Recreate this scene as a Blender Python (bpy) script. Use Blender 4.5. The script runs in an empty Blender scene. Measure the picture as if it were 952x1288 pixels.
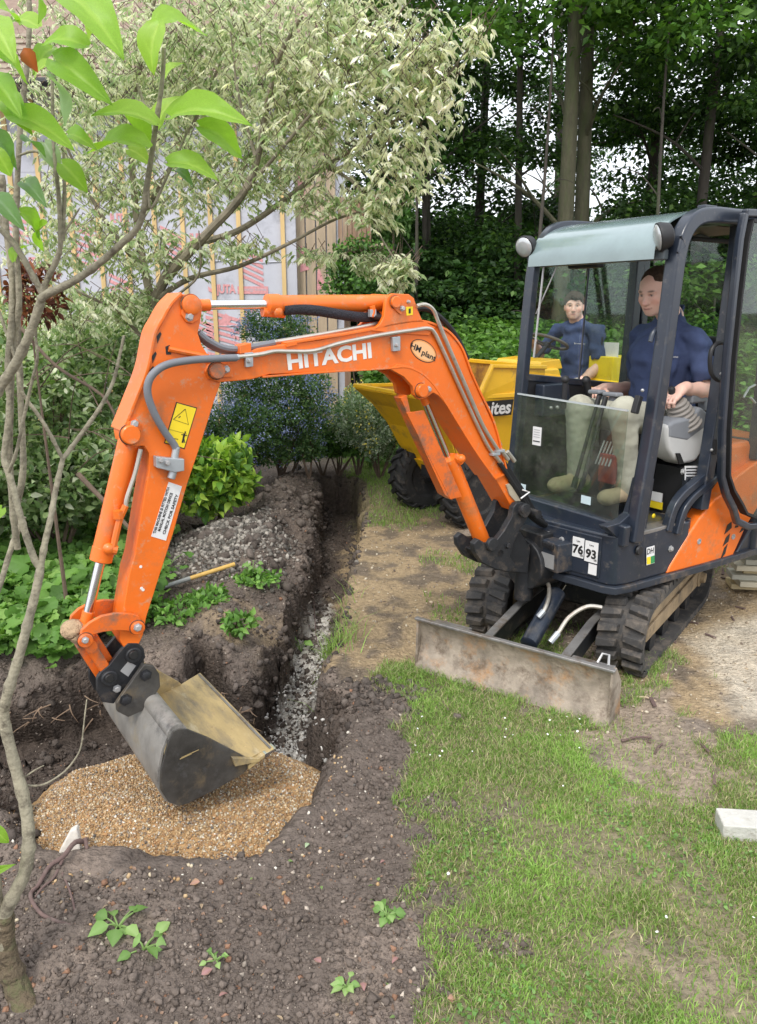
import bpy, bmesh, math, random
import numpy as np
from mathutils import Vector, Matrix
R = random.Random(7)
NR = np.random.RandomState(11)
sc = bpy.context.scene
col = sc.collection
rad = math.radians

# ---------------- camera ----------------
FPX = 960.0
TH = math.atan(254 / 960.0)
CS, SN = math.cos(TH), math.sin(TH)
CAMZ = 1.8
cd = bpy.data.cameras.new('camera')
cam = bpy.data.objects.new('camera', cd)
col.objects.link(cam)
cam.location = (0, 0, CAMZ)
cam.rotation_euler = (math.pi / 2 - TH, 0, 0)
cd.sensor_fit = 'VERTICAL'
cd.sensor_height = 36
cd.lens = FPX / 1288 * 36
cd.clip_start = 0.05
cd.clip_end = 2000
sc.camera = cam

# ---------------- world and sun ----------------
SUN_EL, SUN_ROT = rad(52), rad(200)
w = bpy.data.worlds.new("World")
sc.world = w
w.use_nodes = True
nt = w.node_tree
bgn = nt.nodes['Background']
sky = nt.nodes.new('ShaderNodeTexSky')
sky.sky_type = 'NISHITA'
sky.sun_disc = False
sky.sun_elevation = SUN_EL
sky.sun_rotation = SUN_ROT
sky.air_density = 1.0
sky.dust_density = 5.0
mixn = nt.nodes.new('ShaderNodeMix')
mixn.data_type = 'RGBA'
mixn.inputs[0].default_value = 0.78
mixn.inputs[7].default_value = (10.6, 11.0, 11.6, 1)     # even cloud cover
nt.links.new(sky.outputs[0], mixn.inputs[6])
nt.links.new(mixn.outputs[2], bgn.inputs[0])
bgn.inputs[1].default_value = 0.12
sd = bpy.data.lights.new('sun', 'SUN')
sd.energy = 1.5
sd.angle = rad(14)
sd.color = (1.0, .965, .91)
sun = bpy.data.objects.new('sun', sd)
col.objects.link(sun)
# light comes from behind the camera, a little left, high (cloud-filtered)
sdir = Vector((math.sin(SUN_ROT) * math.cos(SUN_EL), math.cos(SUN_ROT) * math.cos(SUN_EL), math.sin(SUN_EL)))
sun.rotation_euler = sdir.to_track_quat('Z', 'Y').to_euler()
sc.view_settings.view_transform = 'Standard'
sc.view_settings.look = 'None'
sc.view_settings.exposure = 0.55
sc.view_settings.gamma = 1
sc.cycles.max_bounces = 7
sc.cycles.transparent_max_bounces = 12

# ---------------- measuring helpers (photo survey -> metres) ----------------
def ray(px, py):
    r = (px - 476) / FPX
    u = -(py - 644) / FPX
    return (r, CS + u * SN, -SN + u * CS)
def G(px, py, z=0.0):
    d = ray(px, py); t = (z - CAMZ) / d[2]
    return Vector((d[0] * t, d[1] * t, z))
def P3(px, py, Y):
    d = ray(px, py); t = Y / d[1]
    return Vector((d[0] * t, Y, CAMZ + d[2] * t))
def frame(ang, ox, oy):
    f = (math.cos(ang), math.sin(ang)); l = (-f[1], f[0])
    def E(px, py, y):
        d = ray(px, py)
        t = (y + ox * l[0] + oy * l[1]) / (d[0] * l[0] + d[1] * l[1])
        return Vector(((t * d[0] - ox) * f[0] + (t * d[1] - oy) * f[1], y, CAMZ + t * d[2]))
    return E

# ---------------- materials ----------------
MATS = {}
def nd(t, ty, **kw):
    n = t.nodes.new(ty)
    for k, v in kw.items():
        setattr(n, k, v)
    return n
def pbr(name, colr, rough=.5, metal=0.0, var=.12, scale=6.0, bump=.05, bscale=40., dirt=None, attr=None, spec=.5, coat=0.0, sub=None, stretch=None, dirt2=None):
    """procedural principled material: base colour with noise variation, dirt patches and fine relief"""
    if name in MATS: return MATS[name]
    m = bpy.data.materials.new(name); m.use_nodes = True
    t = m.node_tree; b = t.nodes['Principled BSDF']; L = t.links.new
    tc = nd(t, 'ShaderNodeTexCoord')
    src = tc.outputs['Object']
    if stretch:
        mp = nd(t, 'ShaderNodeMapping'); mp.inputs['Scale'].default_value = stretch
        L(src, mp.inputs[0]); src = mp.outputs[0]
    n1 = nd(t, 'ShaderNodeTexNoise'); n1.inputs['Scale'].default_value = scale; n1.inputs['Detail'].default_value = 6
    n1.inputs['Roughness'].default_value = .65
    L(src, n1.inputs['Vector'])
    if attr:
        at = nd(t, 'ShaderNodeAttribute'); at.attribute_name = attr; base = at.outputs['Color']
    else:
        rg = nd(t, 'ShaderNodeRGB'); rg.outputs[0].default_value = (*colr, 1); base = rg.outputs[0]
    mr = nd(t, 'ShaderNodeMapRange'); mr.inputs[1].default_value = .3; mr.inputs[2].default_value = .7
    mr.inputs[3].default_value = 1 - var; mr.inputs[4].default_value = 1 + var
    L(n1.outputs['Fac'], mr.inputs[0])
    mu = nd(t, 'ShaderNodeVectorMath', operation='SCALE'); L(base, mu.inputs[0]); L(mr.outputs[0], mu.inputs['Scale'])
    cur = mu.outputs[0]
    for k, dd in enumerate((dirt, dirt2)):
        if dd:
            dc, da, dsc = dd
            n2 = nd(t, 'ShaderNodeTexNoise'); n2.inputs['Scale'].default_value = dsc; n2.inputs['Detail'].default_value = 9
            n2.inputs['Roughness'].default_value = .72
            mp2 = nd(t, 'ShaderNodeMapping'); mp2.inputs['Location'].default_value = (3.1 + 7 * k, 1.7, 5.3)
            L(src, mp2.inputs[0]); L(mp2.outputs[0], n2.inputs['Vector'])
            m2 = nd(t, 'ShaderNodeMapRange'); m2.inputs[1].default_value = .62 - da * .25; m2.inputs[2].default_value = .78 - da * .2
            L(n2.outputs['Fac'], m2.inputs[0])
            mx = nd(t, 'ShaderNodeMix', data_type='RGBA'); L(m2.outputs[0], mx.inputs[0]); L(cur, mx.inputs[6]); mx.inputs[7].default_value = (*dc, 1)
            cur = mx.outputs[2]
    L(cur, b.inputs['Base Color'])
    rr = nd(t, 'ShaderNodeMapRange'); rr.inputs[3].default_value = max(0.03, rough - .1); rr.inputs[4].default_value = min(1, rough + .15)
    L(n1.outputs['Fac'], rr.inputs[0]); L(rr.outputs[0], b.inputs['Roughness'])
    b.inputs['Metallic'].default_value = metal
    b.inputs['Specular IOR Level'].default_value = spec
    if coat: b.inputs['Coat Weight'].default_value = coat; b.inputs['Coat Roughness'].default_value = .15
    if sub: b.inputs['Subsurface Weight'].default_value = sub; b.inputs['Subsurface Radius'].default_value = (.012, .005, .003); b.inputs['Subsurface Scale'].default_value = 1
    if bump:
        n3 = nd(t, 'ShaderNodeTexNoise'); n3.inputs['Scale'].default_value = bscale; n3.inputs['Detail'].default_value = 5
        L(src, n3.inputs['Vector'])
        bp = nd(t, 'ShaderNodeBump'); bp.inputs['Strength'].default_value = min(1, bump * 3); bp.inputs['Distance'].default_value = bump * .1
        L(n3.outputs['Fac'], bp.inputs['Height']); L(bp.outputs[0], b.inputs['Normal'])
    MATS[name] = m
    return m
def leafmat(name, transl=.35, rough=.45, spec=.4, tint=(1.15, 1.28, .62)):
    if name in MATS: return MATS[name]
    m = bpy.data.materials.new(name); m.use_nodes = True
    t = m.node_tree; b = t.nodes['Principled BSDF']; L = t.links.new
    at = nd(t, 'ShaderNodeAttribute'); at.attribute_name = 'col'
    n1 = nd(t, 'ShaderNodeTexNoise'); n1.inputs['Scale'].default_value = 60
    tc = nd(t, 'ShaderNodeTexCoord'); L(tc.outputs['Object'], n1.inputs['Vector'])
    mr = nd(t, 'ShaderNodeMapRange'); mr.inputs[3].default_value = .8; mr.inputs[4].default_value = 1.2
    L(n1.outputs['Fac'], mr.inputs[0])
    mu = nd(t, 'ShaderNodeVectorMath', operation='SCALE'); L(at.outputs['Color'], mu.inputs[0]); L(mr.outputs[0], mu.inputs['Scale'])
    L(mu.outputs[0], b.inputs['Base Color']); b.inputs['Roughness'].default_value = rough; b.inputs['Specular IOR Level'].default_value = spec
    tr = nd(t, 'ShaderNodeBsdfTranslucent')
    mg = nd(t, 'ShaderNodeVectorMath', operation='MULTIPLY'); L(mu.outputs[0], mg.inputs[0]); mg.inputs[1].default_value = tint
    L(mg.outputs[0], tr.inputs['Color'])
    ms = nd(t, 'ShaderNodeMixShader'); ms.inputs[0].default_value = transl
    L(b.outputs[0], ms.inputs[1]); L(tr.outputs[0], ms.inputs[2])
    L(ms.outputs[0], t.nodes['Material Output'].inputs['Surface'])
    MATS[name] = m
    return m
def glassmat(name, tint=(.8, .86, .84), extra=.04, dust=.0):
    if name in MATS: return MATS[name]
    m = bpy.data.materials.new(name); m.use_nodes = True
    t = m.node_tree; t.nodes.remove(t.nodes['Principled BSDF']); L = t.links.new
    tb = nd(t, 'ShaderNodeBsdfTransparent'); tb.inputs[0].default_value = (*tint, 1)
    gl = nd(t, 'ShaderNodeBsdfGlossy'); gl.inputs['Roughness'].default_value = .03; gl.inputs[0].default_value = (.9, .95, .93, 1)
    lw = nd(t, 'ShaderNodeLayerWeight'); lw.inputs[0].default_value = .5
    pw = nd(t, 'ShaderNodeMath', operation='POWER'); L(lw.outputs['Facing'], pw.inputs[0]); pw.inputs[1].default_value = 4.5
    ad = nd(t, 'ShaderNodeMath', operation='MULTIPLY_ADD'); L(pw.outputs[0], ad.inputs[0]); ad.inputs[1].default_value = .85; ad.inputs[2].default_value = .02 + extra; ad.use_clamp = True
    ms = nd(t, 'ShaderNodeMixShader'); L(ad.outputs[0], ms.inputs[0]); L(tb.outputs[0], ms.inputs[1]); L(gl.outputs[0], ms.inputs[2])
    out = ms.outputs[0]
    if dust:
        df = nd(t, 'ShaderNodeBsdfDiffuse'); df.inputs[0].default_value = (.45, .45, .4, 1)
        tc = nd(t, 'ShaderNodeTexCoord'); n = nd(t, 'ShaderNodeTexNoise'); n.inputs['Scale'].default_value = 7; n.inputs['Detail'].default_value = 8
        L(tc.outputs['Object'], n.inputs['Vector'])
        mr = nd(t, 'ShaderNodeMapRange'); mr.inputs[1].default_value = .4; mr.inputs[2].default_value = .8; mr.inputs[4].default_value = dust * 2
        mr.inputs[3].default_value = dust * .4
        L(n.outputs['Fac'], mr.inputs[0])
        m2 = nd(t, 'ShaderNodeMixShader'); L(mr.outputs[0], m2.inputs[0]); L(out, m2.inputs[1]); L(df.outputs[0], m2.inputs[2]); out = m2.outputs[0]
    L(out, t.nodes['Material Output'].inputs['Surface'])
    MATS[name] = m
    return m

MUD = (.16, .12, .085)
M_or = pbr('orange_paint', (.79, .158, .012), .38, var=.10, scale=3, bump=.012, bscale=90, dirt=((.45, .16, .06), .34, 6), dirt2=((.50, .30, .18), .22, 24), coat=.2)
M_ord = pbr('orange_paint_muddy', (.70, .135, .012), .45, var=.1, scale=5, bump=.03, bscale=60, dirt=(MUD, .55, 9), coat=.15)
M_navy = pbr('charcoal_blue_paint', (.020, .027, .042), .30, var=.25, scale=4, bump=.02, bscale=60, dirt=((.085, .08, .075), .22, 7), dirt2=((.16, .14, .12), .10, 22), coat=.3)
M_navyd = pbr('charcoal_blue_paint_dusty', (.022, .028, .04), .45, var=.2, scale=5, bump=.03, bscale=60, dirt=(MUD, .5, 7))
M_cast = pbr('black_cast_steel', (.022, .023, .026), .48, metal=.2, var=.25, scale=8, bump=.06, bscale=70, dirt=((.12, .095, .075), .35, 10))
M_rub = pbr('track_rubber', (.045, .043, .042), .78, var=.25, scale=9, bump=.08, bscale=60, dirt=((.15, .125, .1), .6, 8))
M_tyre = pbr('tyre_rubber', (.02, .02, .021), .8, var=.25, scale=9, bump=.08, bscale=60, dirt=((.10, .085, .07), .35, 8))
M_blk = pbr('black_plastic', (.016, .016, .018), .5, var=.2, bump=.02)
M_hose = pbr('black_hose', (.012, .012, .013), .6, var=.2, bump=.06, bscale=200)
M_gry = pbr('grey_hose', (.17, .18, .2), .5, var=.12, bump=.04, bscale=150)
M_pipe = pbr('zinc_pipe', (.55, .52, .46), .34, metal=.75, var=.12, scale=10, bump=.01, dirt=((.3, .22, .13), .3, 14))
M_chr = pbr('chrome_rod', (.75, .76, .78), .14, metal=1, var=.05, bump=0)
M_zinc = pbr('zinc_block', (.42, .45, .47), .4, metal=.5, var=.12, bump=.02)
M_stl = pbr('worn_steel', (.30, .29, .28), .42, metal=.6, var=.25, scale=9, bump=.04, bscale=50, dirt=((.17, .12, .08), .5, 7))
M_bkt = pbr('bucket_grey_steel', (.30, .285, .26), .5, metal=.35, var=.3, scale=6, bump=.05, bscale=50, dirt=((.33, .28, .2), .4, 5), dirt2=((.045, .045, .047), .4, 4))
M_bkd = pbr('bucket_dark_steel', (.075, .070, .064), .46, metal=.35, var=.45, scale=7, bump=.06, bscale=50, dirt=((.17, .13, .08), .3, 9), dirt2=((.10, .10, .10), .35, 14))
M_bki = pbr('bucket_inner_ochre', (.40, .30, .14), .5, metal=.15, var=.35, scale=5, bump=.04, bscale=50, dirt=((.16, .14, .11), .6, 5), stretch=(1.6, .35, 1.6), dirt2=((.55, .48, .33), .3, 8))
M_blade = pbr('blade_muddy_steel', (.30, .25, .2), .62, var=.4, scale=9, bump=.12, bscale=45, dirt=((.42, .2, .06), .45, 5), dirt2=((.12, .085, .06), .5, 11))
M_trkf = pbr('track_frame_muddy', (.30, .22, .13), .75, var=.3, scale=7, bump=.1, dirt=((.1, .08, .06), .4, 9))
M_yel = pbr('yellow_paint', (.83, .47, .015), .38, var=.08, scale=4, bump=.02, dirt=((.35, .2, .06), .22, 6), coat=.3)
M_yelr = pbr('yellow_paint_rusty', (.6, .33, .04), .6, var=.2, scale=4, bump=.06, dirt=((.22, .1, .035), .75, 5), dirt2=((.16, .13, .1), .35, 9))
M_whs = pbr('white_label', (.72, .72, .72), .45, var=.05, bump=0)
M_wht = pbr('white_lettering', (.74, .73, .7), .45, var=.06, bump=0)
M_inkk = pbr('black_print', (.015, .015, .015), .5, var=.05, bump=0)
M_yls = pbr('yellow_label', (.83, .62, .02), .45, var=.06, bump=0)
M_grs = pbr('silver_plate', (.42, .42, .42), .4, metal=.4, var=.15, bump=.02)
M_seat = pbr('seat_vinyl', (.014, .014, .016), .6, var=.2, bump=.04)
M_lg = pbr('light_grey_plastic', (.5, .5, .49), .45, var=.05, bump=.01, dirt=((.3, .28, .25), .12, 6))
M_mg = pbr('mid_grey_plastic', (.2, .21, .23), .5, var=.08, bump=.02)
M_bel = pbr('grey_bellows_rubber', (.23, .21, .19), .6, var=.1, bump=.03)
M_red = pbr('red_plastic', (.6, .03, .02), .4, var=.08, bump=0)
M_roof = pbr('teal_tinted_visor', (.2, .27, .275), .1, var=.12, scale=5, bump=.01, spec=.8, coat=.8)
M_lens = pbr('lamp_lens', (.5, .52, .53), .15, metal=.3, var=.1, bump=.03, bscale=120, coat=.6)
M_glass = glassmat('window_glass', (.90, .94, .92), .02, .02)
M_glassd = glassmat('lower_window_glass', (.80, .85, .81), .05, .05)
M_skin = pbr('skin', (.6, .33, .25), .5, var=.06, bump=.01, attr='col', sub=.15)
M_shirt = pbr('navy_tshirt_cotton', (.055, .075, .155), .88, var=.2, scale=12, bump=.05, bscale=300, spec=.2)
M_trs = pbr('khaki_trousers', (.44, .43, .35), .85, var=.12, scale=10, bump=.05, bscale=250, spec=.2, dirt=((.30, .28, .22), .3, 6))
M_boot = pbr('tan_suede_boot', (.46, .36, .23), .8, var=.2, bump=.06, dirt=((.3, .23, .15), .3, 8))
M_hair = pbr('brown_hair', (.085, .055, .038), .75, spec=.15, var=.4, scale=40, bump=.3, bscale=220, stretch=(1, 1, .3))
M_eye = pbr('eye_dark', (.02, .015, .012), .2, var=0, bump=0)

# ---------------- mesh builder ----------------
def frames(pts):
    n = len(pts); out = []
    prev = None
    for i in range(n):
        a = pts[max(i - 1, 0)]; b = pts[min(i + 1, n - 1)]
        t = (b - a)
        t = t.normalized() if t.length > 1e-9 else Vector((0, 0, 1))
        if prev is None:
            u = t.orthogonal().normalized()
        else:
            u = prev - t * prev.dot(t)
            u = u.normalized() if u.length > 1e-6 else t.orthogonal().normalized()
        prev = u
        out.append((t, u, t.cross(u)))
    return out
def smoothpath(pts, n=6):
    """Catmull-Rom through the given points"""
    p = [Vector(q) for q in pts]
    if len(p) < 3: return p
    out = []
    for i in range(len(p) - 1):
        p0 = p[max(i - 1, 0)]; p1 = p[i]; p2 = p[i + 1]; p3 = p[min(i + 2, len(p) - 1)]
        for k in range(n):
            t = k / n
            out.append(.5 * ((2 * p1) + (p2 - p0) * t + (2 * p0 - 5 * p1 + 4 * p2 - p3) * t * t + (3 * p1 - p0 - 3 * p2 + p3) * t ** 3))
    out.append(p[-1])
    return out
class MB:
    def __init__(s): s.v = []; s.f = []
    def add(s, vs, fs):
        o = len(s.v); s.v += [tuple(x) for x in vs]; s.f += [tuple(i + o for i in f) for f in fs]; return s
    def box(s, c, sz, rot=None):
        c = Vector(c); h = [q / 2 for q in sz]; m = rot or Matrix.Identity(3)
        vs = [c + m @ Vector((sx * h[0], sy * h[1], sz_ * h[2])) for sz_ in (-1, 1) for sy in (-1, 1) for sx in (-1, 1)]
        return s.add(vs, [(0, 2, 3, 1), (4, 5, 7, 6), (0, 1, 5, 4), (2, 6, 7, 3), (0, 4, 6, 2), (1, 3, 7, 5)])
    def prism(s, poly, y0, y1):
        """poly of (x,z) pairs or vectors (uses x,z) extruded along y"""
        n = len(poly)
        P = [(q[0], q[-1]) for q in poly]
        vs = [(x, y0, z) for x, z in P] + [(x, y1, z) for x, z in P]
        ar = sum(P[i][0] * P[(i + 1) % n][1] - P[(i + 1) % n][0] * P[i][1] for i in range(n))
        fs = [tuple(range(n)), tuple(range(2 * n - 1, n - 1, -1))]
        fs += [(i, i + n, (i + 1) % n + n, (i + 1) % n) for i in range(n)]
        if ar < 0: fs = [f[::-1] for f in fs]
        if y1 < y0: fs = [f[::-1] for f in fs]
        return s.add(vs, fs)
    def prismz(s, poly, z0, z1):
        n = len(poly)
        vs = [(p[0], p[1], z0) for p in poly] + [(p[0], p[1], z1) for p in poly]
        ar = sum(poly[i][0] * poly[(i + 1) % n][1] - poly[(i + 1) % n][0] * poly[i][1] for i in range(n))
        fs = [tuple(range(n - 1, -1, -1)), tuple(range(n, 2 * n))] + [(i, (i + 1) % n, (i + 1) % n + n, i + n) for i in range(n)]
        if ar < 0: fs = [f[::-1] for f in fs]
        return s.add(vs, fs)
    def tube(s, pts, r, seg=10, cap=True, sq=None):
        pts = [Vector(p) for p in pts]; n = len(pts)
        rs = r if isinstance(r, (list, tuple)) else [r] * n
        if len(rs) != n: rs = [rs[0] + (rs[-1] - rs[0]) * i / (n - 1) for i in range(n)]
        fr = frames(pts); vs = []
        for p, q, (t, u, b) in zip(pts, rs, fr):
            for k in range(seg):
                a = 2 * math.pi * k / seg
                vs.append(p + (u * math.cos(a) + b * math.sin(a)) * q)
        fs = []
        for i in range(n - 1):
            for k in range(seg):
                k2 = (k + 1) % seg
                fs.append((i * seg + k, i * seg + k2, (i + 1) * seg + k2, (i + 1) * seg + k))
        if cap:
            fs.append(tuple(range(seg - 1, -1, -1))); fs.append(tuple((n - 1) * seg + k for k in range(seg)))
        return s.add(vs, fs)
    def strip(s, pts, wd, ht, up=(0, 0, 1)):
        """rectangular bar swept along points: wd across, ht along 'up'"""
        pts = [Vector(p) for p in pts]; n = len(pts); vs = []
        U = Vector(up)
        for i, p in enumerate(pts):
            t = (pts[min(i + 1, n - 1)] - pts[max(i - 1, 0)]).normalized()
            sd_ = t.cross(U).normalized(); uu = sd_.cross(t).normalized()
            for a, b in ((-1, -1), (1, -1), (1, 1), (-1, 1)):
                vs.append(p + sd_ * a * wd / 2 + uu * b * ht / 2)
        fs = []
        for i in range(n - 1):
            for k in range(4):
                k2 = (k + 1) % 4
                fs.append((i * 4 + k, i * 4 + k2, (i + 1) * 4 + k2, (i + 1) * 4 + k))
        fs.append((3, 2, 1, 0)); fs.append(tuple((n - 1) * 4 + k for k in range(4)))
        return s.add(vs, fs)
    def cyl(s, a, b, r, seg=20): return s.tube([a, b], r, seg)
    def ycyl(s, c, r, y0, y1, seg=20): return s.tube([(c[0], y0, c[-1]), (c[0], y1, c[-1])], r, seg)
    def ball(s, c, r, seg=12, rings=8, sc3=(1, 1, 1)):
        vs = []; fs = []
        for i in range(rings + 1):
            th = math.pi * i / rings
            for k in range(seg):
                a = 2 * math.pi * k / seg
                vs.append((c[0] + r * sc3[0] * math.sin(th) * math.cos(a), c[1] + r * sc3[1] * math.sin(th) * math.sin(a), c[2] + r * sc3[2] * math.cos(th)))
        for i in range(rings):
            for k in range(seg):
                k2 = (k + 1) % seg
                fs.append((i * seg + k, (i + 1) * seg + k, (i + 1) * seg + k2, i * seg + k2))
        return s.add(vs, fs)
    def lathe(s, prof, o, ax, seg=24, close=False):
        """prof: (r, h) pairs along axis ax from o"""
        o = Vector(o); ax = Vector(ax).normalized(); u = ax.orthogonal().normalized(); b = ax.cross(u); vs = []; fs = []
        for r, h in prof:
            for k in range(seg):
                a = 2 * math.pi * k / seg
                vs.append(o + ax * h + (u * math.cos(a) + b * math.sin(a)) * r)
        n = len(prof)
        for i in range(n - 1):
            for k in range(seg):
                k2 = (k + 1) % seg
                fs.append((i * seg + k, i * seg + k2, (i + 1) * seg + k2, (i + 1) * seg + k))
        fs.append(tuple(range(seg - 1, -1, -1))); fs.append(tuple((n - 1) * seg + k for k in range(seg)))
        return s.add(vs, fs)
    def build(s, name, mat, parent=None, bevel=0, smooth=35, M=None, label=None):
        me = bpy.data.meshes.new(name)
        vs = s.v if M is None else [tuple(M @ Vector(q)) for q in s.v]
        me.from_pydata(vs, [], s.f)
        me.materials.append(mat)
        bm = bmesh.new(); bm.from_mesh(me)
        bmesh.ops.recalc_face_normals(bm, faces=bm.faces)
        bm.to_mesh(me); bm.free()
        if smooth:
            me.polygons.foreach_set('use_smooth', [True] * len(me.polygons))
            me.set_sharp_from_angle(angle=rad(smooth))
        ob = bpy.data.objects.new(name, me); col.objects.link(ob)
        if bevel:
            bv = ob.modifiers.new('bevel', 'BEVEL'); bv.width = bevel; bv.segments = 2; bv.limit_method = 'ANGLE'; bv.angle_limit = rad(35)
            bv.harden_normals = True
        if parent: ob.parent = parent
        if label: ob['label'] = label
        return ob
def tag(o, label=None, cat=None, group=None, kind=None):
    if label: o['label'] = label
    if cat: o['category'] = cat
    if group: o['group'] = group
    if kind: o['kind'] = kind
    return o
def empty(name, loc, rz, label, cat, group=None):
    o = bpy.data.objects.new(name, None); col.objects.link(o)
    o.location = loc; o.rotation_euler = (0, 0, rz); o.empty_display_size = .2
    return tag(o, label, cat, group)
FONT_CACHE = {}
def text_obj(name, s, size, mat, parent, M, bold=.0, ext=.0006, align='CENTER', width=None, shear=0):
    cu = bpy.data.curves.new('t', 'FONT'); cu.body = s; cu.size = size; cu.align_x = align; cu.align_y = 'CENTER'
    cu.extrude = ext; cu.offset = bold; cu.shear = shear; cu.resolution_u = 3
    to = bpy.data.objects.new('t', cu); col.objects.link(to)
    dg = bpy.context.evaluated_depsgraph_get()
    me = bpy.data.meshes.new_from_object(to.evaluated_get(dg))
    bpy.data.objects.remove(to)
    if width:
        xs = [v.co.x for v in me.vertices]; k = width / max(1e-6, max(xs) - min(xs)); cx = (max(xs) + min(xs)) / 2
        for v in me.vertices: v.co.x = (v.co.x - (cx if align == 'CENTER' else min(xs))) * k
    me.transform(M); me.materials.clear(); me.materials.append(mat)
    o = bpy.data.objects.new(name, me); col.objects.link(o); o.parent = parent
    return o
def plane_matrix(o, x, nrm):
    """4x4 placing a local XY page at o with page-right x and outward normal nrm"""
    x = Vector(x).normalized(); n = Vector(nrm).normalized(); y = n.cross(x).normalized(); x = y.cross(n)
    m = Matrix.Identity(4)
    for i in range(3): m[i][0] = x[i]; m[i][1] = y[i]; m[i][2] = n[i]; m[i][3] = o[i]
    return m
def npmesh(name, V, F, mat, cols=None, smooth=False, parent=None):
    """V (n,3), F (m,k) with constant k"""
    me = bpy.data.meshes.new(name)
    n, m, k = len(V), len(F), F.shape[1]
    me.vertices.add(n); me.vertices.foreach_set('co', np.ascontiguousarray(V, dtype=np.float32).ravel())
    me.loops.add(m * k); me.loops.foreach_set('vertex_index', np.ascontiguousarray(F, dtype=np.int32).ravel())
    me.polygons.add(m)
    me.polygons.foreach_set('loop_start', np.arange(0, m * k, k, dtype=np.int32))
    me.polygons.foreach_set('loop_total', np.full(m, k, dtype=np.int32))
    if smooth: me.polygons.foreach_set('use_smooth', np.ones(m, dtype=bool))
    me.update(calc_edges=True)
    if cols is not None:
        a = me.color_attributes.new('col', 'FLOAT_COLOR', 'POINT')
        c4 = np.ones((n, 4), dtype=np.float32); c4[:, :3] = cols
        a.data.foreach_set('color', c4.ravel())
    me.materials.append(mat)
    o = bpy.data.objects.new(name, me); col.objects.link(o)
    if parent: o.parent = parent
    return o
# ---- lattice noise, numpy ----
_LT = np.random.RandomState(5).rand(256, 256)
_LT3 = np.random.RandomState(6).rand(64, 64, 64)
def vn(x, y, s=1.0, seed=0):
    x = np.asarray(x) * s + seed * 17.3 + 1000; y = np.asarray(y) * s + seed * 9.1 + 1000
    i = np.floor(x).astype(int); j = np.floor(y).astype(int); fx = x - i; fy = y - j
    fx = fx * fx * (3 - 2 * fx); fy = fy * fy * (3 - 2 * fy)
    a = _LT[i % 256, j % 256]; b = _LT[(i + 1) % 256, j % 256]; c = _LT[i % 256, (j + 1) % 256]; d = _LT[(i + 1) % 256, (j + 1) % 256]
    return (a * (1 - fx) + b * fx) * (1 - fy) + (c * (1 - fx) + d * fx) * fy
def fbm(x, y, s=1.0, o=4, seed=0, g=.5):
    t = 0; a = 1; n = 0
    for k in range(o):
        t = t + a * vn(x, y, s * 2 ** k, seed + k); n += a; a *= g
    return t / n - .5
def vn3(P, s, seed=0):
    q = P * s + 500 + seed * 7.7
    i = np.floor(q).astype(int); f = q - i; f = f * f * (3 - 2 * f); i %= 64; j = (i + 1) % 64
    def g(a, b, c): return _LT3[a, b, c]
    x0, y0, z0 = i[..., 0], i[..., 1], i[..., 2]; x1, y1, z1 = j[..., 0], j[..., 1], j[..., 2]
    fx, fy, fz = f[..., 0], f[..., 1], f[..., 2]
    c00 = g(x0, y0, z0) * (1 - fx) + g(x1, y0, z0) * fx; c10 = g(x0, y1, z0) * (1 - fx) + g(x1, y1, z0) * fx
    c01 = g(x0, y0, z1) * (1 - fx) + g(x1, y0, z1) * fx; c11 = g(x0, y1, z1) * (1 - fx) + g(x1, y1, z1) * fx
    return (c00 * (1 - fy) + c10 * fy) * (1 - fz) + (c01 * (1 - fy) + c11 * fy) * fz - .5
def inpoly(x, y, poly):
    ins = np.zeros(x.shape, bool); n = len(poly)
    for i in range(n):
        x1, y1 = poly[i]; x2, y2 = poly[(i + 1) % n]
        c = ((y1 > y) != (y2 > y)) & (x < (x2 - x1) * (y - y1) / (y2 - y1 + 1e-12) + x1)
        ins ^= c
    return ins
def sdpoly(x, y, poly):
    """signed distance, positive inside"""
    d = np.full(x.shape, 1e9); n = len(poly)
    for i in range(n):
        x1, y1 = poly[i]; x2, y2 = poly[(i + 1) % n]
        ex, ey = x2 - x1, y2 - y1; L2 = ex * ex + ey * ey + 1e-12
        t = np.clip(((x - x1) * ex + (y - y1) * ey) / L2, 0, 1)
        d = np.minimum(d, np.hypot(x - x1 - t * ex, y - y1 - t * ey))
    return np.where(inpoly(x, y, poly), d, -d)
def sst(a, b, x):
    t = np.clip((x - a) / (b - a), 0, 1); return t * t * (3 - 2 * t)
def gpoly(pts, z=0): return [tuple(G(px, py, z)[:2]) for px, py in pts]
# ================= GROUND =================
PIT = gpoly([(-260, 950), (-60, 962), (5, 985), (28, 1030), (48, 1072), (70, 1084), (120, 1084), (240, 1086), (330, 1066), (385, 1022), (402, 985), (428, 950), (434, 905), (418, 878),
             (403, 856), (410, 830), (425, 775), (440, 720), (448, 680), (458, 640), (454, 612), (444, 603), (404, 603), (404, 625), (400, 665), (386, 700), (370, 750),
             (346, 800), (316, 845), (290, 845), (255, 815), (225, 850), (170, 838), (110, 828), (50, 842), (-20, 852), (-260, 850)])
GRASS = gpoly([(492, 852), (520, 838), (610, 878), (690, 905), (765, 922), (800, 900), (850, 905), (885, 925), (960, 935), (1200, 960), (1300, 1400), (565, 1400), (548, 1250),
               (530, 1180), (520, 1100), (510, 1020), (500, 960), (508, 900)])
SAND = gpoly([(430, 640), (470, 612), (560, 650), (620, 740), (560, 830), (490, 860), (440, 850), (410, 830)])
SANDR = gpoly([(800, 780), (1000, 700), (1300, 760), (1250, 960), (900, 930), (780, 870)])
BARE = gpoly([(690, 905), (800, 880), (900, 915), (960, 1000), (870, 1010), (800, 1000), (730, 960)])
BARE2 = gpoly([(720, 1180), (860, 1170), (960, 1200), (980, 1300), (800, 1270)])
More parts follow.
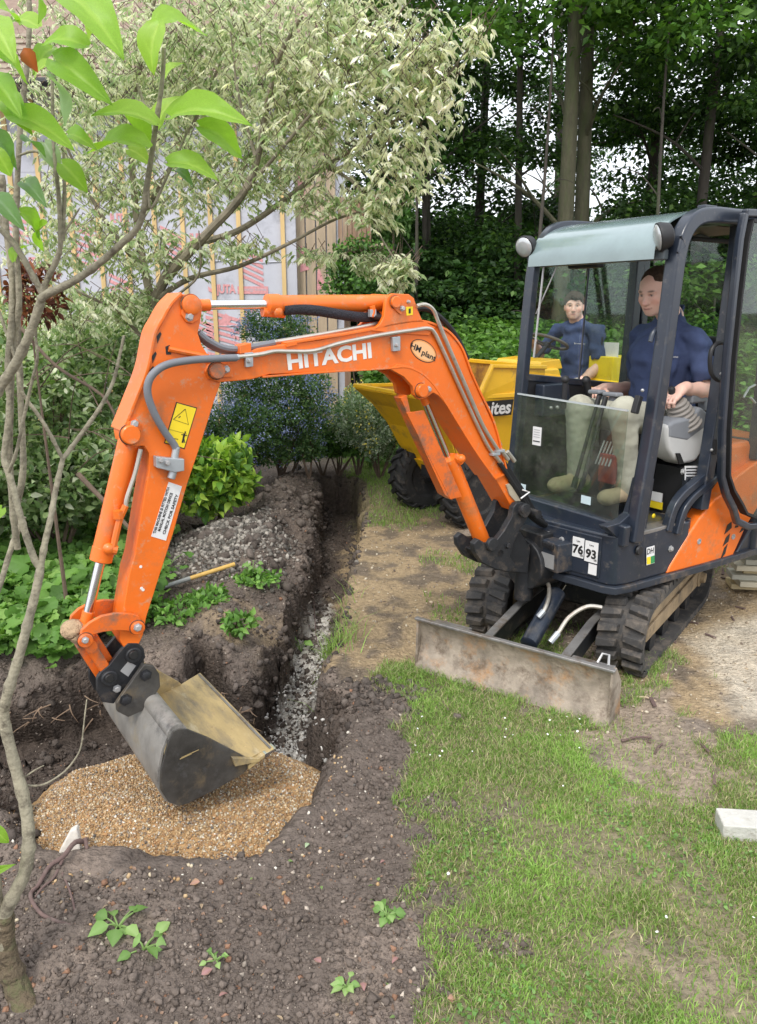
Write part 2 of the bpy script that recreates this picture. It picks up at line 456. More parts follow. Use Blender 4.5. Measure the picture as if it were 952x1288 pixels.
LAWN = gpoly([(440, 596), (520, 570), (640, 590), (560, 650), (520, 660), (470, 660)])
LAWNF = gpoly([(425, 570), (520, 540), (640, 560), (640, 600), (520, 600), (440, 600)])
def gauss(x, y, cx, cy, sx, sy, a=0.):
    ca, sa = math.cos(a), math.sin(a); u = (x - cx) * ca + (y - cy) * sa; v = -(x - cx) * sa + (y - cy) * ca
    return np.exp(-(u / sx) ** 2 - (v / sy) ** 2)
def hbase(x, y):
    far = sst(9, 20, y)
    h = .03 * fbm(x, y, .9, 3, 1) + .012 * fbm(x, y, 5, 3, 2)
    h = h + .20 * gauss(x, y, -1.15, 5.45, .36, .55) + .28 * gauss(x, y, -.85, 6.9, .28, 1.0) + .10 * gauss(x, y, -.82, 5.3, .22, .7)
    h = h + .07 * gauss(x, y, -.85, 4.15, .35, .35) + .10 * gauss(x, y, .06, 7.5, .16, .8) + .04 * gauss(x, y, .02, 3.15, .15, .3)
    h = h + .10 * gauss(x, y, -2.6, 5.0, 1.2, 1.6) + .03 * gauss(x, y, -.9, 1.9, .5, .25)
    h = h + .35 * sst(10, 16, y) + 0 * far
    return h
def soilw(x, y, g, s):
    return np.clip(1 - g - s, 0, 1)
def masks(x, y):
    n = fbm(x, y, 6, 4, 9); n2 = fbm(x, y, 16, 3, 10); n3 = fbm(x, y, 1.6, 3, 12)
    g = sst(-.05, .05, sdpoly(x, y, GRASS) + n * .42 + n2 * .16)
    b = sst(-.08, .10, sdpoly(x, y, BARE) + n * .5); b2 = sst(-.05, .12, sdpoly(x, y, BARE2) + n * .5)
    g = g * (1 - .9 * b) * (1 - .5 * b2) * np.clip(1.25 - 1.3 * sst(.07, .25, n3 + n * .6), .45, 1)
    near = y < 9.5
    lw = .85 * sst(-.15, .10, sdpoly(x, y, LAWN) + n * .6) + .9 * sst(-.1, .15, sdpoly(x, y, LAWNF) + n * .4)
    s = sst(-.06, .08, sdpoly(x, y, SAND) + n * .3)
    sr = sst(-.1, .2, sdpoly(x, y, SANDR) + n * .9)
    gr2 = sst(.05, .2, fbm(x, y, 2.2, 4, 33)) * (x > .3) * (y > 3.0) * near * .6   # thin grass on the trodden right side
    g = np.clip(g + lw * near + gr2 * (1 - sr), 0, 1)
    s = np.clip(np.maximum(s, sr) * (1 - .6 * lw), 0, 1)
    return g, s, n, n2
def height(x, y, rough=True):
    sdv = sdpoly(x, y, PIT) + .03 * (y > 3.4) + np.where(x < -.4, .15, .07) * fbm(x, y, 4.0, 4, 20) + .10 * (y < 3.4) * fbm(x, y, 4.5, 4, 23) + .05 * fbm(x, y, 22, 3, 21)
    h = hbase(x, y)
    g, s, n, n2 = masks(x, y)
    so = np.clip(1 - .85 * g - .8 * s, 0, 1)
    near = 1 - sst(9, 12, y)
    h = h + near * so * (.055 * fbm(x, y, 4.5, 5, 30, .6) + .02 * np.abs(fbm(x, y, 28, 3, 31)) + .045 * np.clip(fbm(x, y, 11, 3, 35) - .07, 0, 1))
    h = h + near * s * (.022 * fbm(x, y, 12, 4, 40, .65))
    depth = .46 - .10 * sst(3.6, 7, y) + .04 * fbm(x, y, 3, 3, 50)
    wall = sst(.0, 1., sdv / (.055 + .05 * vn(x, y, 2.3, 7) + .10 * vn(x, y, 3.1, 8) * (y < 3.4)))
    h = h - near * so * (x < -.3) * sst(3.25, 3.5, y) * sst(-.30, .0, sdv) * np.clip(.10 + .45 * fbm(x, y, 3.5, 4, 55), 0, .22)
    rim = .035 * np.exp(-((sdv + .05) / .06) ** 2)
    rough_in = (.09 * fbm(x, y, 9, 5, 60, .65) + .05 * fbm(x, y, 26, 4, 61, .7)) * wall
    return h * (1 - wall * .9) + rim * near * so - depth * wall + rough_in, sdv, g, s, n, n2
def axis(parts):
    out = []
    for a, b, st in parts: out += list(np.arange(a, b, st))
    return np.array(out)
gx = axis([(-400, -60, 60), (-60, -12, 6), (-12, -4, .5), (-4, -2.2, .06), (-2.2, 2.6, .0155), (2.6, 4.5, .06), (4.5, 14, .5), (14, 62, 6), (62, 420, 60)])
gy = axis([(-300, -20, 40), (-20, 0, 2), (0, 1.3, .1), (1.3, 3.9, .0135), (3.9, 6, .02), (6, 9.2, .035), (9.2, 20, .4), (20, 60, 4), (60, 600, 60)])
GX, GY = np.meshgrid(gx, gy, indexing='ij')
H, SDV, Gm, Sm, N1, N2 = height(GX, GY)
nx, ny = GX.shape
V = np.stack([GX, GY, H], -1).reshape(-1, 3)
# steep pit walls get a sideways raggedness so they overhang a little here and there
wl = (sst(-.02, .03, SDV) * (1 - sst(.10, .16, SDV))).reshape(-1)
V[:, 0] += wl * (.07 * vn3(V, 8, 1) + .03 * vn3(V, 22, 3)); V[:, 1] += wl * (.07 * vn3(V, 8, 2) + .03 * vn3(V, 22, 4)); V[:, 2] += wl * .03 * vn3(V, 30, 5)
sf = SDV.reshape(-1); vx, vy = GX.reshape(-1), GY.reshape(-1); uc = np.exp(-((sf - .085) / .05) ** 2) * (sf > 0)
V[:, 1] += uc * .15 * (vy > 3.2) * (vy < 4.1) * (vx < -.55) * (.6 + .9 * (vn3(V, 5, 9) + .3)); V[:, 0] -= uc * .05 * (vy > 3.5) * (vx < -.38) * (vx > -.8)
idx = np.arange(nx * ny).reshape(nx, ny)
Fq = np.stack([idx[:-1, :-1], idx[1:, :-1], idx[1:, 1:], idx[:-1, 1:]], -1).reshape(-1, 4)
def lerp(a, b, t): return a * (1 - t[..., None]) + b * t[..., None]
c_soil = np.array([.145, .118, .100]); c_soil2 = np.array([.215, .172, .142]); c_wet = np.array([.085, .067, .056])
c_sand = np.array([.34, .255, .155]); c_sand2 = np.array([.17, .135, .10]); c_gr = np.array([.20, .185, .095]); c_pale = np.array([.55, .49, .39])
C = lerp(np.broadcast_to(c_soil, GX.shape + (3,)), c_soil2, sst(.0, .22, fbm(GX, GY, 3.2, 5, 70)))
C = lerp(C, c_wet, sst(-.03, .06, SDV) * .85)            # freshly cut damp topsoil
damp = gauss(GX, GY, -.7, 6.6, .5, 1.6)
C = lerp(C, c_wet, np.clip(damp * .5, 0, 1))
sandc = lerp(np.broadcast_to(c_sand, GX.shape + (3,)), c_sand2, sst(-.05, .2, fbm(GX, GY, 7, 5, 71)))
pathw = sst(.2, .8, GX) * (1 - Sm) * (GY > 1) * (1 - sst(9, 12, GY))
C = lerp(C, lerp(np.broadcast_to(np.array([.30, .24, .185]), GX.shape + (3,)), np.array([.20, .165, .135]), sst(-.05, .2, fbm(GX, GY, 6, 5, 79))), pathw)
C = lerp(C, sandc, Sm)
pale = sst(-.1, .25, sdpoly(GX, GY, gpoly([(860, 800), (960, 760), (1150, 800), (1100, 960), (930, 900), (880, 850)])) + .5 * fbm(GX, GY, 4, 4, 72)) * (SDV < 0)
C = lerp(C, c_pale, pale * .8)
C = lerp(C, c_gr, Gm * .6)
# pale washed mortar along the bottom of the trench
chalk = sst(-.03, .05, sdpoly(GX, GY, gpoly([(345, 965), (362, 860), (388, 775), (405, 755), (420, 770), (408, 840), (398, 880), (375, 965)], -.42)) + .15 * fbm(GX, GY, 12, 4, 73))
C = lerp(C, np.array([.56, .53, .48]), chalk * sst(.05, .08, SDV) * sst(-.12, .12, fbm(GX, GY, 20, 4, 74) + .12))
clay = gauss(GX, GY, -.8, 4.2, .32, .34) * sst(-.1, .15, fbm(GX, GY, 9, 4, 75)) * (1 - sst(-.02, .04, SDV))
C = lerp(C, np.array([.33, .25, .16]), np.clip(clay * .9, 0, 1))
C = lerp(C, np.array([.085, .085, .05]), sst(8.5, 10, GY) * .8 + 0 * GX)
C = C * (1 + .35 * fbm(GX, GY, 45, 3, 76))[..., None]
ter_mat = pbr('ground_earth', (1, 1, 1), .93, var=.30, scale=34, bump=.30, bscale=55, attr='col', spec=.15)
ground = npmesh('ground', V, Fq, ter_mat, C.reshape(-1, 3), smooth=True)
tag(ground, kind='structure')
def hz(x, y):
    x = np.atleast_1d(np.asarray(x, float)); y = np.atleast_1d(np.asarray(y, float))
    return height(x, y)[0]
def hz1(x, y): return float(hz(x, y)[0])

# ---- stones / clods scattering ----
def ico(sub=1):
    bm = bmesh.new(); bmesh.ops.create_icosphere(bm, subdivisions=sub, radius=1.0)
    v = np.array([q.co[:] for q in bm.verts]); f = np.array([[a.index for a in q.verts] for q in bm.faces]); bm.free(); return v, f
ICV, ICF = ico(1)
OCV = np.array([[1, 0, 0], [-1, 0, 0], [0, 1, 0], [0, -1, 0], [0, 0, 1], [0, 0, -1]], float); OCF = np.array([[0, 2, 4], [2, 1, 4], [1, 3, 4], [3, 0, 4], [2, 0, 5], [1, 2, 5], [3, 1, 5], [0, 3, 5]])
def rotmats(n, rs):
    q = rs.normal(size=(n, 4)); q /= np.linalg.norm(q, axis=1)[:, None]; a, b, c, d = q.T
    return np.stack([1 - 2 * (c * c + d * d), 2 * (b * c - a * d), 2 * (b * d + a * c), 2 * (b * c + a * d), 1 - 2 * (b * b + d * d), 2 * (c * d - a * b),
                     2 * (b * d - a * c), 2 * (c * d + a * b), 1 - 2 * (b * b + c * c)], -1).reshape(n, 3, 3)
def stones(name, P, size, cols, mat, rs=NR, flat=.65, jag=.25, smooth=False, T=None):
    TV_, TF_ = T if T else (ICV, ICF)
    n = len(P); nv = len(TV_)
    vt = TV_[None] * (1 + jag * (rs.rand(n, nv, 1) - .5) * 2)
    sc_ = size[:, None] * np.stack([1 + .35 * rs.rand(n), .7 + .4 * rs.rand(n), flat + .3 * rs.rand(n)], -1)
    vt = vt * sc_[:, None, :]
    vt = np.einsum('nij,nkj->nki', rotmats(n, rs), vt) + P[:, None, :]
    F = (TF_[None] + (np.arange(n) * nv)[:, None, None]).reshape(-1, 3)
    return npmesh(name, vt.reshape(-1, 3), F, mat, np.repeat(cols, nv, 0), smooth=smooth)
stone_mat = pbr('stone_mixed', (1, 1, 1), .7, var=.15, scale=60, bump=.03, bscale=200, attr='col', spec=.3)
clod_mat = pbr('earth_clods', (1, 1, 1), .95, var=.3, scale=40, bump=.15, bscale=120, attr='col', spec=.12)

# gravel heap in the pit
HP = gpoly([(52, 1100), (90, 1112), (160, 1114), (240, 1110), (340, 1088), (395, 1035), (412, 985), (400, 958), (345, 930), (250, 920), (160, 925), (95, 945), (55, 985), (40, 1040)], -.03)
def hheap(x, y):
    s_ = sdpoly(x, y, HP)
    z = -.10 + .10 * gauss(x, y, -.72, 2.42, .34, .24) - .03 * gauss(x, y, -.62, 2.45, .10, .07) + .035 * gauss(x, y, -1.05, 2.55, .2, .2) + .015 * gauss(x, y, -.45, 2.8, .3, .3) - .02 * gauss(x, y, -1.1, 2.9, .3, .3)
    return z + .012 * fbm(x, y, 7, 3, 80) - (.5 * np.clip(-s_, 0, .3) + .05) * (1 - sst(-.12, .07, s_ + .04 * fbm(x, y, 8, 3, 81)))
hx = np.arange(-1.75, .12, .012); hy = np.arange(2.0, 3.6, .012)
HX, HY = np.meshgrid(hx, hy, indexing='ij'); HZ = hheap(HX, HY)
ii = np.arange(HX.size).reshape(HX.shape)
hk = (sdpoly(HX, HY, HP) > -.16)[:-1, :-1].reshape(-1)
gc = np.array([.36, .22, .10])
GCc = gc * (1 + .5 * fbm(HX, HY, 60, 2, 82))[..., None]
heap = npmesh('gravel_heap', np.stack([HX, HY, HZ], -1).reshape(-1, 3), np.stack([ii[:-1, :-1], ii[1:, :-1], ii[1:, 1:], ii[:-1, 1:]], -1).reshape(-1, 4)[hk], stone_mat, GCc.reshape(-1, 3), True)
tag(heap, 'golden brown pea gravel heaped in the pit under the bucket', 'gravel', kind='stuff')
n = 90000
px_ = NR.uniform(-1.75, .1, n); py_ = NR.uniform(2.0, 3.55, n)
k = sdpoly(px_, py_, HP) > -.15 + .06 * NR.rand(n); px_, py_ = px_[k], py_[k]; n = len(px_)
pal = np.array([[.40, .26, .13], [.48, .34, .19], [.30, .18, .09], [.52, .44, .31], [.24, .18, .13], [.64, .60, .52], [.36, .29, .22], [.42, .23, .11], [.13, .12, .11]])
pc = pal[NR.choice(len(pal), n, p=[.24, .18, .14, .12, .09, .06, .08, .06, .03])] * (.8 + .4 * NR.rand(n, 1))
sz = .0024 + .0042 * NR.rand(n) ** 3
peb = stones('gravel_pebbles', np.stack([px_, py_, hheap(px_, py_) + sz * .5], -1), sz * 1.15, pc, stone_mat, smooth=True, T=(OCV, OCF))
tag(peb, 'loose rounded pebbles lying over the gravel heap in the pit', 'gravel', kind='stuff')
tag(heap, 'compact bed of fine tan gravel filling the pit beneath the pebbles', 'gravel', kind='stuff')

n = 2600   # spilt pebbles round the rim
x = NR.uniform(-1.7, .2, n); y = NR.uniform(1.75, 3.0, n); s_ = sdpoly(x, y, HP); k = (s_ < .0) & (np.exp(s_ / .10) > NR.rand(n)) & (sdpoly(x, y, PIT) < .02); x, y = x[k], y[k]; n = len(x)
sz = .003 + .005 * NR.rand(n) ** 2
sp_ = stones('spilt_pebbles', np.stack([x, y, height(x, y)[0] + sz * .4], -1), sz, pal[NR.choice(len(pal), n)], stone_mat, smooth=True)
tag(sp_, 'tan pebbles spilt over the soil in front of the gravel', 'gravel', kind='stuff')
# clods, stones in soil
n = 130000
x = NR.uniform(-2.0, .5, n); y = 1.35 + 6.5 * NR.rand(n) ** 2.0
z, sv, g_, s_, _, _ = height(x, y)
k = ((1 - g_ - .95 * s_) > .15 + .45 * NR.rand(n)) & ~((sdpoly(x, y, HP) > -.02))
x, y, z = x[k], y[k], z[k]; sv = sv[k]; n = len(x)
sz = .0015 + .014 * NR.rand(n) ** 14 + .0035 * NR.rand(n) ** 2
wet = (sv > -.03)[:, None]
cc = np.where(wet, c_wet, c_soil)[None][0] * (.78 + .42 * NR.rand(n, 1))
lt = NR.rand(n) < .07
cc[lt] = np.array([.42, .36, .30]) * (.6 + .6 * NR.rand(lt.sum(), 1)); sz[lt] *= .7
lt = NR.rand(n) < .02
cc[lt] = np.array([.30, .17, .11]) * (.7 + .5 * NR.rand(lt.sum(), 1))
clods = stones('soil_clods', np.stack([x, y, z + sz * .2], -1), sz, cc, clod_mat, flat=.7, jag=.4, T=(OCV, OCF))
tag(clods, 'small dark soil crumbs and stones strewn round the dug trench', 'soil', kind='stuff')
# big clods heaped by the trench
n = 900
t_ = NR.rand(n)
x = np.where(t_ < .5, -.72 + .2 * NR.normal(size=n), np.where(t_ < .75, -1.15 + .3 * NR.normal(size=n), .0 + .12 * NR.normal(size=n)))
y = np.where(t_ < .5, 6.4 + .9 * NR.normal(size=n), np.where(t_ < .75, 5.3 + .35 * NR.normal(size=n), 3.1 + .4 * NR.rand(n)))
z, sv, *_ = height(x, y); k = (sv < .02); x, y, z = x[k], y[k], z[k]; n = len(x)
sz = (.010 + .038 * NR.rand(n) ** 3) * np.where(x > -.3, .6, 1)
bc = stones('soil_lumps', np.stack([x, y, z + sz * .15], -1), sz, np.array([.115, .096, .083]) * (.6 + .8 * NR.rand(n, 1)), clod_mat, flat=.65, jag=.6)
tag(bc, 'larger damp clods of topsoil thrown up along the trench edge', 'soil', kind='stuff')
# crumbly lumps sticking out of the cut walls
n = 15000
x = NR.uniform(-2.3, .3, n); y = 2.0 + 6.8 * NR.rand(n) ** 1.3
z, sv, *_ = height(x, y); k = (sv > -.02) & (sv < .16) & (sdpoly(x, y, HP) < 0) ; x, y, z = x[k], y[k], z[k]; n = len(x)
sz = .006 + .022 * NR.rand(n) ** 3
wc = stones('wall_crumbs', np.stack([x, y, z], -1), sz, np.array([.10, .083, .072]) * (.6 + .8 * NR.rand(n, 1)), clod_mat, flat=.8, jag=.45)
tag(wc, 'crumbly damp earth and torn roots on the cut walls of the trench', 'soil', kind='stuff')
# chalky rubble heap
n = 3600
x = -1.13 + .24 * NR.normal(size=n); y = 5.35 + .32 * NR.normal(size=n); z = hz(x, y)
sz = .006 + .016 * NR.rand(n) ** 2.2
cc = np.array([.34, .31, .27]) * (.3 + .9 * NR.rand(n, 1) ** 1.6)
rb = stones('rubble_heap', np.stack([x, y, z + sz * .4], -1), sz, cc, stone_mat, flat=.6, jag=.4)
tag(rb, 'pale chalky rubble and broken flint heaped behind the excavator arm', 'rubble', kind='stuff')
# trench floor chips + sand grit + wood chips right
n = 3000
x = NR.uniform(-.62, -.2, n); y = NR.uniform(2.9, 4.6, n); z, sv, *_ = height(x, y); k = sv > .05; x, y, z = x[k], y[k], z[k]; n = len(x)
sz = .003 + .009 * NR.rand(n) ** 3
tr = stones('trench_chips', np.stack([x, y, z + sz * .3], -1), sz, np.array([.68, .66, .62]) * (.5 + .6 * NR.rand(n, 1)), stone_mat, jag=.4)
tag(tr, 'white chalk chips scattered on the wet floor of the trench', 'rubble', kind='stuff')
n = 9000
x = NR.uniform(-.5, 3.0, n); y = NR.uniform(2.9, 8, n); z, sv, g_, s_, _, _ = height(x, y); k = (s_ > .3 * NR.rand(n)) & (sv < -.03) | ((x > .8) & (g_ < .4)); x, y, z, = x[k], y[k], z[k]; n = len(x)
sz = .0025 + .008 * NR.rand(n) ** 4
gp = np.array([[.42, .34, .24], [.30, .24, .18], [.50, .44, .34], [.20, .155, .12]])
gt = stones('ground_grit', np.stack([x, y, z + sz * .3], -1), sz, gp[NR.choice(4, n)] * (.7 + .5 * NR.rand(n, 1)), stone_mat, flat=.4, jag=.4)
tag(gt, 'dry grit, bark bits and wood chips on the trodden ground round the machine', 'debris', kind='stuff')

# ---- grass ----
def blades(name, x, y, z, h, wd, cols, lean=.5, rs=NR, mat=None):
    n = len(x); a = rs.rand(n) * 2 * math.pi; la = rs.rand(n) * 2 * math.pi; ln = lean * (.2 + rs.rand(n)) * h
    dx, dy = np.cos(a) * wd / 2, np.sin(a) * wd / 2; lx, ly = np.cos(la) * ln, np.sin(la) * ln
    V = np.zeros((n, 5, 3))
    V[:, 0] = np.stack([x - dx, y - dy, z - .004], -1); V[:, 1] = np.stack([x + dx, y + dy, z - .004], -1)
    hh = h * np.sqrt(np.clip(1 - (ln / h * .6) ** 2, .2, 1))
    V[:, 2] = np.stack([x + lx * .4 + dx * .8, y + ly * .4 + dy * .8, z + hh * .62], -1); V[:, 3] = np.stack([x + lx * .4 - dx * .8, y + ly * .4 - dy * .8, z + hh * .62], -1)
    V[:, 4] = np.stack([x + lx * 1.1, y + ly * 1.1, z + hh], -1)
    F = np.array([[0, 1, 2], [0, 2, 3], [3, 2, 4]])[None] + (np.arange(n) * 5)[:, None, None]
    return npmesh(name, V.reshape(-1, 3), F.reshape(-1, 3), mat, np.repeat(cols, 5, 0))
M_grass = leafmat('grass_blades', .3, .5, .3)
n = 380000
x = NR.uniform(-.05, 3.1, n); y = 1.45 + 2.6 * NR.rand(n) ** 1.25
g_, s_, nn, n2 = masks(x, y)
dens = g_ * np.clip(.62 + 2.2 * fbm(x, y, 4, 4, 90), .22, 1)
k = (dens > NR.rand(n)) & (sdpoly(x, y, PIT) < -.03); x, y = x[k], y[k]; dens = dens[k]; n = len(x)
z = hz(x, y)
hgt = (.008 + .016 * NR.rand(n) + .022 * np.clip(fbm(x, y, 7, 3, 91) + .05, 0, 1) * 2)
edge = sst(.16, .0, sdpoly(x, y, GRASS)); hgt *= 1 + .7 * edge * NR.rand(n)
tone = NR.rand(n, 1); patch = sst(-.15, .2, fbm(x, y, 2.6, 4, 92))[:, None]
gc1 = np.array([.19, .35, .065]); gc2 = np.array([.34, .48, .13]); gcd = np.array([.52, .46, .28])
cc = (gc1 * (1 - tone) + gc2 * tone) * (.65 + .5 * NR.rand(n, 1)) * (.85 + .35 * patch)
dry = NR.rand(n) < (.10 + .20 * (1 - patch[:, 0])); cc[dry] = gcd * (.7 + .5 * NR.rand(dry.sum(), 1))
gs = blades('grass', x, y, z, hgt, .0022 + .0016 * NR.rand(n), cc, 1.0, mat=M_grass)
tag(gs, 'patchy short green lawn grass beside the dark soil', 'grass', kind='stuff')
# thin grass elsewhere
n = 110000
x = NR.uniform(-.5, 4.5, n); y = NR.uniform(3.4, 9.5, n)
g_, s_, nn, n2 = masks(x, y); k = (g_ * .9 > NR.rand(n)) & (sdpoly(x, y, PIT) < -.06); x, y = x[k], y[k]; n = len(x)
tone = NR.rand(n, 1)
gs2 = blades('thin_grass', x, y, hz(x, y), .02 + .03 * NR.rand(n), .004 + .002 * NR.rand(n), (gc1 * (1 - tone) + gc2 * tone) * (.6 + .5 * NR.rand(n, 1)), .9, mat=M_grass)
tag(gs2, 'thin worn grass on the path beyond the trench', 'grass', kind='stuff')

# clover and small broad weeds in the turf
n = 9000; x = NR.uniform(.1, 2.9, n); y = 1.5 + 2.2 * NR.rand(n); g_ = masks(x, y)[0]
k = (g_ > .4) & (fbm(x, y, 3.3, 4, 97) > .06); x, y = x[k], y[k]; n = len(x); CLOVER = (x, y)
# ================= EXCAVATOR =================
EA = rad(214); EX, EY = 1.408, 4.273
Ef = frame(EA, EX, EY)
exc = empty('mini_excavator', (EX, EY, 0), EA, 'orange and charcoal tracked mini excavator with its arm reaching over the gravel pit', 'excavator')
def xz(px, py, y): q = Ef(px, py, y); return (q.x, q.z)
def pts(l, y): return [xz(a, b, y) for a, b in l]
def ep(px, py, y): return Ef(px, py, y)
def part(mb, name, mat, parent=None, **k): return mb.build(name, mat, parent or exc, **k)

M_grease = pbr('dark_grease', (.09, .05, .03), .5, var=.5, scale=40, bump=.05, dirt=((.5, .12, .02), .5, 30))
# ---- boom ----
BW = .072
boom_out = [(262, 458), (258, 467), (262, 477), (275, 481), (300, 479), (318, 477), (339, 471), (400, 468), (486, 463), (508, 461), (524, 466), (540, 478), (556, 500), (583, 544), (602, 574),
            (624, 604), (646, 643), (650, 634), (648, 624), (637, 599), (630, 563), (620, 532), (602, 493), (591, 468), (580, 438), (566, 419), (552, 411), (531, 405),
            (500, 408), (470, 414), (430, 422), (400, 428), (372, 431), (326, 438), (290, 450), (275, 454)]
boom = part(MB().prism(pts(boom_out, BW), -BW, BW), 'boom', M_or, bevel=.004)
lug = [(468, 416), (478.7, 406.7), (483, 398), (485, 381.5), (487, 374), (493.4, 369), (514.5, 370), (520.8, 375), (525, 388), (531, 402.5), (548, 412), (540, 422), (500, 420)]
lp = pts(lug, BW + .008)
part(MB().prism(lp, BW - .012, BW + .008), 'cylinder_lug', M_or, boom, bevel=.003)
part(MB().prism(lp, -BW - .008, -BW + .012), 'cylinder_lug', M_or, boom, bevel=.003)
# reinforced top flange, slightly proud
top_line = smoothpath([Vector((a, 0, b)) for a, b in pts([(372, 430), (430, 421), (470, 413.5), (500, 407), (531, 404), (553, 411), (567, 420), (581, 439), (592, 468), (603, 493), (621, 532), (636, 590)], BW)], 4)
part(MB().strip(top_line, 2 * BW + .016, .012, up=(0, 1, 0)) if False else MB().strip(top_line, .010, 2 * BW + .016, up=(0, 1, 0)), 'top_flange', M_or, boom, bevel=.002)
bot_line = [Vector((a, 0, b)) for a, b in pts([(330, 474), (400, 468.5), (486, 463.5), (508, 461.5), (524, 466.5), (540, 478.5), (556, 500.5), (583, 544.5), (602, 574), (623, 603)], BW)]
part(MB().strip(smoothpath(bot_line, 3), .008, 2 * BW + .012, up=(0, 1, 0)), 'bottom_flange', M_or, boom, bevel=.002)
lug2 = [(500, 458), (490, 464), (508, 474), (519, 486), (521, 497), (528, 503), (537, 500), (545, 494), (552, 498), (560, 508), (566, 514), (548, 486), (530, 468), (515, 460)]
for y0, y1 in ((BW - .02, BW + .004), (-BW - .004, -BW + .02)):
    part(MB().prism(pts(lug2, BW + .004), y0, y1), 'ram_lug', M_or, boom, bevel=.003)
# weld step where the foot casting begins
a, b = ep(622, 602, BW + .005), ep(634, 596, BW + .005)
part(MB().strip([a, b], .01, .012, up=(0, 1, 0)), 'weld_rib', M_or, boom)
def boss(px, py, y, r, h, mat=M_or, parent=None, name='pin_boss', bolt=True):
    c = ep(px, py, y)
    mb = MB().lathe([(r, 0), (r, h * .8), (r * .88, h), (r * .35, h)], (c.x, y, c.z), (0, 1, 0), 24)
    o = part(mb, name, mat, parent, smooth=40)
    if mat in (M_or, M_ord): part(MB().lathe([(r * 1.14, 0), (r * 1.10, .0022)], (c.x, y - .0003, c.z), (0, 1, 0), 24), 'grease_ring', M_grease, o)
    return o
def bolt(px, py, y, r=.011, parent=None, mat=None):
    c = ep(px, py, y)
    mb = MB().lathe([(r * 1.35, 0), (r * 1.35, .003), (r, .003), (r, .012), (r * .8, .014)], (c.x, y, c.z), (0, 1, 0), 6)
    return part(mb, 'bolt', mat or M_grs, parent)
def boltplate(poly, y, h=.008, parent=None, mat=M_or):
    return part(MB().prism(pts(poly, y), y, y + h), 'keeper_plate', mat, parent, bevel=.002)
boltplate([(492, 375), (500, 372), (505, 378), (509, 390), (503, 396), (492, 386)], BW + .008, .006, boom)
boss(497, 380, BW + .012, .024, .012, parent=boom); bolt(505.5, 388, BW + .014, .009, boom); bolt(513, 379.5, BW + .008, .006, boom)
boss(529, 491, BW + .004, .030, .022, parent=boom); bolt(538.5, 489.5, BW + .004, .011, boom)
# boom tip boss + keeper
boltplate([(262, 458), (290, 457), (292, 474), (266, 475)], BW, .010, boom)
boss(272, 466, BW + .01, .030, .018, M_ord, boom); bolt(284.5, 464.5, BW + .012, .011, boom)
# warning sticker and lettering on the boom
def quad_decal(corners, y, mat, name, parent, th=.0012):
    P = pts(corners, y); return part(MB().prism(P, y, y + th), name, mat, parent, smooth=0)
quad_decal([(510.5, 386), (519, 385.5), (519, 396), (511, 397)], BW + .0085, M_yls, 'caution_sticker', boom)
quad_decal([(514, 388), (516.5, 388), (516.3, 394), (513.8, 394)], BW + .0100, M_inkk, 'caution_mark', boom)
def side_text(name, s, bl, br, h_px, y, mat, parent, bold=0.0, wfit=True, shear=0, up=None):
    """text on the machine's near side; bl/br: surveyed left and right ends of its middle line, h_px: cap height"""
    a, b = ep(*bl, y), ep(*br, y); d = (b - a); W = d.length
    m = plane_matrix((a + b) / 2, d, (0, 1, 0))
    hh = (ep(bl[0], bl[1] + h_px / 2, y) - ep(bl[0], bl[1] - h_px / 2, y)).length
    return text_obj(name, s, hh / .70, mat, parent, m, bold=bold * hh, width=W if wfit else None, shear=shear)
side_text('maker_lettering', 'HITACHI', (361.5, 456.5), (467, 441.5), 19.5, BW + .0012, M_wht, boom, bold=.052)
# oval dealer sticker
oc = ep(532.5, 441.5, BW); ov = []
m_ang = math.atan2(ep(549, 451, BW).z - ep(516, 432, BW).z, ep(549, 451, BW).x - ep(516, 432, BW).x)
def ell(ra, rb, th0, n=32): return [(oc.x + ra * math.cos(t) * math.cos(th0) - rb * math.sin(t) * math.sin(th0), oc.z + ra * math.cos(t) * math.sin(th0) + rb * math.sin(t) * math.cos(th0)) for t in [2 * math.pi * k / n for k in range(n)]]
part(MB().prism(ell(.076, .043, m_ang), BW, BW + .0010), 'dealer_oval', M_inkk, boom, smooth=0)
part(MB().prism(ell(.072, .0395, m_ang), BW, BW + .0018), 'dealer_oval', pbr('sticker_orange', (.78, .33, .10), .5, var=.05, bump=0), boom, smooth=0)
part(MB().prism(ell(.066, .034, m_ang), BW, BW + .0021), 'dealer_oval', pbr('sticker_pale_orange', (.8, .46, .22), .5, var=.05, bump=0), boom, smooth=0)
side_text('dealer_lettering', 'HM', (517, 434.5), (529, 440.5), 7.5, BW + .0028, M_inkk, boom, bold=.02)
side_text('dealer_lettering', 'plant', (531, 443), (548, 451.5), 7, BW + .0028, M_inkk, boom, bold=.02)

# ---- steel pipes on the boom ----
def pipe(pl_, y, r, mat=M_pipe, name='hydraulic_pipe', parent=None, n=5, seg=8):
    P_ = [ep(a, b, y if not isinstance(y, list) else y[i]) for i, (a, b) in enumerate(pl_)]
    return part(MB().tube(smoothpath(P_, n), r, seg), name, mat, parent or boom)
pipe([(296, 449), (326, 446), (345, 442), (365, 442), (395, 441), (430, 431), (480, 421), (520, 415), (538, 413), (546, 418), (556, 438), (575, 480), (598, 530), (614, 562), (622, 572)], BW + .012, .0085)
pipe([(524, 385), (535, 383), (545, 390), (552, 407), (566, 440), (586, 486), (606, 532), (620, 556), (628, 568)], BW + .016, .0085)
pipe([(525, 388), (538, 389), (551, 400), (566, 430), (590, 480), (610, 520), (630, 560)], -.02, .008)
pipe([(318, 433), (340, 431), (400, 421), (455, 411), (474, 407)], .03, .0085)
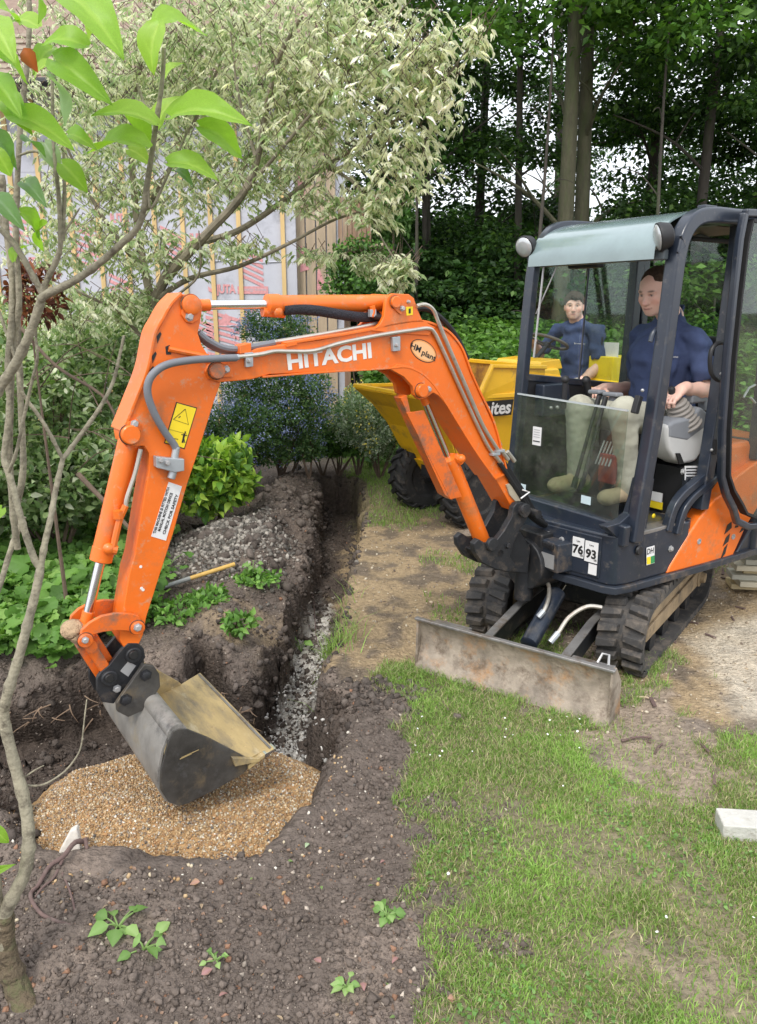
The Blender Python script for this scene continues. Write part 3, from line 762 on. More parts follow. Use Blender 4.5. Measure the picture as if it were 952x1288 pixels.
pipe([(345, 437), (400, 427), (455, 417), (478, 411)], -.01, .0085)
for (x_, y_) in ((313, 449), (498, 429)):
    boltp = part(MB().prism(pts([(x_ - 5, y_ - 5), (x_ + 5, y_ - 6), (x_ + 5, y_ + 12), (x_ - 4, y_ + 13)], BW + .014), BW, BW + .018), 'pipe_clamp', M_zinc, boom, bevel=.002)
    bolt(x_, y_ + 5, BW + .018, .007, boom)
part(MB().prism(pts([(300, 434), (314, 431), (314, 443), (300, 445)], BW - .01), BW - .05, BW + .006), 'pipe_clamp', M_or, boom, bevel=.003)
part(MB().prism(pts([(358, 430), (372, 428), (372, 434), (358, 437)], BW - .01), BW - .09, BW + .006), 'pipe_clamp', M_or, boom, bevel=.003)
for (x_, y_) in ((622, 571), (628, 567)):
    part(MB().box(ep(x_, y_, BW + .012), (.05, .03, .012)), 'pipe_clamp', M_zinc, boom, bevel=.002)
for (x_, y_, r) in ((622, 572, .011), (630, 566, .011), (638, 568, .011)):
    part(MB().tube([ep(x_, y_, BW + .012), ep(x_ + 9, y_ + 12, BW + .012)], r, 8), 'pipe_union', M_pipe, boom)
# black hoses along the boom's back and down into the frame
for i, off in enumerate((0, .022, -.026, .05)):
    pipe([(470, 398), (492, 400), (528, 388), (550, 396), (572, 420), (588, 452)], [off] * 6, .012, M_hose, 'rubber_hose')
for i, (off, sx) in enumerate(((BW + .012, 0), (.03, 3), (-.02, 6), (.06, -4))):
    pipe([(628 + sx, 582), (640 + sx, 600), (654 + sx, 622), (668 + sx, 646), (686 + sx, 660), (700, 672 + sx)], [off, off, off, off * .9, off * .6, 0], .013, M_hose, 'rubber_hose')
part(MB().prism(pts([(636, 610), (640, 608), (655, 628), (650, 633), (640, 622)], BW + .004), BW, BW + .01), 'keeper_plate', pbr('primer_plate', (.42, .37, .27), .6, var=.2), boom)

# ---- arm ----
AW = .062
arm_out = [(224, 370), (232, 370), (249, 375), (255, 387), (252, 405), (249, 419), (254, 434), (262, 447), (272, 458), (279, 470), (277, 484), (269, 506), (262, 529), (249, 570), (236, 608), (218, 671), (206, 708), (184.4, 776), (180, 799), (176, 808),
           (165, 822), (158, 818), (150, 805), (155, 767), (163, 720), (169, 700), (177, 650), (187, 592), (187, 570), (181, 561), (168, 562), (157, 558), (155, 545), (163, 522), (170, 507), (178, 487), (186, 466), (190, 440), (195, 422), (205, 403), (215, 386)]
arm = part(MB().prism(pts(arm_out, AW), -AW, AW), 'arm', M_or, bevel=.004)
# slotted back plate strip
back = smoothpath([ep(a + 1, b, AW) for a, b in ((227, 369), (214, 382), (203, 401), (193, 421), (184, 464), (168, 506), (159, 528), (153, 543))], 4)
back = [Vector((q.x, 0, q.z)) for q in back]
part(MB().strip(back, .010, 2 * AW + .016, up=(0, 1, 0)), 'back_plate', M_or, arm, bevel=.002)
for (a, b) in ((197, 423), (191, 448), (188, 466)):
    part(MB().prism(pts([(a, b), (a + 4.5, b - 6), (a + 6, b - 3), (a + 1, b + 9)], AW + .001), AW, AW + .0015), 'slot', M_inkk, arm, smooth=0)
boltplate([(228, 382), (238, 376), (246, 380), (252, 388), (249, 402), (241, 407), (233, 405), (227, 396)], AW, .010, arm)
boss(240, 383.5, AW + .008, .034, .014, parent=arm); bolt(238, 398.5, AW + .010, .012, arm)
boltplate([(152, 548), (160, 530), (172, 527), (176, 534), (172, 553), (160, 558)], AW, .012, arm)
boss(163.5, 546.5, AW + .01, .034, .018, parent=arm); bolt(169, 533, AW + .012, .011, arm)
# grease pipe slot + rod seen through upper arm
part(MB().prism(pts([(208, 436), (213, 434), (216, 438), (215, 446), (209, 446)], AW + .001), AW, AW + .0015), 'slot', M_inkk, arm, smooth=0)
part(MB().tube([ep(212, 439, AW + .004), ep(262, 449, AW + .004)], .010, 8), 'grease_tube', M_or, arm)
# grey hose loop to valve block
hp = smoothpath([ep(a, b, y) for a, b, y in ((297, 450, BW + .02), (270, 451, BW + .03), (240, 453, AW + .05), (212, 458, AW + .05), (196, 467, AW + .045), (187, 480, AW + .04), (186, 497, AW + .035), (194, 520, AW + .03), (207, 543, AW + .025), (218, 558, AW + .02), (222, 566, AW + .02))], 6)
part(MB().tube(hp, .0135, 12), 'grey_hose', M_gry, arm)
part(MB().tube([ep(300, 449, BW + .02), ep(287, 450.5, BW + .022)], .011, 10), 'pipe_union', M_zinc, arm)
vb = MB().prism(pts([(195.5, 574), (213, 576), (231, 577), (231, 592), (219, 594), (196, 588)], AW + .03), AW + .002, AW + .038)
vb.tube([ep(222, 562, AW + .02), ep(219, 578, AW + .02)], .014, 10).tube([ep(218, 592, AW + .02), ep(215, 602, AW + .02)], .015, 10)
part(vb, 'valve_block', M_zinc, arm, bevel=.003)
bolt(202, 579, AW + .038, .008, arm); bolt(210, 582, AW + .038, .009, arm)
quad_decal([(221.5, 505.5), (247.8, 512.7), (232, 565), (206, 557.5)], AW, M_inkk, 'warning_label', arm, .0010)
quad_decal([(222.5, 507), (246.5, 513.7), (231.3, 563.4), (207.6, 556.5)], AW, M_yls, 'warning_label', arm, .0020)
def line_decal(p, y, wd, name='printed_line', mat=M_inkk, parent=None, closed=False):
    P_ = [ep(a, b, y) for a, b in p]
    if closed: P_ = P_ + [P_[0], P_[1]]
    return part(MB().strip(P_, wd, .0008, up=(0, 1, 0)), name, mat, parent or arm, smooth=0)
line_decal([(233, 514.5), (218, 527.5), (237, 534)], AW + .0025, .0022, closed=True)
line_decal([(224.5, 525.5), (227, 523.5)], AW + .0025, .003)
line_decal([(215.5, 551), (224, 552.5)], AW + .0025, .0022)
line_decal([(232, 545), (229.5, 557)], AW + .0025, .007, 'printed_figure'); line_decal([(228, 546.5), (235.5, 548)], AW + .0025, .003, 'printed_figure')
line_decal([(231, 551), (232.5, 557)], AW + .0026, .003, 'printed_figure'); line_decal([(232.6, 544.6), (233.3, 542.6)], AW + .0025, .005, 'printed_figure')
line_decal([(213, 540), (235, 546)], AW + .0025, .0010)
quad_decal([(212, 606), (228.6, 611.7), (208.5, 680), (190, 674.5)], AW, M_whs, 'notice_label', arm, .0015)
for s_, (a, b), (c, d), hpx in (('THIS MACHINE IS FITTED WITH', (212, 613), (194, 671), 3.4), ('MANUAL MOTION DEVICE', (216, 620), (200, 668), 3.4), ('CHECK FOR SAFETY', (223, 622), (206, 672), 3.4)):
    side_text('notice_lettering', s_, (c, d), (a, b), hpx, AW + .0022, M_inkk, arm, bold=.03)
# chips in the paint
for (a, b) in ((177, 713), (180, 742), (98 + 80, 740)):
    c = ep(a, b, AW); part(MB().lathe([(.006, 0), (.005, .0012)], (c.x, AW, c.z), (0, 1, 0), 7), 'paint_chip', M_wht, arm)

# ---- hydraulic rams ----
def ram(name, base, tip, r, rod_r, split, y=0, mat=M_or, rodmat=M_chr, gland=1.08, parent=None):
    a, b = ep(*base, y), ep(*tip, y); d = b - a; L = d.length; u = d / L
    o = part(MB().lathe([(r * .7, -.0), (r, .012), (r, L * split - .05), (r * gland, L * split - .05), (r * gland, L * split), (rod_r * 1.3, L * split + .006)], a, u, 26), name, mat, parent, bevel=.001)
    part(MB().lathe([(rod_r, 0), (rod_r, L * (1 - split))], a + u * L * split, u, 20), 'chrome_rod', rodmat, o)
    part(MB().lathe([(rod_r * 1.7, -.035), (rod_r * 1.7, .035)], b, (0, 1, 0), 18).tube([b - u * .07, b - u * .01], rod_r * 1.25, 12), 'rod_eye', mat, o)
    part(MB().lathe([(r * .9, -.035), (r * .9, .035)], a, (0, 1, 0), 18), 'base_eye', mat, o)
    return o
c1 = ram('arm_ram', (497, 381), (240, 384), .0345, .0175, .665, gland=1.12)
part(MB().tube([ep(330, 392, .0), ep(357, 394, .0)], .019, 12).ball(ep(349, 392, .02), .022), 'ram_port', M_or, c1)
pipe([(357, 390), (375, 389), (400, 391), (430, 396), (455, 399), (475, 398)], [.02, .025, .03, .03, .02, .0], .021, pbr('hose_sleeve', (.022, .022, .03), .9, var=.3, scale=30, bump=.2, bscale=150), 'sleeved_hose', c1, seg=12)
pipe([(468, 385), (469, 392), (467, 398)], .05, .012, M_or, 'ram_port', c1)
part(MB().box(ep(468, 394, .05), (.03, .02, .03)), 'hose_union', M_zinc, c1, bevel=.002)
# hose pair arcing from arm top to boom
pipe([(250, 418), (262, 428), (280, 437), (300, 439), (330, 434), (345, 431)], .045, .012, M_gry, 'grey_hose', arm)
pipe([(250, 422), (262, 433), (280, 441), (300, 442)], .02, .012, M_gry, 'grey_hose', arm)
c2 = ram('bucket_ram', (163, 551), (106, 792), .038, .018, .635, gland=1.05)
pipe([(177, 565), (170, 595), (160, 625), (158, 638)], .055, .008, M_pipe, 'hydraulic_pipe', c2)
pipe([(158, 636), (154, 645), (150, 655), (146, 672), (143, 686), (141, 692)], .055, .012, M_or, 'ram_port', c2)
part(MB().ball(ep(137, 690, .05), .022).tube([ep(137, 690, .05), ep(147, 692, .055)], .018, 10).lathe([(.018, 0), (.018, .03)], ep(149, 652, .055), (0, 0, 1), 8), 'ram_port', M_or, c2)
c3 = ram('boom_ram', (610, 689), (529, 491), .041, .0155, .60, gland=1.02)
part(MB().ball(ep(580, 577, .05), .022).tube([ep(572, 574, .03), ep(582, 581, .05)], .02, 10), 'ram_port', M_or, c3)
gp_ = pts([(513, 519), (505, 505), (508, 498), (526, 500), (531, 512), (581, 626), (565, 628)], .045)
gd = MB().prism(pts([(511, 519), (533, 516), (581, 625), (566, 628)], .052), .046, .054)
gd.prism(pts([(500, 500), (508, 496), (513, 519), (566, 628), (556, 622)], .03), -.005, .052)
part(gd, 'ram_guard', M_ord, c3, bevel=.002)

# ---- bucket linkage ----
link = [(103, 793), (112, 784), (128, 775), (146, 771.5), (166, 772), (175, 775), (180, 785), (178, 794), (172, 798), (163, 794), (150, 793), (130, 795), (116, 799), (109, 806), (101, 801)]
for y0 in (AW + .008, -AW - .026):
    part(MB().prism(pts(link, AW + .026), y0, y0 + .018), 'guide_link', M_ord, exc, bevel=.003)
boss(172.5, 789, AW + .026, .026, .014, M_ord); bolt(173, 789, AW + .040, .012)
boss(107, 805, AW + .026, .026, .014, M_ord); bolt(107, 805, AW + .040, .010)
L1, L2 = ep(107, 803, 0), ep(138, 851, 0)
part(MB().tube([Vector((L1.x, -AW - .02, L1.z)), Vector((L1.x, AW + .026, L1.z))], .022, 14), 'link_pin', M_ord)
part(MB().strip([L1, L2], .085, .052, up=(0, 1, 0)).strip([L1 + Vector((0, 0, 0)), L2], .04, .12, up=(0, 1, 0)), 'bucket_link', M_ord, bevel=.006)
part(MB().ball(ep(92, 792, .0), .045, sc3=(1, 1.3, .8)).ball(ep(98, 800, .03), .03), 'clay_lump', pbr('dry_clay', (.40, .28, .17), .95, var=.3, scale=20, bump=.3, bscale=50))
# quick hitch + bucket ears
hitch = [(152, 816), (160, 808), (172, 808), (180, 815), (182, 826), (176, 834), (166, 850), (150, 875), (142, 884), (128, 882), (121, 868), (121, 852), (126, 844), (136, 836)]
for y0 in (.045, -.065):
    part(MB().prism(pts(hitch, .055), y0, y0 + .02), 'quick_hitch', M_cast, bevel=.003)
hq = part(MB().prism(pts([(140, 846), (160, 826), (168, 832), (150, 868), (136, 876)], .05), -.045, .045), 'quick_hitch', M_cast, bevel=.003)
boss(167, 823, .065, .030, .016, M_cast); boss(137, 852, .065, .030, .016, M_cast); boss(167, 823, .081, .016, .012, M_inkk, bolt=False); boss(137, 852, .081, .015, .012, M_inkk)
bolt(147, 866, .065, .012)
quad_decal([(151, 844), (161, 832), (171, 837), (161, 851)], .066, M_grs, 'silver_plate', hq, .0015)
HB = .37      # half bucket width
ears = [(168, 850), (180, 834), (192, 836), (199, 846), (200, 862), (192, 875), (182, 890), (160, 900), (146, 893), (145, 882)]
# bucket, profile on the near cheek
cheek = pts([(213, 930), (218, 920), (225, 917), (234, 917), (262, 928), (310, 953), (318, 960), (305, 974), (270, 994), (238, 1010), (226, 1014), (212, 1009), (202, 994), (203, 968)], HB)
bucket = part(MB().prism(cheek, HB - .012, HB), 'bucket', M_bkd, bevel=.002)
part(MB().prism(cheek, -HB, -HB + .012), 'cheek_plate', M_bki, bucket, bevel=.002)
# shell: open-fronted wrapper following the cheek from top lip round the back to the cutting lip
sh = pts([(221, 919), (216, 926), (208, 945), (203.5, 968), (202.5, 990), (212, 1007.5), (226, 1012.5), (238, 1008.5), (270, 992.5), (305, 972), (317, 960)], HB)
def shell(line, y0, y1, th, name, mat, parent, flip=-1):
    n = len(line); L_ = [Vector((a, 0, b)) for a, b in line]; off = []
    for i in range(n):
        t = (L_[min(i + 1, n - 1)] - L_[max(i - 1, 0)]).normalized(); off.append(Vector((t.z, 0, -t.x)) * th * flip)
    poly = [(q.x, q.z) for q in L_] + [((q + o).x, (q + o).z) for q, o in reversed(list(zip(L_, off)))]
    return part(MB().prism(poly, y0, y1), name, mat, parent, bevel=.001)
shell(sh, -HB + .012, HB - .012, .010, 'bucket_shell', M_bkt, bucket)
# inner liner (muddy ochre), just inside
ctr = Vector((sum(a for a, b in sh) / len(sh), 0, sum(b for a, b in sh) / len(sh)))
# torque tube and upper plate
t0 = xz(222, 921, HB)
part(MB().tube([(t0[0] - .004, -HB + .005, t0[1] - .01), (t0[0] - .004, HB - .005, t0[1] - .01)], .036, 22), 'torque_tube', M_bkt, bucket)
for y0 in (.085, -.105):
    part(MB().prism(pts(ears, .09), y0, y0 + .02), 'bucket_ear', M_bkd, bucket, bevel=.003)
part(MB().prism(pts([(170, 856), (190, 846), (196, 860), (184, 880), (160, 896), (150, 888)], .09), -.085, .085), 'bucket_ear', M_bkd, bucket, bevel=.003)
bolt(183, 849, .107, .018, bucket, M_cast); bolt(158, 880, .107, .018, bucket, M_cast)
# lip, cutting edge
l0 = xz(318, 960, HB); l1 = xz(345, 947, HB)
lipx, lipz = 2.442, .172
floor_ = sh[3:] + [(lipx + .06, lipz - .025), (lipx, lipz)]
shell([sh[0], sh[1], sh[2], (sh[3][0] - .012, sh[3][1]), (2.85, .13), (2.80, .100), (2.74, .108), (lipx, lipz - .002)], -HB + .012, HB - .012, .005, 'liner', M_bki, bucket, flip=1)
ce = MB().prism([(2.545, .124), (lipx, lipz - .004), (lipx - .004, lipz + .006), (2.545, .142)], -HB - .01, HB + .01)
part(ce, 'cutting_edge', M_bki, bucket, bevel=.001)
part(MB().prism([(lipx + .035, lipz - .022), (lipx - .012, lipz - .004), (lipx - .012, lipz + .004), (lipx + .035, lipz - .006)], HB - .03, HB + .012), 'worn_corner', M_chr, bucket)
part(MB().prism([(2.60, .16), (2.50, .145), (2.50, .158), (2.61, .2)], HB + .0, HB + .016), 'cheek_wear_strip', M_bki, bucket, bevel=.002)
for k_ in range(26):
    yy = R.uniform(-HB, HB); dx_ = R.uniform(.01, .26) * R.random() ** .6; part(MB().ball((lipx + dx_, yy, lipz - dx_ * .205 + .002), R.uniform(.003, .0085), 6, 4, (1.5, 1.2, .45)), 'clay_crumb', M_bki, bucket)
part(MB().tube([(2.795, -HB + .02, .335), (2.795, HB - .02, .335)], .006, 6), 'weld_bead', M_bkd, bucket)
part(MB().strip([Vector((lipx + .006, -HB, lipz + .004)), Vector((lipx + .006, HB, lipz + .004))], .009, .004, up=(0, 0, 1)), 'bright_edge', M_stl, bucket)
# shiny scratch and a bead of clay on the cheek
for p_, q_ in (((226, 955), (241, 948)), ((228, 953), (250, 943))):
    part(MB().strip([ep(*p_, HB + .001), ep(*q_, HB + .001)], .003, .001, up=(0, 1, 0)), 'scratch', M_bki, bucket, smooth=0)

# ---- swing bracket ----
br = [(650, 633), (657, 631), (664, 636), (667, 644), (662, 655), (654, 667), (646, 684), (642, 700), (650, 712), (640, 720), (622, 716), (606, 708), (597, 694), (596, 684), (602, 678), (612, 684), (622, 683), (634, 668), (644, 650), (646, 638)]
bro = None
for y0, y1 in ((.08, .115), (-.045, -.015)):
    o = part(MB().prism(pts(br, .115), y0, y1), 'swing_bracket', M_cast, bevel=.006)
    bro = bro or o
part(MB().prism(pts([(645, 672), (655, 668), (668, 690), (664, 722), (636, 720), (612, 708), (600, 694), (614, 692), (634, 690)], .08), -.08, .08), 'swing_post', M_cast, bevel=.01)
boss(657.5, 641.5, .115, .036, .022, M_cast, bro); boss(657.5, 641.5, .137, .016, .008, M_cast, bro)
boss(617, 684, .115, .034, .02, M_cast, bro); bolt(638, 686, .115, .014, bro, M_cast)
part(MB().tube([(.76, 0, .30), (.76, 0, .62)], .05, 20), 'swing_post', M_cast, bevel=.004)
part(MB().tube([ep(657, 641, -.115), ep(657, 641, .115)], .02, 14), 'pivot_pin', M_cast) if False else None
part(MB().tube([(ep(657, 641, 0).x, -.075, ep(657, 641, 0).z), (ep(657, 641, 0).x, .115, ep(657, 641, 0).z)], .022, 14), 'pivot_pin', M_cast)
part(MB().tube([(ep(610, 689, 0).x, -.05, ep(610, 689, 0).z), (ep(610, 689, 0).x, .115, ep(610, 689, 0).z)], .02, 14), 'pivot_pin', M_cast)
part(MB().tube([(.56, 0, .50), (.78, 0, .50)], .14, 18), 'swing_housing', M_cast, bevel=.01)
part(MB().box((.68, 0, .62), (.14, .2, .12)), 'swing_housing', M_cast, bevel=.01)
# white hook of wire by the hoses
part(MB().tube([ep(657, 616, .12), ep(666, 619, .14), ep(655, 627, .14)], .004, 6), 'wire_hook', M_whs)
# little box with silver plate in front of the deck
part(MB().prismz([(.60, .10), (.74, .085), (.75, .215), (.60, .235)], .50, .655), 'valve_cover', M_navyd, bevel=.008)
m_ = Vector((.747, .15, .56))
part(MB().box((.751, .15, .555), (.004, .085, .075)), 'silver_plate', M_grs)
part(MB().box((.75, .15, .635), (.02, .07, .025)), 'cover_latch', M_blk, bevel=.003)

# ---- upper deck (turntable skirt) ----
outl = [(.672, -.40), (.70, -.22), (.695, .02), (.675, .20), (.640, .42), (.61, .475), (.52, .49), (-.15, .505), (-.62, .50), (-.80, .40), (-.88, .15), (-.90, 0), (-.88, -.15), (-.80, -.40), (-.62, -.50), (.2, -.5), (.5, -.48)]
deck = part(MB().prismz(outl, .435, .475), 'deck_plate', M_navyd, bevel=.006)
fr_ = [(.648, -.38), (.672, -.20), (.668, .02), (.652, .20), (.615, .42), (.59, .455), (.52, .472), (.05, .478), (.05, -.47), (.5, -.46)]
skirt = part(MB().prismz(fr_, .475, .735), 'deck_skirt', M_navy, bevel=.012)
part(MB().prismz([(.66, .02), (.675, .022), (.655, .21), (.63, .385), (.615, .38), (.64, .2)], .50, .715), 'front_panel', M_navy, skirt, bevel=.006)
def fplate(name, p0, p1, off, th, mat, parent):
    """thin plate between two bottom corners p0,p1 (x,y,z0) with height z1 on the front face"""
    a = Vector(p0[:3]); b = Vector(p1[:3]); d = (b - a).normalized(); nrm = Vector((d.y, -d.x, 0))
    if nrm.x < 0: nrm = -nrm
    h = p0[3]
    a += nrm * off; b += nrm * off
    vs = [a, b, b + Vector((0, 0, h)), a + Vector((0, 0, h))]
    vs += [q + nrm * th for q in vs]
    return part(MB().add(vs, [(0, 1, 2, 3), (7, 6, 5, 4), (0, 4, 5, 1), (1, 5, 6, 2), (2, 6, 7, 3), (3, 7, 4, 0)]), name, mat, parent, smooth=0), a, b, nrm
# number plates 76 / 93 and small plates on the front panel, facing forward
def front_x(y):      # front face x at y (panel)
    return np.interp(y, [.02, .21, .385, .455], [.675, .655, .63, .60])
def front_decal(y0, y1, z0, z1, mat, name, off=.004):
    return fplate(name, (front_x(y0), y0, z0, z1 - z0), (front_x(y1), y1, z0), off, .0015, mat, skirt)
for s_, y0, y1, z0, z1 in (('76', .225, .292, .585, .69), ('93', .298, .372, .577, .685)):
    o_, a, b, nrm = front_decal(y0, y1, z0, z1, M_whs, 'number_plate')
    c = (a + b) / 2 + Vector((0, 0, (z1 - z0) * .38)) + nrm * .0022
    # page-right is towards +y
    mm = plane_matrix(c, (b - a), nrm); text_obj('number_lettering', s_, .062, M_inkk, skirt, mm, bold=.0022)
    c2_ = (a + b) / 2 + Vector((0, 0, (z1 - z0) * .82)) + nrm * .0022
    text_obj('number_lettering', 'Lwa' if s_ == '93' else 'Lpa', .015, M_inkk, skirt, plane_matrix(c2_, (b - a), nrm))
    text_obj('number_lettering', 'dB', .016, M_inkk, skirt, plane_matrix(c + (b - a) * .34 + Vector((0, 0, -.026)), (b - a), nrm))
front_decal(.325, .372, .515, .57, M_whs, 'white_sticker'); front_decal(.095, .118, .525, .565, M_whs, 'white_sticker')
for k_ in range(4): front_decal(.098, .115, .529 + k_ * .009, .532 + k_ * .009, M_inkk, 'printed_line', .0058)
for (y_, z_) in ((.075, .665), (.16, .655)):
    part(MB().lathe([(.016, 0), (.016, .006), (.009, .008), (.009, .003)], (front_x(y_) + .005, y_, z_), (1, .1, 0), 12), 'bolt', M_grs, skirt)
for dz in (0, .014, .028): part(MB().box((front_x(.17) + .006, .17 + .0, .62 + dz), (.006, .045, .006)), 'vent_slot', M_inkk, skirt)
# side face details
bolt(843, 690, .478, .013, skirt)
c = ep(803, 692, .478); part(MB().lathe([(.024, 0), (.026, .004), (.02, .012), (.006, .013)], (c.x, .478, c.z), (0, 1, 0), 16), 'filler_plug', M_blk, skirt)
quad_decal([(813, 689), (823, 686), (823, 708), (813, 711)], .479, M_whs, 'fuel_sticker', skirt)
quad_decal([(813.5, 701), (818, 700), (818, 709), (813.5, 710)], .4805, M_yls, 'fuel_sticker', skirt)
quad_decal([(818.5, 700), (823, 698.5), (823, 707.5), (818.5, 709)], .4805, pbr('green_sticker', (.03, .25, .08), .5, bump=0), 'fuel_sticker', skirt)
side_text('sticker_lettering', 'DH', (814, 694.5), (822, 692.5), 7, .4805, M_inkk, skirt, bold=.02)

# orange engine cover on the near side and the charcoal rear
orc = pts([(838, 722), (842, 712), (868, 669), (884, 645), (899, 628), (912, 618), (925, 600), (952, 580), (990, 560), (1100, 540), (1120, 640), (952, 640), (938, 662), (921, 700)], .48)
cov = part(MB().prism(orc, .20, .484), 'engine_cover', M_or, bevel=.012)
part(MB().prism(pts([(923, 703), (936, 680), (946, 664), (960, 645), (1130, 640), (1130, 700), (962, 694)], .48), .1, .476), 'rear_fairing', M_navy, bevel=.012)
for q_ in (((915, 660), (920, 656), (920, 664), (911, 672)), ((913, 676), (918, 671), (916, 681), (909, 687)), ((911, 689), (915, 684), (912, 696), (906, 704)), ((934, 662), (939, 659), (936, 666), (930, 670)), ((925, 661), (930, 660), (928, 663), (924, 664))):
    part(MB().prism(pts(q_, .485), .4845, .4865), 'vent_slot', M_inkk, cov, smooth=0)
for (a, b) in ((879, 681), (922, 675)):
    c = ep(a, b, .484); part(MB().lathe([(.016, 0), (.016, .004), (.010, .004), (.010, .001)], (c.x, .484, c.z), (0, 1, 0), 14), 'bolt', M_zinc, cov)
# engine hood behind the cab and counterweight
part(MB().prismz([(-.30, -.47), (-.30, .44), (-.60, .44), (-.78, .36), (-.86, .12), (-.86, -.12), (-.78, -.38), (-.6, -.47)], .475, 1.10), 'rear_hood', M_or, bevel=.03)
part(MB().prismz([(-.55, -.50), (-.55, .50), (-.64, .49), (-.82, .38), (-.90, .14), (-.90, -.14), (-.82, -.38), (-.64, -.49)], .44, .74), 'counterweight', M_navy, bevel=.03)

# ---- cab ----
YN, YF = .455, -.36
def seg3(l): return [Vector(p) for p in l]
cabf = MB()
def bar(p, wd, ht, up=(0, 1, 0), name='cab_frame', mat=None, n=5):
    return part(MB().strip(smoothpath(p, n) if len(p) > 2 else p, wd, ht, up=up), name, mat or M_navy, cabp, bevel=.008)
# near front pillar, wide, with flared foot
ip = [(796, 682), (808, 610), (820, 540), (832, 460), (842, 385), (850, 325), (858, 295), (872, 276), (893, 271), (930, 274), (1010, 278), (1100, 284)]
npil = smoothpath([ep(a, b, YN + .01) for a, b in ip], 5)
cabp = part(MB().strip(npil, .075, .07, up=(0, 1, 0)), 'cab_frame', M_navy, bevel=.014)
part(MB().prism(pts([(752, 660), (770, 655), (784, 644), (790, 625), (796, 600), (814, 600), (806, 650), (800, 688), (780, 686)], YN - .05), YN - .055, YN - .005), 'corner_gusset', M_navy, cabp, bevel=.006)
# far front pillar
fp = [ep(a, b, YF) for a, b in ((641, 636), (646, 590), (653, 520), (661, 430), (669, 350), (674, 322))]
bar(smoothpath(fp, 3), .05, .06, n=1)
x_t = fp[-1].x; z_t = fp[-1].z
bar([fp[-1], Vector((x_t - .10, YF, z_t + .13)), Vector((x_t - .3, YF, z_t + .17)), Vector((-.45, YF, 2.24))], .05, .05)
# lower front crossbeam with curved top edge
cb = MB()
xa = ep(641, 636, YF).x; xb = ep(797, 684, YN).x
cb.strip([Vector((.575, YF - .03, .755)), Vector((.578, .05, .750)), Vector((.565, YN + .03, .735))], .05, .11, up=(0, 0, 1))
part(cb, 'front_sill', M_navy, cabp, bevel=.012)
# header over the windscreen
hd = part(MB().strip([Vector((.425, YF, 2.045)), Vector((.425, YN, 2.045))], .035, .045, up=(0, 0, 1)), 'front_header', pbr('header_grey', (.1, .12, .13), .35, var=.1), cabp, bevel=.005)
# rear pillars
rp = [ep(a, b, YN + .01) for a, b in ((880, 640), (893, 560), (905, 480), (917, 390), (928, 310), (930, 280))]
bar(smoothpath(rp, 2), .07, .065, n=1)
bar([Vector((-.35, YF, .75)), Vector((-.40, YF, 1.4)), Vector((-.42, YF, 2.22))], .07, .06)
bar([Vector((-.52, YN, 1.0)), Vector((-.50, YN, 1.6)), Vector((-.46, YN, 2.24))], .06, .06)
bar([Vector((-.52, YF, 1.0)), Vector((-.50, YF, 1.6)), Vector((-.46, YF, 2.24))], .06, .06)
bar([Vector((-.46, YF, 2.24)), Vector((-.46, YN, 2.24))], .05, .05, up=(0, 0, 1))
bar([Vector((-.52, YF, 1.08)), Vector((-.52, YN, 1.08))], .05, .05, up=(0, 0, 1))
bar([Vector((.06, YF, 2.21)), Vector((.06, YN, 2.21))], .06, .04, up=(0, 0, 1))
bar([fp[1], Vector((.50, YF, 1.0))], .04, .04) if False else None
# far side lower wall (solid black) and window sill
part(MB().prism([(.555, .74), (.485, 1.43), (-.47, 1.30), (-.52, .74)], YF - .01, YF + .02), 'side_wall', M_blk, cabp, bevel=.003)
bar([Vector((.485, YF + .01, 1.44)), Vector((-.48, YF + .01, 1.33))], .04, .035)
bar([Vector((.03, YF, 1.38)), Vector((.0, YF, 2.2))], .012, .012, mat=None)
# door opening trim: double-grooved lower rear corner
for off, dd, yy in ((0, .045, YN + .01), (.055, .04, YN + .022)):
    P_ = [ep(a + off * 210, b + off * 70, yy) for a, b in ((838, 668), (846, 640), (858, 622), (876, 606), (890, 592), (897, 560))]
    bar(smoothpath(P_, 4), dd, .045, n=1)
part(MB().strip([ep(797, 682, YN), ep(866, 664, YN)], .02, .09, up=(0, 0, 1)), 'door_sill', M_navyd, cabp, bevel=.004)
part(MB().box((.30, YN - .02, .728), (.42, .08, .02)), 'tread_plate', M_stl, cabp, bevel=.003)
# floor, seat box, kick panel
part(MB().box((.14, .05, .715), (.80, .78, .03)), 'cab_floor', pbr('rubber_mat', (.05, .045, .04), .8, var=.3, dirt=((.2, .16, .12), .6, 8), bump=.08), cabp)
sb = part(MB().prism([(.02, .73), (.045, 1.0), (-.5, 1.03), (-.5, .73)], YF + .03, YN - .05), 'seat_box', M_blk, cabp, bevel=.006)
part(MB().strip([ep(858, 658, YN - .04), ep(864, 600, YN - .04)], .035, .03, up=(0, 1, 0)), 'box_edge', M_navyd, cabp, bevel=.004)
quad_decal([(861, 586), (882, 586), (879, 602), (861, 604)], YN - .035, M_whs, 'white_notice', sb)
for k_ in range(4): quad_decal([(863, 588.5 + k_ * 3.6), (879.5, 588.2 + k_ * 3.6), (879.5, 589.6 + k_ * 3.6), (863, 590 + k_ * 3.6)], YN - .0330, M_inkk, 'printed_line', sb)
part(MB().box((.052, .24, .82), (.006, .11, .05)), 'white_notice', M_whs, sb)
part(MB().box((.050, .24, .775), (.006, .12, .04)), 'yellow_notice', M_yls, sb)
bolt(858, 593, YN - .035, .012, sb)
part(MB().tube([ep(838, 656, .40), ep(855, 654, .40)], .015, 10).ball(ep(838, 656, .40), .018), 'floor_pedal', M_blk, cabp); part(MB().ball(ep(822, 649, .38), .013, sc3=(1, .5, 1)), 'pedal_cap', M_yls, cabp)
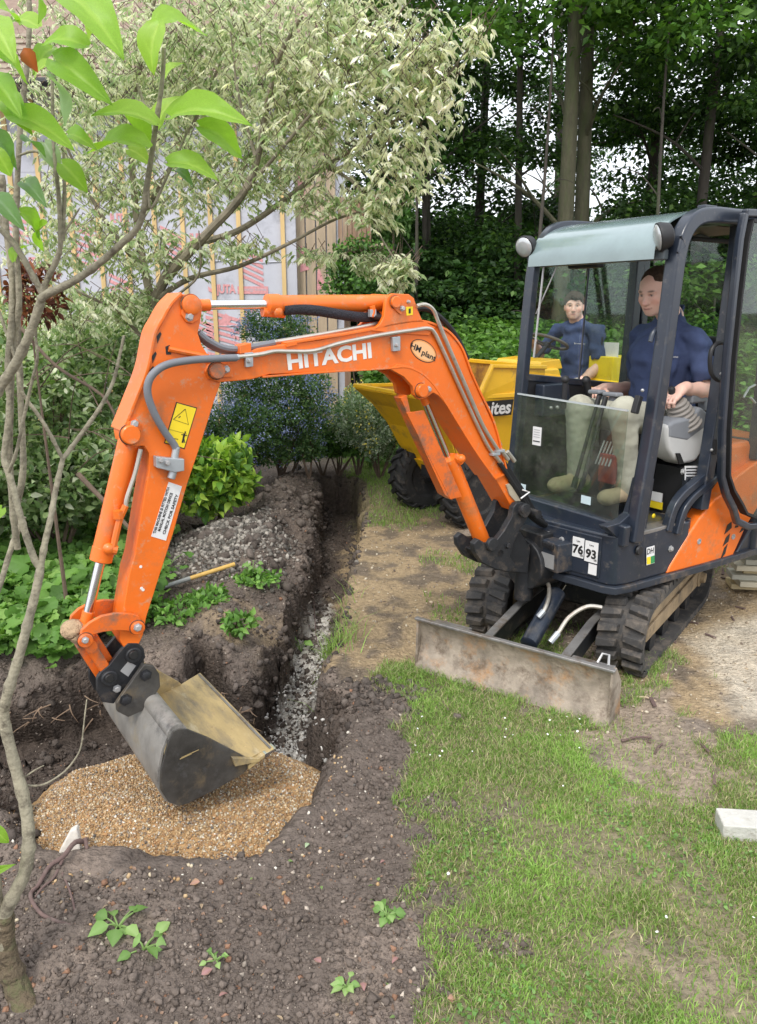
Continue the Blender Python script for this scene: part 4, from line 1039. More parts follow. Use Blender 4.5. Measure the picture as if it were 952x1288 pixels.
# glass
gl = MB().add([(.600, YF + .03, .815), (.600, YN - .06, .800), (.575, YN - .06, 1.345), (.575, YF + .03, 1.355)], [(0, 1, 2, 3)])
gla = MB()
gla.prismz([(0, 0), (0, 1), (1, 1), (1, 0)], 0, 1)
def pane(c4, th, name, mat, parent, nrm=None):
    c4 = [Vector(p) for p in c4]; n_ = nrm or (c4[1] - c4[0]).cross(c4[3] - c4[0]).normalized()
    vs = c4 + [p - n_ * th for p in c4]
    return part(MB().add(vs, [(0, 1, 2, 3), (7, 6, 5, 4), (0, 4, 5, 1), (1, 5, 6, 2), (2, 6, 7, 3), (3, 7, 4, 0)]), name, mat, parent, smooth=0)
lg = pane([(.560, YF + .03, .80), (.560, YN - .045, .79), (.545, YN - .045, 1.335), (.545, YF + .03, 1.352)], .005, 'lower_windscreen', M_glassd, cabp)
part(MB().strip([Vector((.546, YF + .03, 1.354)), Vector((.546, YN - .045, 1.338))], .014, .008, up=(0, 0, 1)), 'glass_edge', pbr('glass_edge', (.55, .6, .62), .2, metal=.2), lg)
part(MB().box((.552, -.165, 1.14), (.003, .062, .10)), 'white_sticker', M_whs, lg)
part(MB().box((.5545, -.165, 1.112), (.001, .05, .006)), 'printed_line', M_inkk, lg)
for k_ in range(4): part(MB().box((.5545, -.165, 1.135 + k_ * .013), (.001, .045, .002)), 'printed_line', M_gry, lg)
for y_, z_ in ((-.25, .84), (.21, .862)): part(MB().box((.5625, y_, z_), (.002, .062, .042)), 'pale_sticker', pbr('pale_blue_sticker', (.55, .68, .72), .4, bump=0), lg)
pane([(.44, YF, 1.47), (.05, YF, 1.42), (.02, YF, 2.19), (.40, YF, 2.05)], .005, 'side_window', M_glass, cabp)
pane([(.0, YF, 1.42), (-.43, YF, 1.36), (-.40, YF, 2.2), (0, YF, 2.2)], .005, 'side_window', M_glassd, cabp)
pane([(-.49, YF + .02, 1.10), (-.49, YN - .02, 1.10), (-.45, YN - .02, 2.22), (-.45, YF + .02, 2.22)], .005, 'rear_window', M_glass, cabp)
# curved roof visor over the windscreen
vp = [(x_t + .045, 2.025), (x_t + .04, 2.075), (x_t + .01, 2.13), (x_t - .05, 2.185), (x_t - .14, 2.222), (x_t - .24, 2.242), (x_t - .36, 2.25)]
vp = [(a - .005, b + .0) for a, b in vp]
vl = [(p.x, p.z) for p in smoothpath([Vector((a, 0, b)) for a, b in vp], 4)]
vo = [(a + .0, b + .010) for a, b in vl]
part(MB().prism(vl + vo[::-1], YF - .015, YN - .03), 'roof_visor', M_roof, cabp, smooth=60)
for (dy) in (YF - .02, YN - .035):
    part(MB().box((.10, dy, 2.262), (.10, .045, .035)), 'visor_bracket', M_navy, cabp, bevel=.006)
# roof
part(MB().prismz([(.08, YF - .01), (.08, YN - .02), (-.52, YN - .02), (-.52, YF - .01)], 2.225, 2.262), 'cab_roof', M_navy, cabp, bevel=.012)
part(MB().prismz([(.05, YF + .03), (.05, YN - .06), (-.48, YN - .06), (-.48, YF + .03)], 2.195, 2.224), 'headlining', pbr('headlining', (.22, .2, .17), .9, var=.15), cabp)
part(MB().tube([ep(890, 300, .1), ep(880, 296, .2), ep(870, 300, .3), ep(930, 305, .3)], .012, 8), 'roof_hose', M_hose, cabp)
part(MB().box((.33, -.10, 2.035), (.06, .2, .05)), 'wiper_motor', M_blk, cabp, bevel=.01)
part(MB().tube([Vector((.43, -.30, 2.03)), Vector((.47, -.30, 1.55))], .006, 6), 'gas_strut', M_grs, cabp)
part(MB().tube([Vector((.41, -.22, 2.03)), Vector((.44, -.33, 1.78))], .004, 6), 'gas_strut', M_grs, cabp)
# work lights
def worklight(c, r, dirv, name='work_light'):
    c = Vector(c); d = Vector(dirv).normalized()
    o = part(MB().lathe([(r * .35, -.07), (r * .8, -.055), (r, -.015), (r, 0), (r * .9, .002)], c, d, 24), name, M_blk, cabp, bevel=.002)
    part(MB().lathe([(r * .9, .0), (r * .86, .006), (r * .5, .012), (.002, .014)], c, d, 24), 'lamp_lens', M_lens, o, smooth=60)
    return o
worklight(ep(659, 311, YF - .04) + Vector((.0, 0, 0)), .058, (1, .15, -.35))
worklight(ep(831, 299, YN - .02) + Vector((.02, 0, 0)), .064, (1, -.75, -.30))
part(MB().tube([ep(668, 316, YF - .04), ep(674, 322, YF - .01)], .012, 8).tube([ep(664, 320, YF - .03), ep(668, 345, YF - .03)], .008, 8), 'lamp_bracket', M_navy, cabp)
part(MB().tube([ep(846, 302, YN - .02), ep(853, 312, YN)], .014, 8).tube([ep(856, 296, YN + .04), ep(861, 310, YN + .04), ep(852, 318, YN + .04)], .006, 8), 'lamp_bracket', M_navy, cabp)
# grab handles and latch
gh = smoothpath([ep(a, b, YN + .05) for a, b in ((912, 431), (902, 432), (895, 440), (893, 455), (895, 470), (903, 478), (911, 477))], 4)
part(MB().tube(gh, .011, 10), 'grab_handle', M_blk, cabp)
gh = smoothpath([ep(a, b, YN - .03) for a, b in ((818, 430), (822, 418), (828, 414), (834, 417), (832, 424))], 4)
part(MB().tube(gh, .012, 10), 'grab_handle', M_navy, cabp)
for (a, b) in ((808, 491), (915, 410), (914, 452), (907, 470), (895, 566)):
    part(MB().ball(ep(a, b, YN + .05), .008), 'bolt', M_grs, cabp)
part(MB().box(ep(899, 562, YN + .05), (.02, .02, .08)), 'door_hinge', M_blk, cabp, bevel=.003)
part(MB().strip([ep(804, 498, YN - .03), ep(800, 512, YN - .03), ep(798, 520, YN - .03)], .03, .03, up=(0, 1, 0)), 'window_latch', M_blk, cabp, bevel=.004)
# open door folded back against the side
dr = [(936, 268), (930, 300), (922, 370), (914, 450), (908, 540), (907, 600), (913, 622), (922, 640), (926, 655), (940, 662), (1010, 655), (1075, 640), (1085, 500), (1090, 300), (1040, 272)]
dP = [ep(a, b, .56) for a, b in dr]; dP.append(dP[0]); 
door = part(MB().strip(dP, .038, .035, up=(0, 1, 0)), 'cab_door', M_navy, bevel=.010)
din = [ep(a, b, .56) for a, b in ((943, 278), (937, 305), (929, 372), (921, 452), (915, 540), (914, 598), (920, 616), (930, 633), (936, 645), (950, 651), (1010, 645), (1068, 632), (1078, 500), (1080, 300), (1036, 280))]
di = din + [din[0]]
part(MB().strip(di, .014, .042, up=(0, 1, 0)), 'rubber_seal', M_hose, door)
dg = MB().prism([(p.x, p.z) for p in din], .556, .561); part(dg, 'door_glass', M_glass, door, smooth=0)
part(MB().tube([ep(935, 500, .53), ep(942, 488, .53), ep(950, 484, .53)], .006, 6).tube([ep(944, 500, .53), ep(950, 507, .53)], .006, 6), 'door_latch', M_grs, door)

# ---- seat and controls ----
part(MB().box((-.16, .05, 1.095), (.46, .46, .13)), 'seat_cushion', M_seat, bevel=.04)
part(MB().box((-.395, .05, 1.38), (.12, .46, .56), Matrix.Rotation(rad(-10), 3, 'Y')), 'seat_back', M_seat, bevel=.04)
def console(y0, y1, near=True):
    pr = pts([(839, 548), (841, 534), (848, 530), (866, 526), (882, 512), (891, 520), (891, 540), (886, 566), (876, 582), (860, 585), (847, 578), (841, 565)], .40)
    lo = [p for p in pr]
    zmid = .5 * (max(p[1] for p in pr) + min(p[1] for p in pr)) + .05
    o = part(MB().prism(pr, y0, y1), 'control_console', M_lg, bevel=.025)
    tp = pts([(840.5, 552), (842, 533), (848, 529), (866, 525), (882, 511), (892, 520), (892, 535), (864, 556)], .40)
    part(MB().prism(tp, y0 - .004, y1 + .004), 'console_top', M_mg, o, bevel=.02)
    return o
con = console(.27, .40)
sl = part(MB().prism(pts([(850, 570), (855, 570), (860, 583), (854, 584)], .405), .402, .408), 'slot', M_inkk, con, smooth=0)
console(-.28, -.15)
def bellows(base, top, r0, r1, n=7):
    a, b = Vector(base), Vector(top); d = b - a; L = d.length; prof = []
    for k in range(n):
        t0_ = k / n; r_ = r0 + (r1 - r0) * t0_
        prof += [(r_, L * t0_), (r_ * 1.03, L * (t0_ + .4 / n)), (r_ * .84, L * (t0_ + .8 / n))]
    return MB().lathe(prof, a, d / L, 22)
HL = ep(846, 497, .315); HR = ep(739, 484, -.16)
part(bellows(ep(862, 536, .345), ep(850, 504, .33), .085, .045), 'lever_bellows', M_bel, smooth=25)
part(MB().tube([HL + Vector((0, 0, -.06)), HL + Vector((.012, 0, .030))], [.014, .018], 12).ball(HL + Vector((.012, 0, .030)), .018), 'joystick', M_blk)
part(bellows(HR + Vector((-.08, 0, -.22)), HR + Vector((-.02, 0, -.07)), .055, .025), 'lever_bellows', M_bel, smooth=25)
part(MB().tube([HR + Vector((-.03, 0, -.09)), HR + Vector((.012, 0, .02))], [.014, .023], 12).ball(HR + Vector((.015, 0, .025)), .025), 'joystick', M_blk)
# armrest
part(MB().strip([ep(866, 502, .33), ep(884, 500, .33), ep(886, 515, .33)], .05, .05, up=(0, 1, 0)), 'armrest', M_mg, bevel=.012)
# two long travel levers with pads
for (bx, by), (tx, ty), yy, hd_ in (((721, 614), (754, 497), .045, 1), ((730, 616), (762, 499), .095, -1)):
    a, b = ep(bx, by, yy), ep(tx, ty, yy)
    part(MB().tube([a, a + (b - a) * .5, b], [.011, .010, .009], 10).tube([a + (b - a) * .0, a + (b - a) * .12], .016, 10).tube([a + (b - a) * .88, b], .014, 10), 'travel_lever', M_blk)
    c_ = b + Vector((0, 0, .012))
    part(MB().strip([c_ + Vector((-.02, -.075 if hd_ > 0 else -.02, 0)), c_ + Vector((0, .02 if hd_ > 0 else .09, .005))], .05, .022, up=(0, 0, 1)), 'lever_pad', M_mg, bevel=.009)
part(MB().tube([ep(818, 555, .22), ep(829, 563, .26)], .014, 10), 'red_grip', M_red); part(MB().tube([ep(829, 563, .26), ep(852, 584, .30)], .007, 8), 'release_lever', M_blk)
part(MB().box((.30, .12, .98), (.03, .11, .16)), 'red_panel', pbr('dark_red', (.22, .03, .025), .5), bevel=.01) 
for k_ in range(5): part(MB().tube([(.33, .06 + .022 * k_, 1.0), (.27, .06 + .022 * k_, 1.12)], .005, 6), 'lever_guard', M_grs)
# display box on far wall
part(MB().prism([(.42, 1.22), (.42, 1.40), (.22, 1.40), (.18, 1.22)], YF + .03, YF + .10), 'switch_panel', M_navy, bevel=.01)
for k_ in range(2): part(MB().ball((.36 - .05 * k_, YF + .105, 1.27), .011), 'switch_knob', M_grs)
part(MB().tube([(.505, -.03, 1.30), (.505, -.03, 1.45)], .014, 8).ball((.505, -.03, 1.45), .022), 'mirror_mount', M_blk)

# ---- undercarriage ----
UA = rad(234.6); ux, uy = 1.326, 4.33
MU = Matrix.Translation((EX, EY, 0)) @ Matrix.Rotation(EA, 4, 'Z')
MU = MU.inverted() @ (Matrix.Translation((ux, uy, 0)) @ Matrix.Rotation(UA, 4, 'Z'))
def up_(mb, name, mat, parent=None, **k): return mb.build(name, mat, parent or exc, M=MU, **k)
def Uf(px, py, z):
    g = G(px, py, z); return (Matrix.Rotation(-UA, 4, 'Z') @ (g - Vector((ux, uy, 0))))
TR, TL = .185, .56         # end radius, half wheelbase
def track_loop(off=0, n=14):
    P_ = []
    for k in range(n + 1):
        a = -math.pi / 2 + math.pi * k / n; P_.append((TL + (TR + off) * math.cos(a), TR + .012 + (TR + off) * math.sin(a)))
    for k in range(n + 1):
        a = math.pi / 2 + math.pi * k / n; P_.append((-TL + (TR + off) * math.cos(a), TR + .012 + (TR + off) * math.sin(a)))
    return P_
def resample(P_, step):
    P_ = P_ + [P_[0]]; out = []; acc = 0
    tot = sum(math.dist(P_[i], P_[i + 1]) for i in range(len(P_) - 1)); n = round(tot / step); st = tot / n
    d = 0; i = 0; cum = [0]
    for k in range(len(P_) - 1): cum.append(cum[-1] + math.dist(P_[k], P_[k + 1]))
    for k in range(n):
        s_ = k * st; j = max(q for q in range(len(cum)) if cum[q] <= s_ + 1e-9); j = min(j, len(P_) - 2)
        t = (s_ - cum[j]) / max(1e-9, cum[j + 1] - cum[j])
        p = (P_[j][0] + (P_[j + 1][0] - P_[j][0]) * t, P_[j][1] + (P_[j + 1][1] - P_[j][1]) * t)
        dx, dz = P_[j + 1][0] - P_[j][0], P_[j + 1][1] - P_[j][1]; L = math.hypot(dx, dz) or 1
        out.append((p, (dx / L, dz / L)))
    return out
for yc, lab in ((.375, 1), (-.375, 0)):
    outer = track_loop(0); inner = track_loop(-.028)
    m = MB(); n = len(outer); hw = .115
    vs = []
    for (a, b), (c, d) in zip(outer, inner): vs += [(a, yc - hw, b), (a, yc + hw, b), (c, yc + hw, d), (c, yc - hw, d)]
    fs = []
    for i in range(n):
        j = (i + 1) % n
        for k_ in range(4): fs.append((i * 4 + k_, i * 4 + (k_ + 1) % 4, j * 4 + (k_ + 1) % 4, j * 4 + k_))
    m.add(vs, fs)
    belt = up_(m, 'rubber_track', M_rub, bevel=0)
    # lugs: alternating left and right chevron bars
    res = resample(track_loop(0), .074)
    lm = {}
    for i, ((px_, pz_), (tx, tz)) in enumerate(res):
        nxn, nzn = tz, -tx
        if (px_ - 0) * nxn + (pz_ - TR) * nzn < 0: nxn, nzn = -nxn, -nzn
        for sgn in (1, -1):
            shf = .018 * sgn
            h = .030
            q = MB()
            y_in, y_out = yc + sgn * .012, yc + sgn * (hw + .002)
            def pt(al, y, up): return (px_ + tx * (al + shf) + nxn * up, y, pz_ + tz * (al + shf) + nzn * up)
            w0, w1 = .031, .021
            vs = [pt(-w0 * 1.0, y_out, 0), pt(w0 * 1.0, y_out, 0), pt(w0 * .75 + .012, y_in, 0), pt(-w0 * .75 + .012, y_in, 0),
                  pt(-w1 * 1.0, y_out - sgn * .004, h), pt(w1 * 1.0, y_out - sgn * .004, h), pt(w1 * .7 + .012, y_in + sgn * .006, h), pt(-w1 * .7 + .012, y_in + sgn * .006, h)]
            q.add(vs, [(0, 1, 2, 3), (4, 5, 6, 7), (0, 1, 5, 4), (1, 2, 6, 5), (2, 3, 7, 6), (3, 0, 4, 7)])
            o = up_(q, 'track_lug', M_rub, belt, smooth=0, bevel=.003)
    # frame, rollers, idler
    f_ = MB().prism([(-TL + .02, .12), (-TL + .02, .27), (.30, .285), (TL - .06, .25), (TL - .06, .13)], yc - .065, yc + .07)
    tf = up_(f_, 'track_frame', M_trkf, bevel=.01)
    up_(MB().prism([(-TL - .02, .15), (-TL - .02, .25), (TL + .02, .23), (TL + .02, .16)], yc + .07 if yc > 0 else yc - .085, yc + .085 if yc > 0 else yc - .07), 'frame_rail', M_trkf, tf, bevel=.005)
    for cx, r in ((TL, .150), (-TL, .150)):
        up_(MB().lathe([(r, -.05), (r, -.02), (r * .8, -.02), (r * .8, .02), (r, .02), (r, .05)], (cx, yc, TR + .012), (0, 1, 0), 28), 'idler_wheel', M_cast, tf)
    for cx in (-.36, -.12, .12, .36):
        up_(MB().lathe([(.055, -.06), (.055, .06)], (cx, yc, .075), (0, 1, 0), 18), 'track_roller', M_cast, tf)
    up_(MB().lathe([(.06, 0), (.06, .03), (.035, .035), (.03, .06)], (-.50, yc + .06, .2), (0, 1, 0), 20), 'hub_cap', M_trkf, tf)
up_(MB().box((0, 0, .24), (.62, .60, .14)), 'centre_frame', M_cast, bevel=.02)
up_(MB().lathe([(.27, 0), (.27, .10), (.24, .11)], (0, 0, .315), (0, 0, 1), 36), 'slew_ring', M_cast)
# dozer blade
bp_ = [(1.13, .02), (1.145, .05), (1.125, .12), (1.12, .19), (1.145, .26), (1.165, .275), (1.185, .272), (1.165, .25), (1.145, .19), (1.148, .12), (1.175, .05), (1.20, .005), (1.185, -.02), (1.155, -.02)]
bl = up_(MB().prism([(a + .05, b) for a, b in bp_], -.595 + .08, .40 + .10), 'dozer_blade', M_blade, bevel=.003)
up_(MB().strip([Vector((1.222, -.525, .277)), Vector((1.222, .51, .277))], .028, .014, up=(0, 0, 1)), 'blade_top_rail', M_stl, bl, bevel=.004)
for y_ in (-.512, .497):
    up_(MB().prism([(1.08, .0), (1.10, .18), (1.18, .275), (1.225, .275), (1.235, 0), (1.20, -.02)], y_ - .006, y_ + .006), 'end_plate', M_blade, bl, bevel=.002)
for y_ in (-.20, .21):
    up_(MB().strip([Vector((.33, y_, .20)), Vector((.7, y_, .19)), Vector((1.17, y_, .11))], .028, .105, up=(0, 0, 1)), 'blade_arm', M_cast, bl, bevel=.004)
    up_(MB().strip([Vector((.40, y_, .262)), Vector((.7, y_, .252)), Vector((1.15, y_, .175))], .045, .010, up=(0, 0, 1)), 'arm_top_edge', M_stl, bl, bevel=.002)
for y_ in (-.37, .37):
    up_(MB().box((1.12, y_, .235), (.05, .20, .012)).box((1.10, y_ + .09, .19), (.04, .012, .09)), 'step_plate', M_stl, bl, bevel=.002)
a, b = Vector((.52, -.01, .395)), Vector((1.13, .005, .13)); d = (b - a).normalized()
rm = up_(MB().lathe([(.030, .12), (.045, .13), (.045, .52), (.036, .525)], a, d, 22), 'blade_ram', M_navy)
up_(MB().lathe([(.024, .0), (.024, .14)], a, d, 16), 'chrome_rod', M_chr, rm)
up_(MB().lathe([(.04, -.045), (.04, .045)], a, (0, 1, 0), 16).lathe([(.045, -.06), (.045, .06)], b - d * .03, (0, 1, 0), 16).box(b, (.12, .12, .09)), 'ram_eye', M_cast, rm, bevel=.005)
for pth in ([tuple(Uf(*q)) for q in ((683, 728, .40), (690, 736, .40), (690, 752, .37), (684, 768, .33), (677, 776, .30))], [tuple(Uf(*q)) for q in ((757, 764, .40), (738, 763, .40), (716, 776, .35), (702, 796, .28), (692, 808, .24))]):
    up_(MB().tube(smoothpath(pth, 5), .0105, 10), 'steel_pipe', M_pipe, rm); up_(MB().tube([pth[-2], pth[-1]], .015, 8), 'pipe_union', M_zinc, rm)
for pth in () and ([(.50, -.10, .42), (.60, -.15, .40), (.68, -.15, .33), (.76, -.11, .28), (.84, -.07, .26)], [(.45, .22, .40), (.62, .20, .37), (.80, .14, .30), (.90, .09, .25), (1.0, .06, .20)]):
    up_(MB().tube(smoothpath(pth, 5), .013, 10), 'steel_pipe', M_pipe, rm); up_(MB().tube([pth[-2], pth[-1]], .02, 8), 'pipe_union', M_zinc, rm)
up_(MB().tube([(1.20, .42, .285), (1.17, .43, .32), (1.17, .46, .32), (1.20, .47, .285)], .006, 6), 'lifting_loop', M_grs, bl)
# ================= PEOPLE (signed-distance modelling, one continuous skin each) =================
def surf_nets(F, org, h):
    """naive surface nets on a scalar grid (negative inside) -> verts, quads"""
    ins = F < 0
    nx, ny, nz = F.shape
    c = np.zeros((nx - 1, ny - 1, nz - 1), np.int8)
    for dx in (0, 1):
        for dy in (0, 1):
            for dz in (0, 1): c += ins[dx:nx - 1 + dx, dy:ny - 1 + dy, dz:nz - 1 + dz]
    act = np.argwhere((c > 0) & (c < 8)); n = len(act)
    idx = -np.ones(c.shape, np.int64); idx[tuple(act.T)] = np.arange(n)
    s = np.zeros((n, 3)); w_ = np.zeros(n)
    cor = [(a, b, d) for a in (0, 1) for b in (0, 1) for d in (0, 1)]
    for i in range(8):
        for j in range(i + 1, 8):
            a, b = np.array(cor[i]), np.array(cor[j])
            if abs(a - b).sum() != 1: continue
            fa = F[tuple((act + a).T)]; fb = F[tuple((act + b).T)]
            k = (fa < 0) != (fb < 0)
            t = fa[k] / (fa[k] - fb[k]); s[k] += a + (b - a) * t[:, None]; w_[k] += 1
    V = (act + s / w_[:, None]) * h + org
    Q = []
    for ax in range(3):
        o1, o2 = [(1, 2), (2, 0), (0, 1)][ax]
        sl0 = [slice(1, -1)] * 3; sl1 = [slice(1, -1)] * 3
        sl0[ax] = slice(0, -1); sl1[ax] = slice(1, None)
        A, B = ins[tuple(sl0)], ins[tuple(sl1)]
        for flip, mask in ((0, A & ~B), (1, ~A & B)):
            p = np.argwhere(mask)
            p[:, o1] += 1; p[:, o2] += 1
            e1 = np.zeros(3, int); e1[o1] = 1; e2 = np.zeros(3, int); e2[o2] = 1
            q = np.stack([idx[tuple((p - e1 - e2).T)], idx[tuple((p - e2).T)], idx[tuple(p.T)], idx[tuple((p - e1).T)]], -1)
            Q.append(q[:, ::-1] if flip else q)
    return V, np.concatenate(Q)
class SDF:
    def __init__(s, lo, hi, h):
        s.lo = np.array(lo, float); s.h = h; n = np.ceil((np.array(hi) - s.lo) / h).astype(int) + 1
        s.n = n; s.F = np.full(n, .2, np.float32)
    def _reg(s, lo, hi, m=.06):
        a = np.clip(np.floor((np.array(lo) - m - s.lo) / s.h).astype(int), 0, s.n); b = np.clip(np.ceil((np.array(hi) + m - s.lo) / s.h).astype(int) + 1, 0, s.n)
        sl = tuple(slice(i, j) for i, j in zip(a, b))
        g = np.meshgrid(*[s.lo[k] + s.h * np.arange(a[k], b[k]) for k in range(3)], indexing='ij')
        return sl, np.stack(g, -1)
    def _comb(s, sl, d, k, sub=False):
        f = s.F[sl]
        if sub:
            d = -d
            if k > 0: hh = np.clip(.5 + .5 * (d - f) / k, 0, 1); s.F[sl] = f * (1 - hh) + d * hh + k * hh * (1 - hh)
            else: s.F[sl] = np.maximum(f, d)
        else:
            hh = np.clip(.5 + .5 * (f - d) / k, 0, 1); s.F[sl] = f * (1 - hh) + d * hh - k * hh * (1 - hh)
    def cap(s, a, b, r1, r2=None, k=.02, sub=False, flat=None):
        r2 = r1 if r2 is None else r2
        a, b = np.array(a, float), np.array(b, float); R_ = max(r1, r2)
        sl, P = s._reg(np.minimum(a, b) - R_, np.maximum(a, b) + R_)
        if 0 in P.shape: return s
        ab = b - a; L2 = max(ab @ ab, 1e-9); ap = P - a
        t = np.clip((ap @ ab) / L2, 0, 1); q = ap - t[..., None] * ab
        if flat is not None:      # (axis vector, factor): squash along an axis
            ax, fa = flat; ax = np.array(ax, float); ax /= np.linalg.norm(ax); c = q @ ax; q = q + (c * (fa - 1))[..., None] * ax
        s._comb(sl, np.linalg.norm(q, axis=-1) - (r1 + (r2 - r1) * t), k, sub); return s
    def ell(s, c, r, M=None, k=.02, sub=False):
        c = np.array(c, float); r = np.array(r, float); R_ = r.max()
        sl, P = s._reg(c - R_, c + R_)
        if 0 in P.shape: return s
        q = P - c
        if M is not None: q = q @ M
        k0 = np.linalg.norm(q / r, axis=-1); k1 = np.linalg.norm(q / (r * r), axis=-1) + 1e-9
        s._comb(sl, k0 * (k0 - 1) / k1, k, sub); return s
    def noise(s, amp, sc_, seed=0, st=(1, 1, 1)):
        g = np.stack(np.meshgrid(*[s.lo[k] + s.h * np.arange(s.n[k]) for k in range(3)], indexing='ij'), -1)
        s.F += (amp * vn3(g * np.array(st), sc_, seed)).astype(np.float32); return s
    def mesh(s): return surf_nets(s.F, s.lo, s.h)
def hmat(fwd, up):
    f = Vector(fwd).normalized(); u = Vector(up); l = u.cross(f).normalized(); u = f.cross(l).normalized()
    return np.array([[f.x, l.x, u.x], [f.y, l.y, u.y], [f.z, l.z, u.z]])      # columns: fwd,left,up
def add_head(S, c, HM, sc_=1.0):
    def W_(p): return np.array(c) + HM @ (np.array(p) * sc_)
    E_ = lambda p, r, k=.015, sub=False: S.ell(W_(p), np.array(r) * sc_, HM, k * sc_, sub)
    C_ = lambda a, b, r1, r2=None, k=.01, sub=False: S.cap(W_(a), W_(b), r1 * sc_, (r2 or r1) * sc_, k * sc_, sub)
    E_((-.012, 0, .030), (.098, .081, .086)); E_((.018, 0, -.028), (.070, .069, .080), .03); E_((.036, 0, -.070), (.045, .050, .042), .03)
    E_((.064, 0, -.092), (.022, .026, .018), .02)
    for sg in (1, -1):
        E_((.052, .040 * sg, -.025), (.026, .026, .024), .02)
        E_((.078, .032 * sg, .004), (.020, .019, .012), .01, True)
        E_((.068, .031 * sg, .003), (.0150, .0145, .0125), .004)
        C_((.082, .014 * sg, .022), (.074, .046 * sg, .023), .008, .006, .014)
        E_((-.006, .077 * sg, -.012), (.018, .009, .032), .006)
        E_((.096, .010 * sg, -.038), (.010, .008, .008), .008)
    C_((.084, 0, .008), (.105, 0, -.034), .009, .0125, .012)
    C_((.083, -.020, -.061), (.083, .020, -.061), .0060, None, .008); C_((.083, 0, -.061), (.090, 0, -.061), .006, .005, .008)
    C_((.081, -.015, -.073), (.081, .015, -.073), .0075, None, .008); C_((.087, 0, -.073), (.083, 0, -.073), .006, None, .008)
    C_((.0925, -.024, -.0668), (.0925, .024, -.0668), .0022, None, .002, True)
    return W_
def add_hand(S, w, d, n, curl=1.0, side=1, sc_=1.0, spread=1.0):
    """w wrist, d towards the fingers, n back of the hand, side: +1 thumb along d x n"""
    d = Vector(d).normalized(); n = Vector(n); n = (n - d * n.dot(d)).normalized(); sd_ = d.cross(n) * side; w = Vector(w)
    S.cap(w - d * .03, w + d * .02, .026, .027, .02, flat=(n, 1.35))
    for k_ in range(4):
        a = w + d * .015 + sd_ * (.016 - .011 * k_) ; b = w + d * .082 * sc_ + sd_ * (.031 - .0205 * k_) * spread
        S.cap(a, b, .0155, .0125, .012)
    tips = []
    for k_, (L_, cu) in enumerate(((.070, .9), (.080, 1.0), (.074, 1.08), (.058, 1.15))):
        p = w + d * .085 * sc_ + sd_ * (.031 - .0205 * k_) * spread + n * .002; ang = .45 * curl * cu
        for j, fr in enumerate((.45, .31, .24)):
            dr_ = d * math.cos(ang) - n * math.sin(ang) + sd_ * (.05 - .04 * k_)
            q = p + dr_.normalized() * L_ * fr * sc_
            S.cap(p, q, .0098 - .0008 * j, .0090 - .0008 * j, .0035); p = q; ang += .75 * curl * cu
        tips.append(p)
    p = w + d * .025 + sd_ * .022 - n * .006
    for j, (L_, aa) in enumerate(((.042, .95), (.034, .65), (.027, .35))):
        dr_ = d * math.cos(aa) + sd_ * math.sin(aa) - n * (.35 + .25 * j) * curl
        q = p + dr_.normalized() * L_ * sc_; S.cap(p, q, .0135 - .0016 * j, .0118 - .0016 * j, .006); p = q
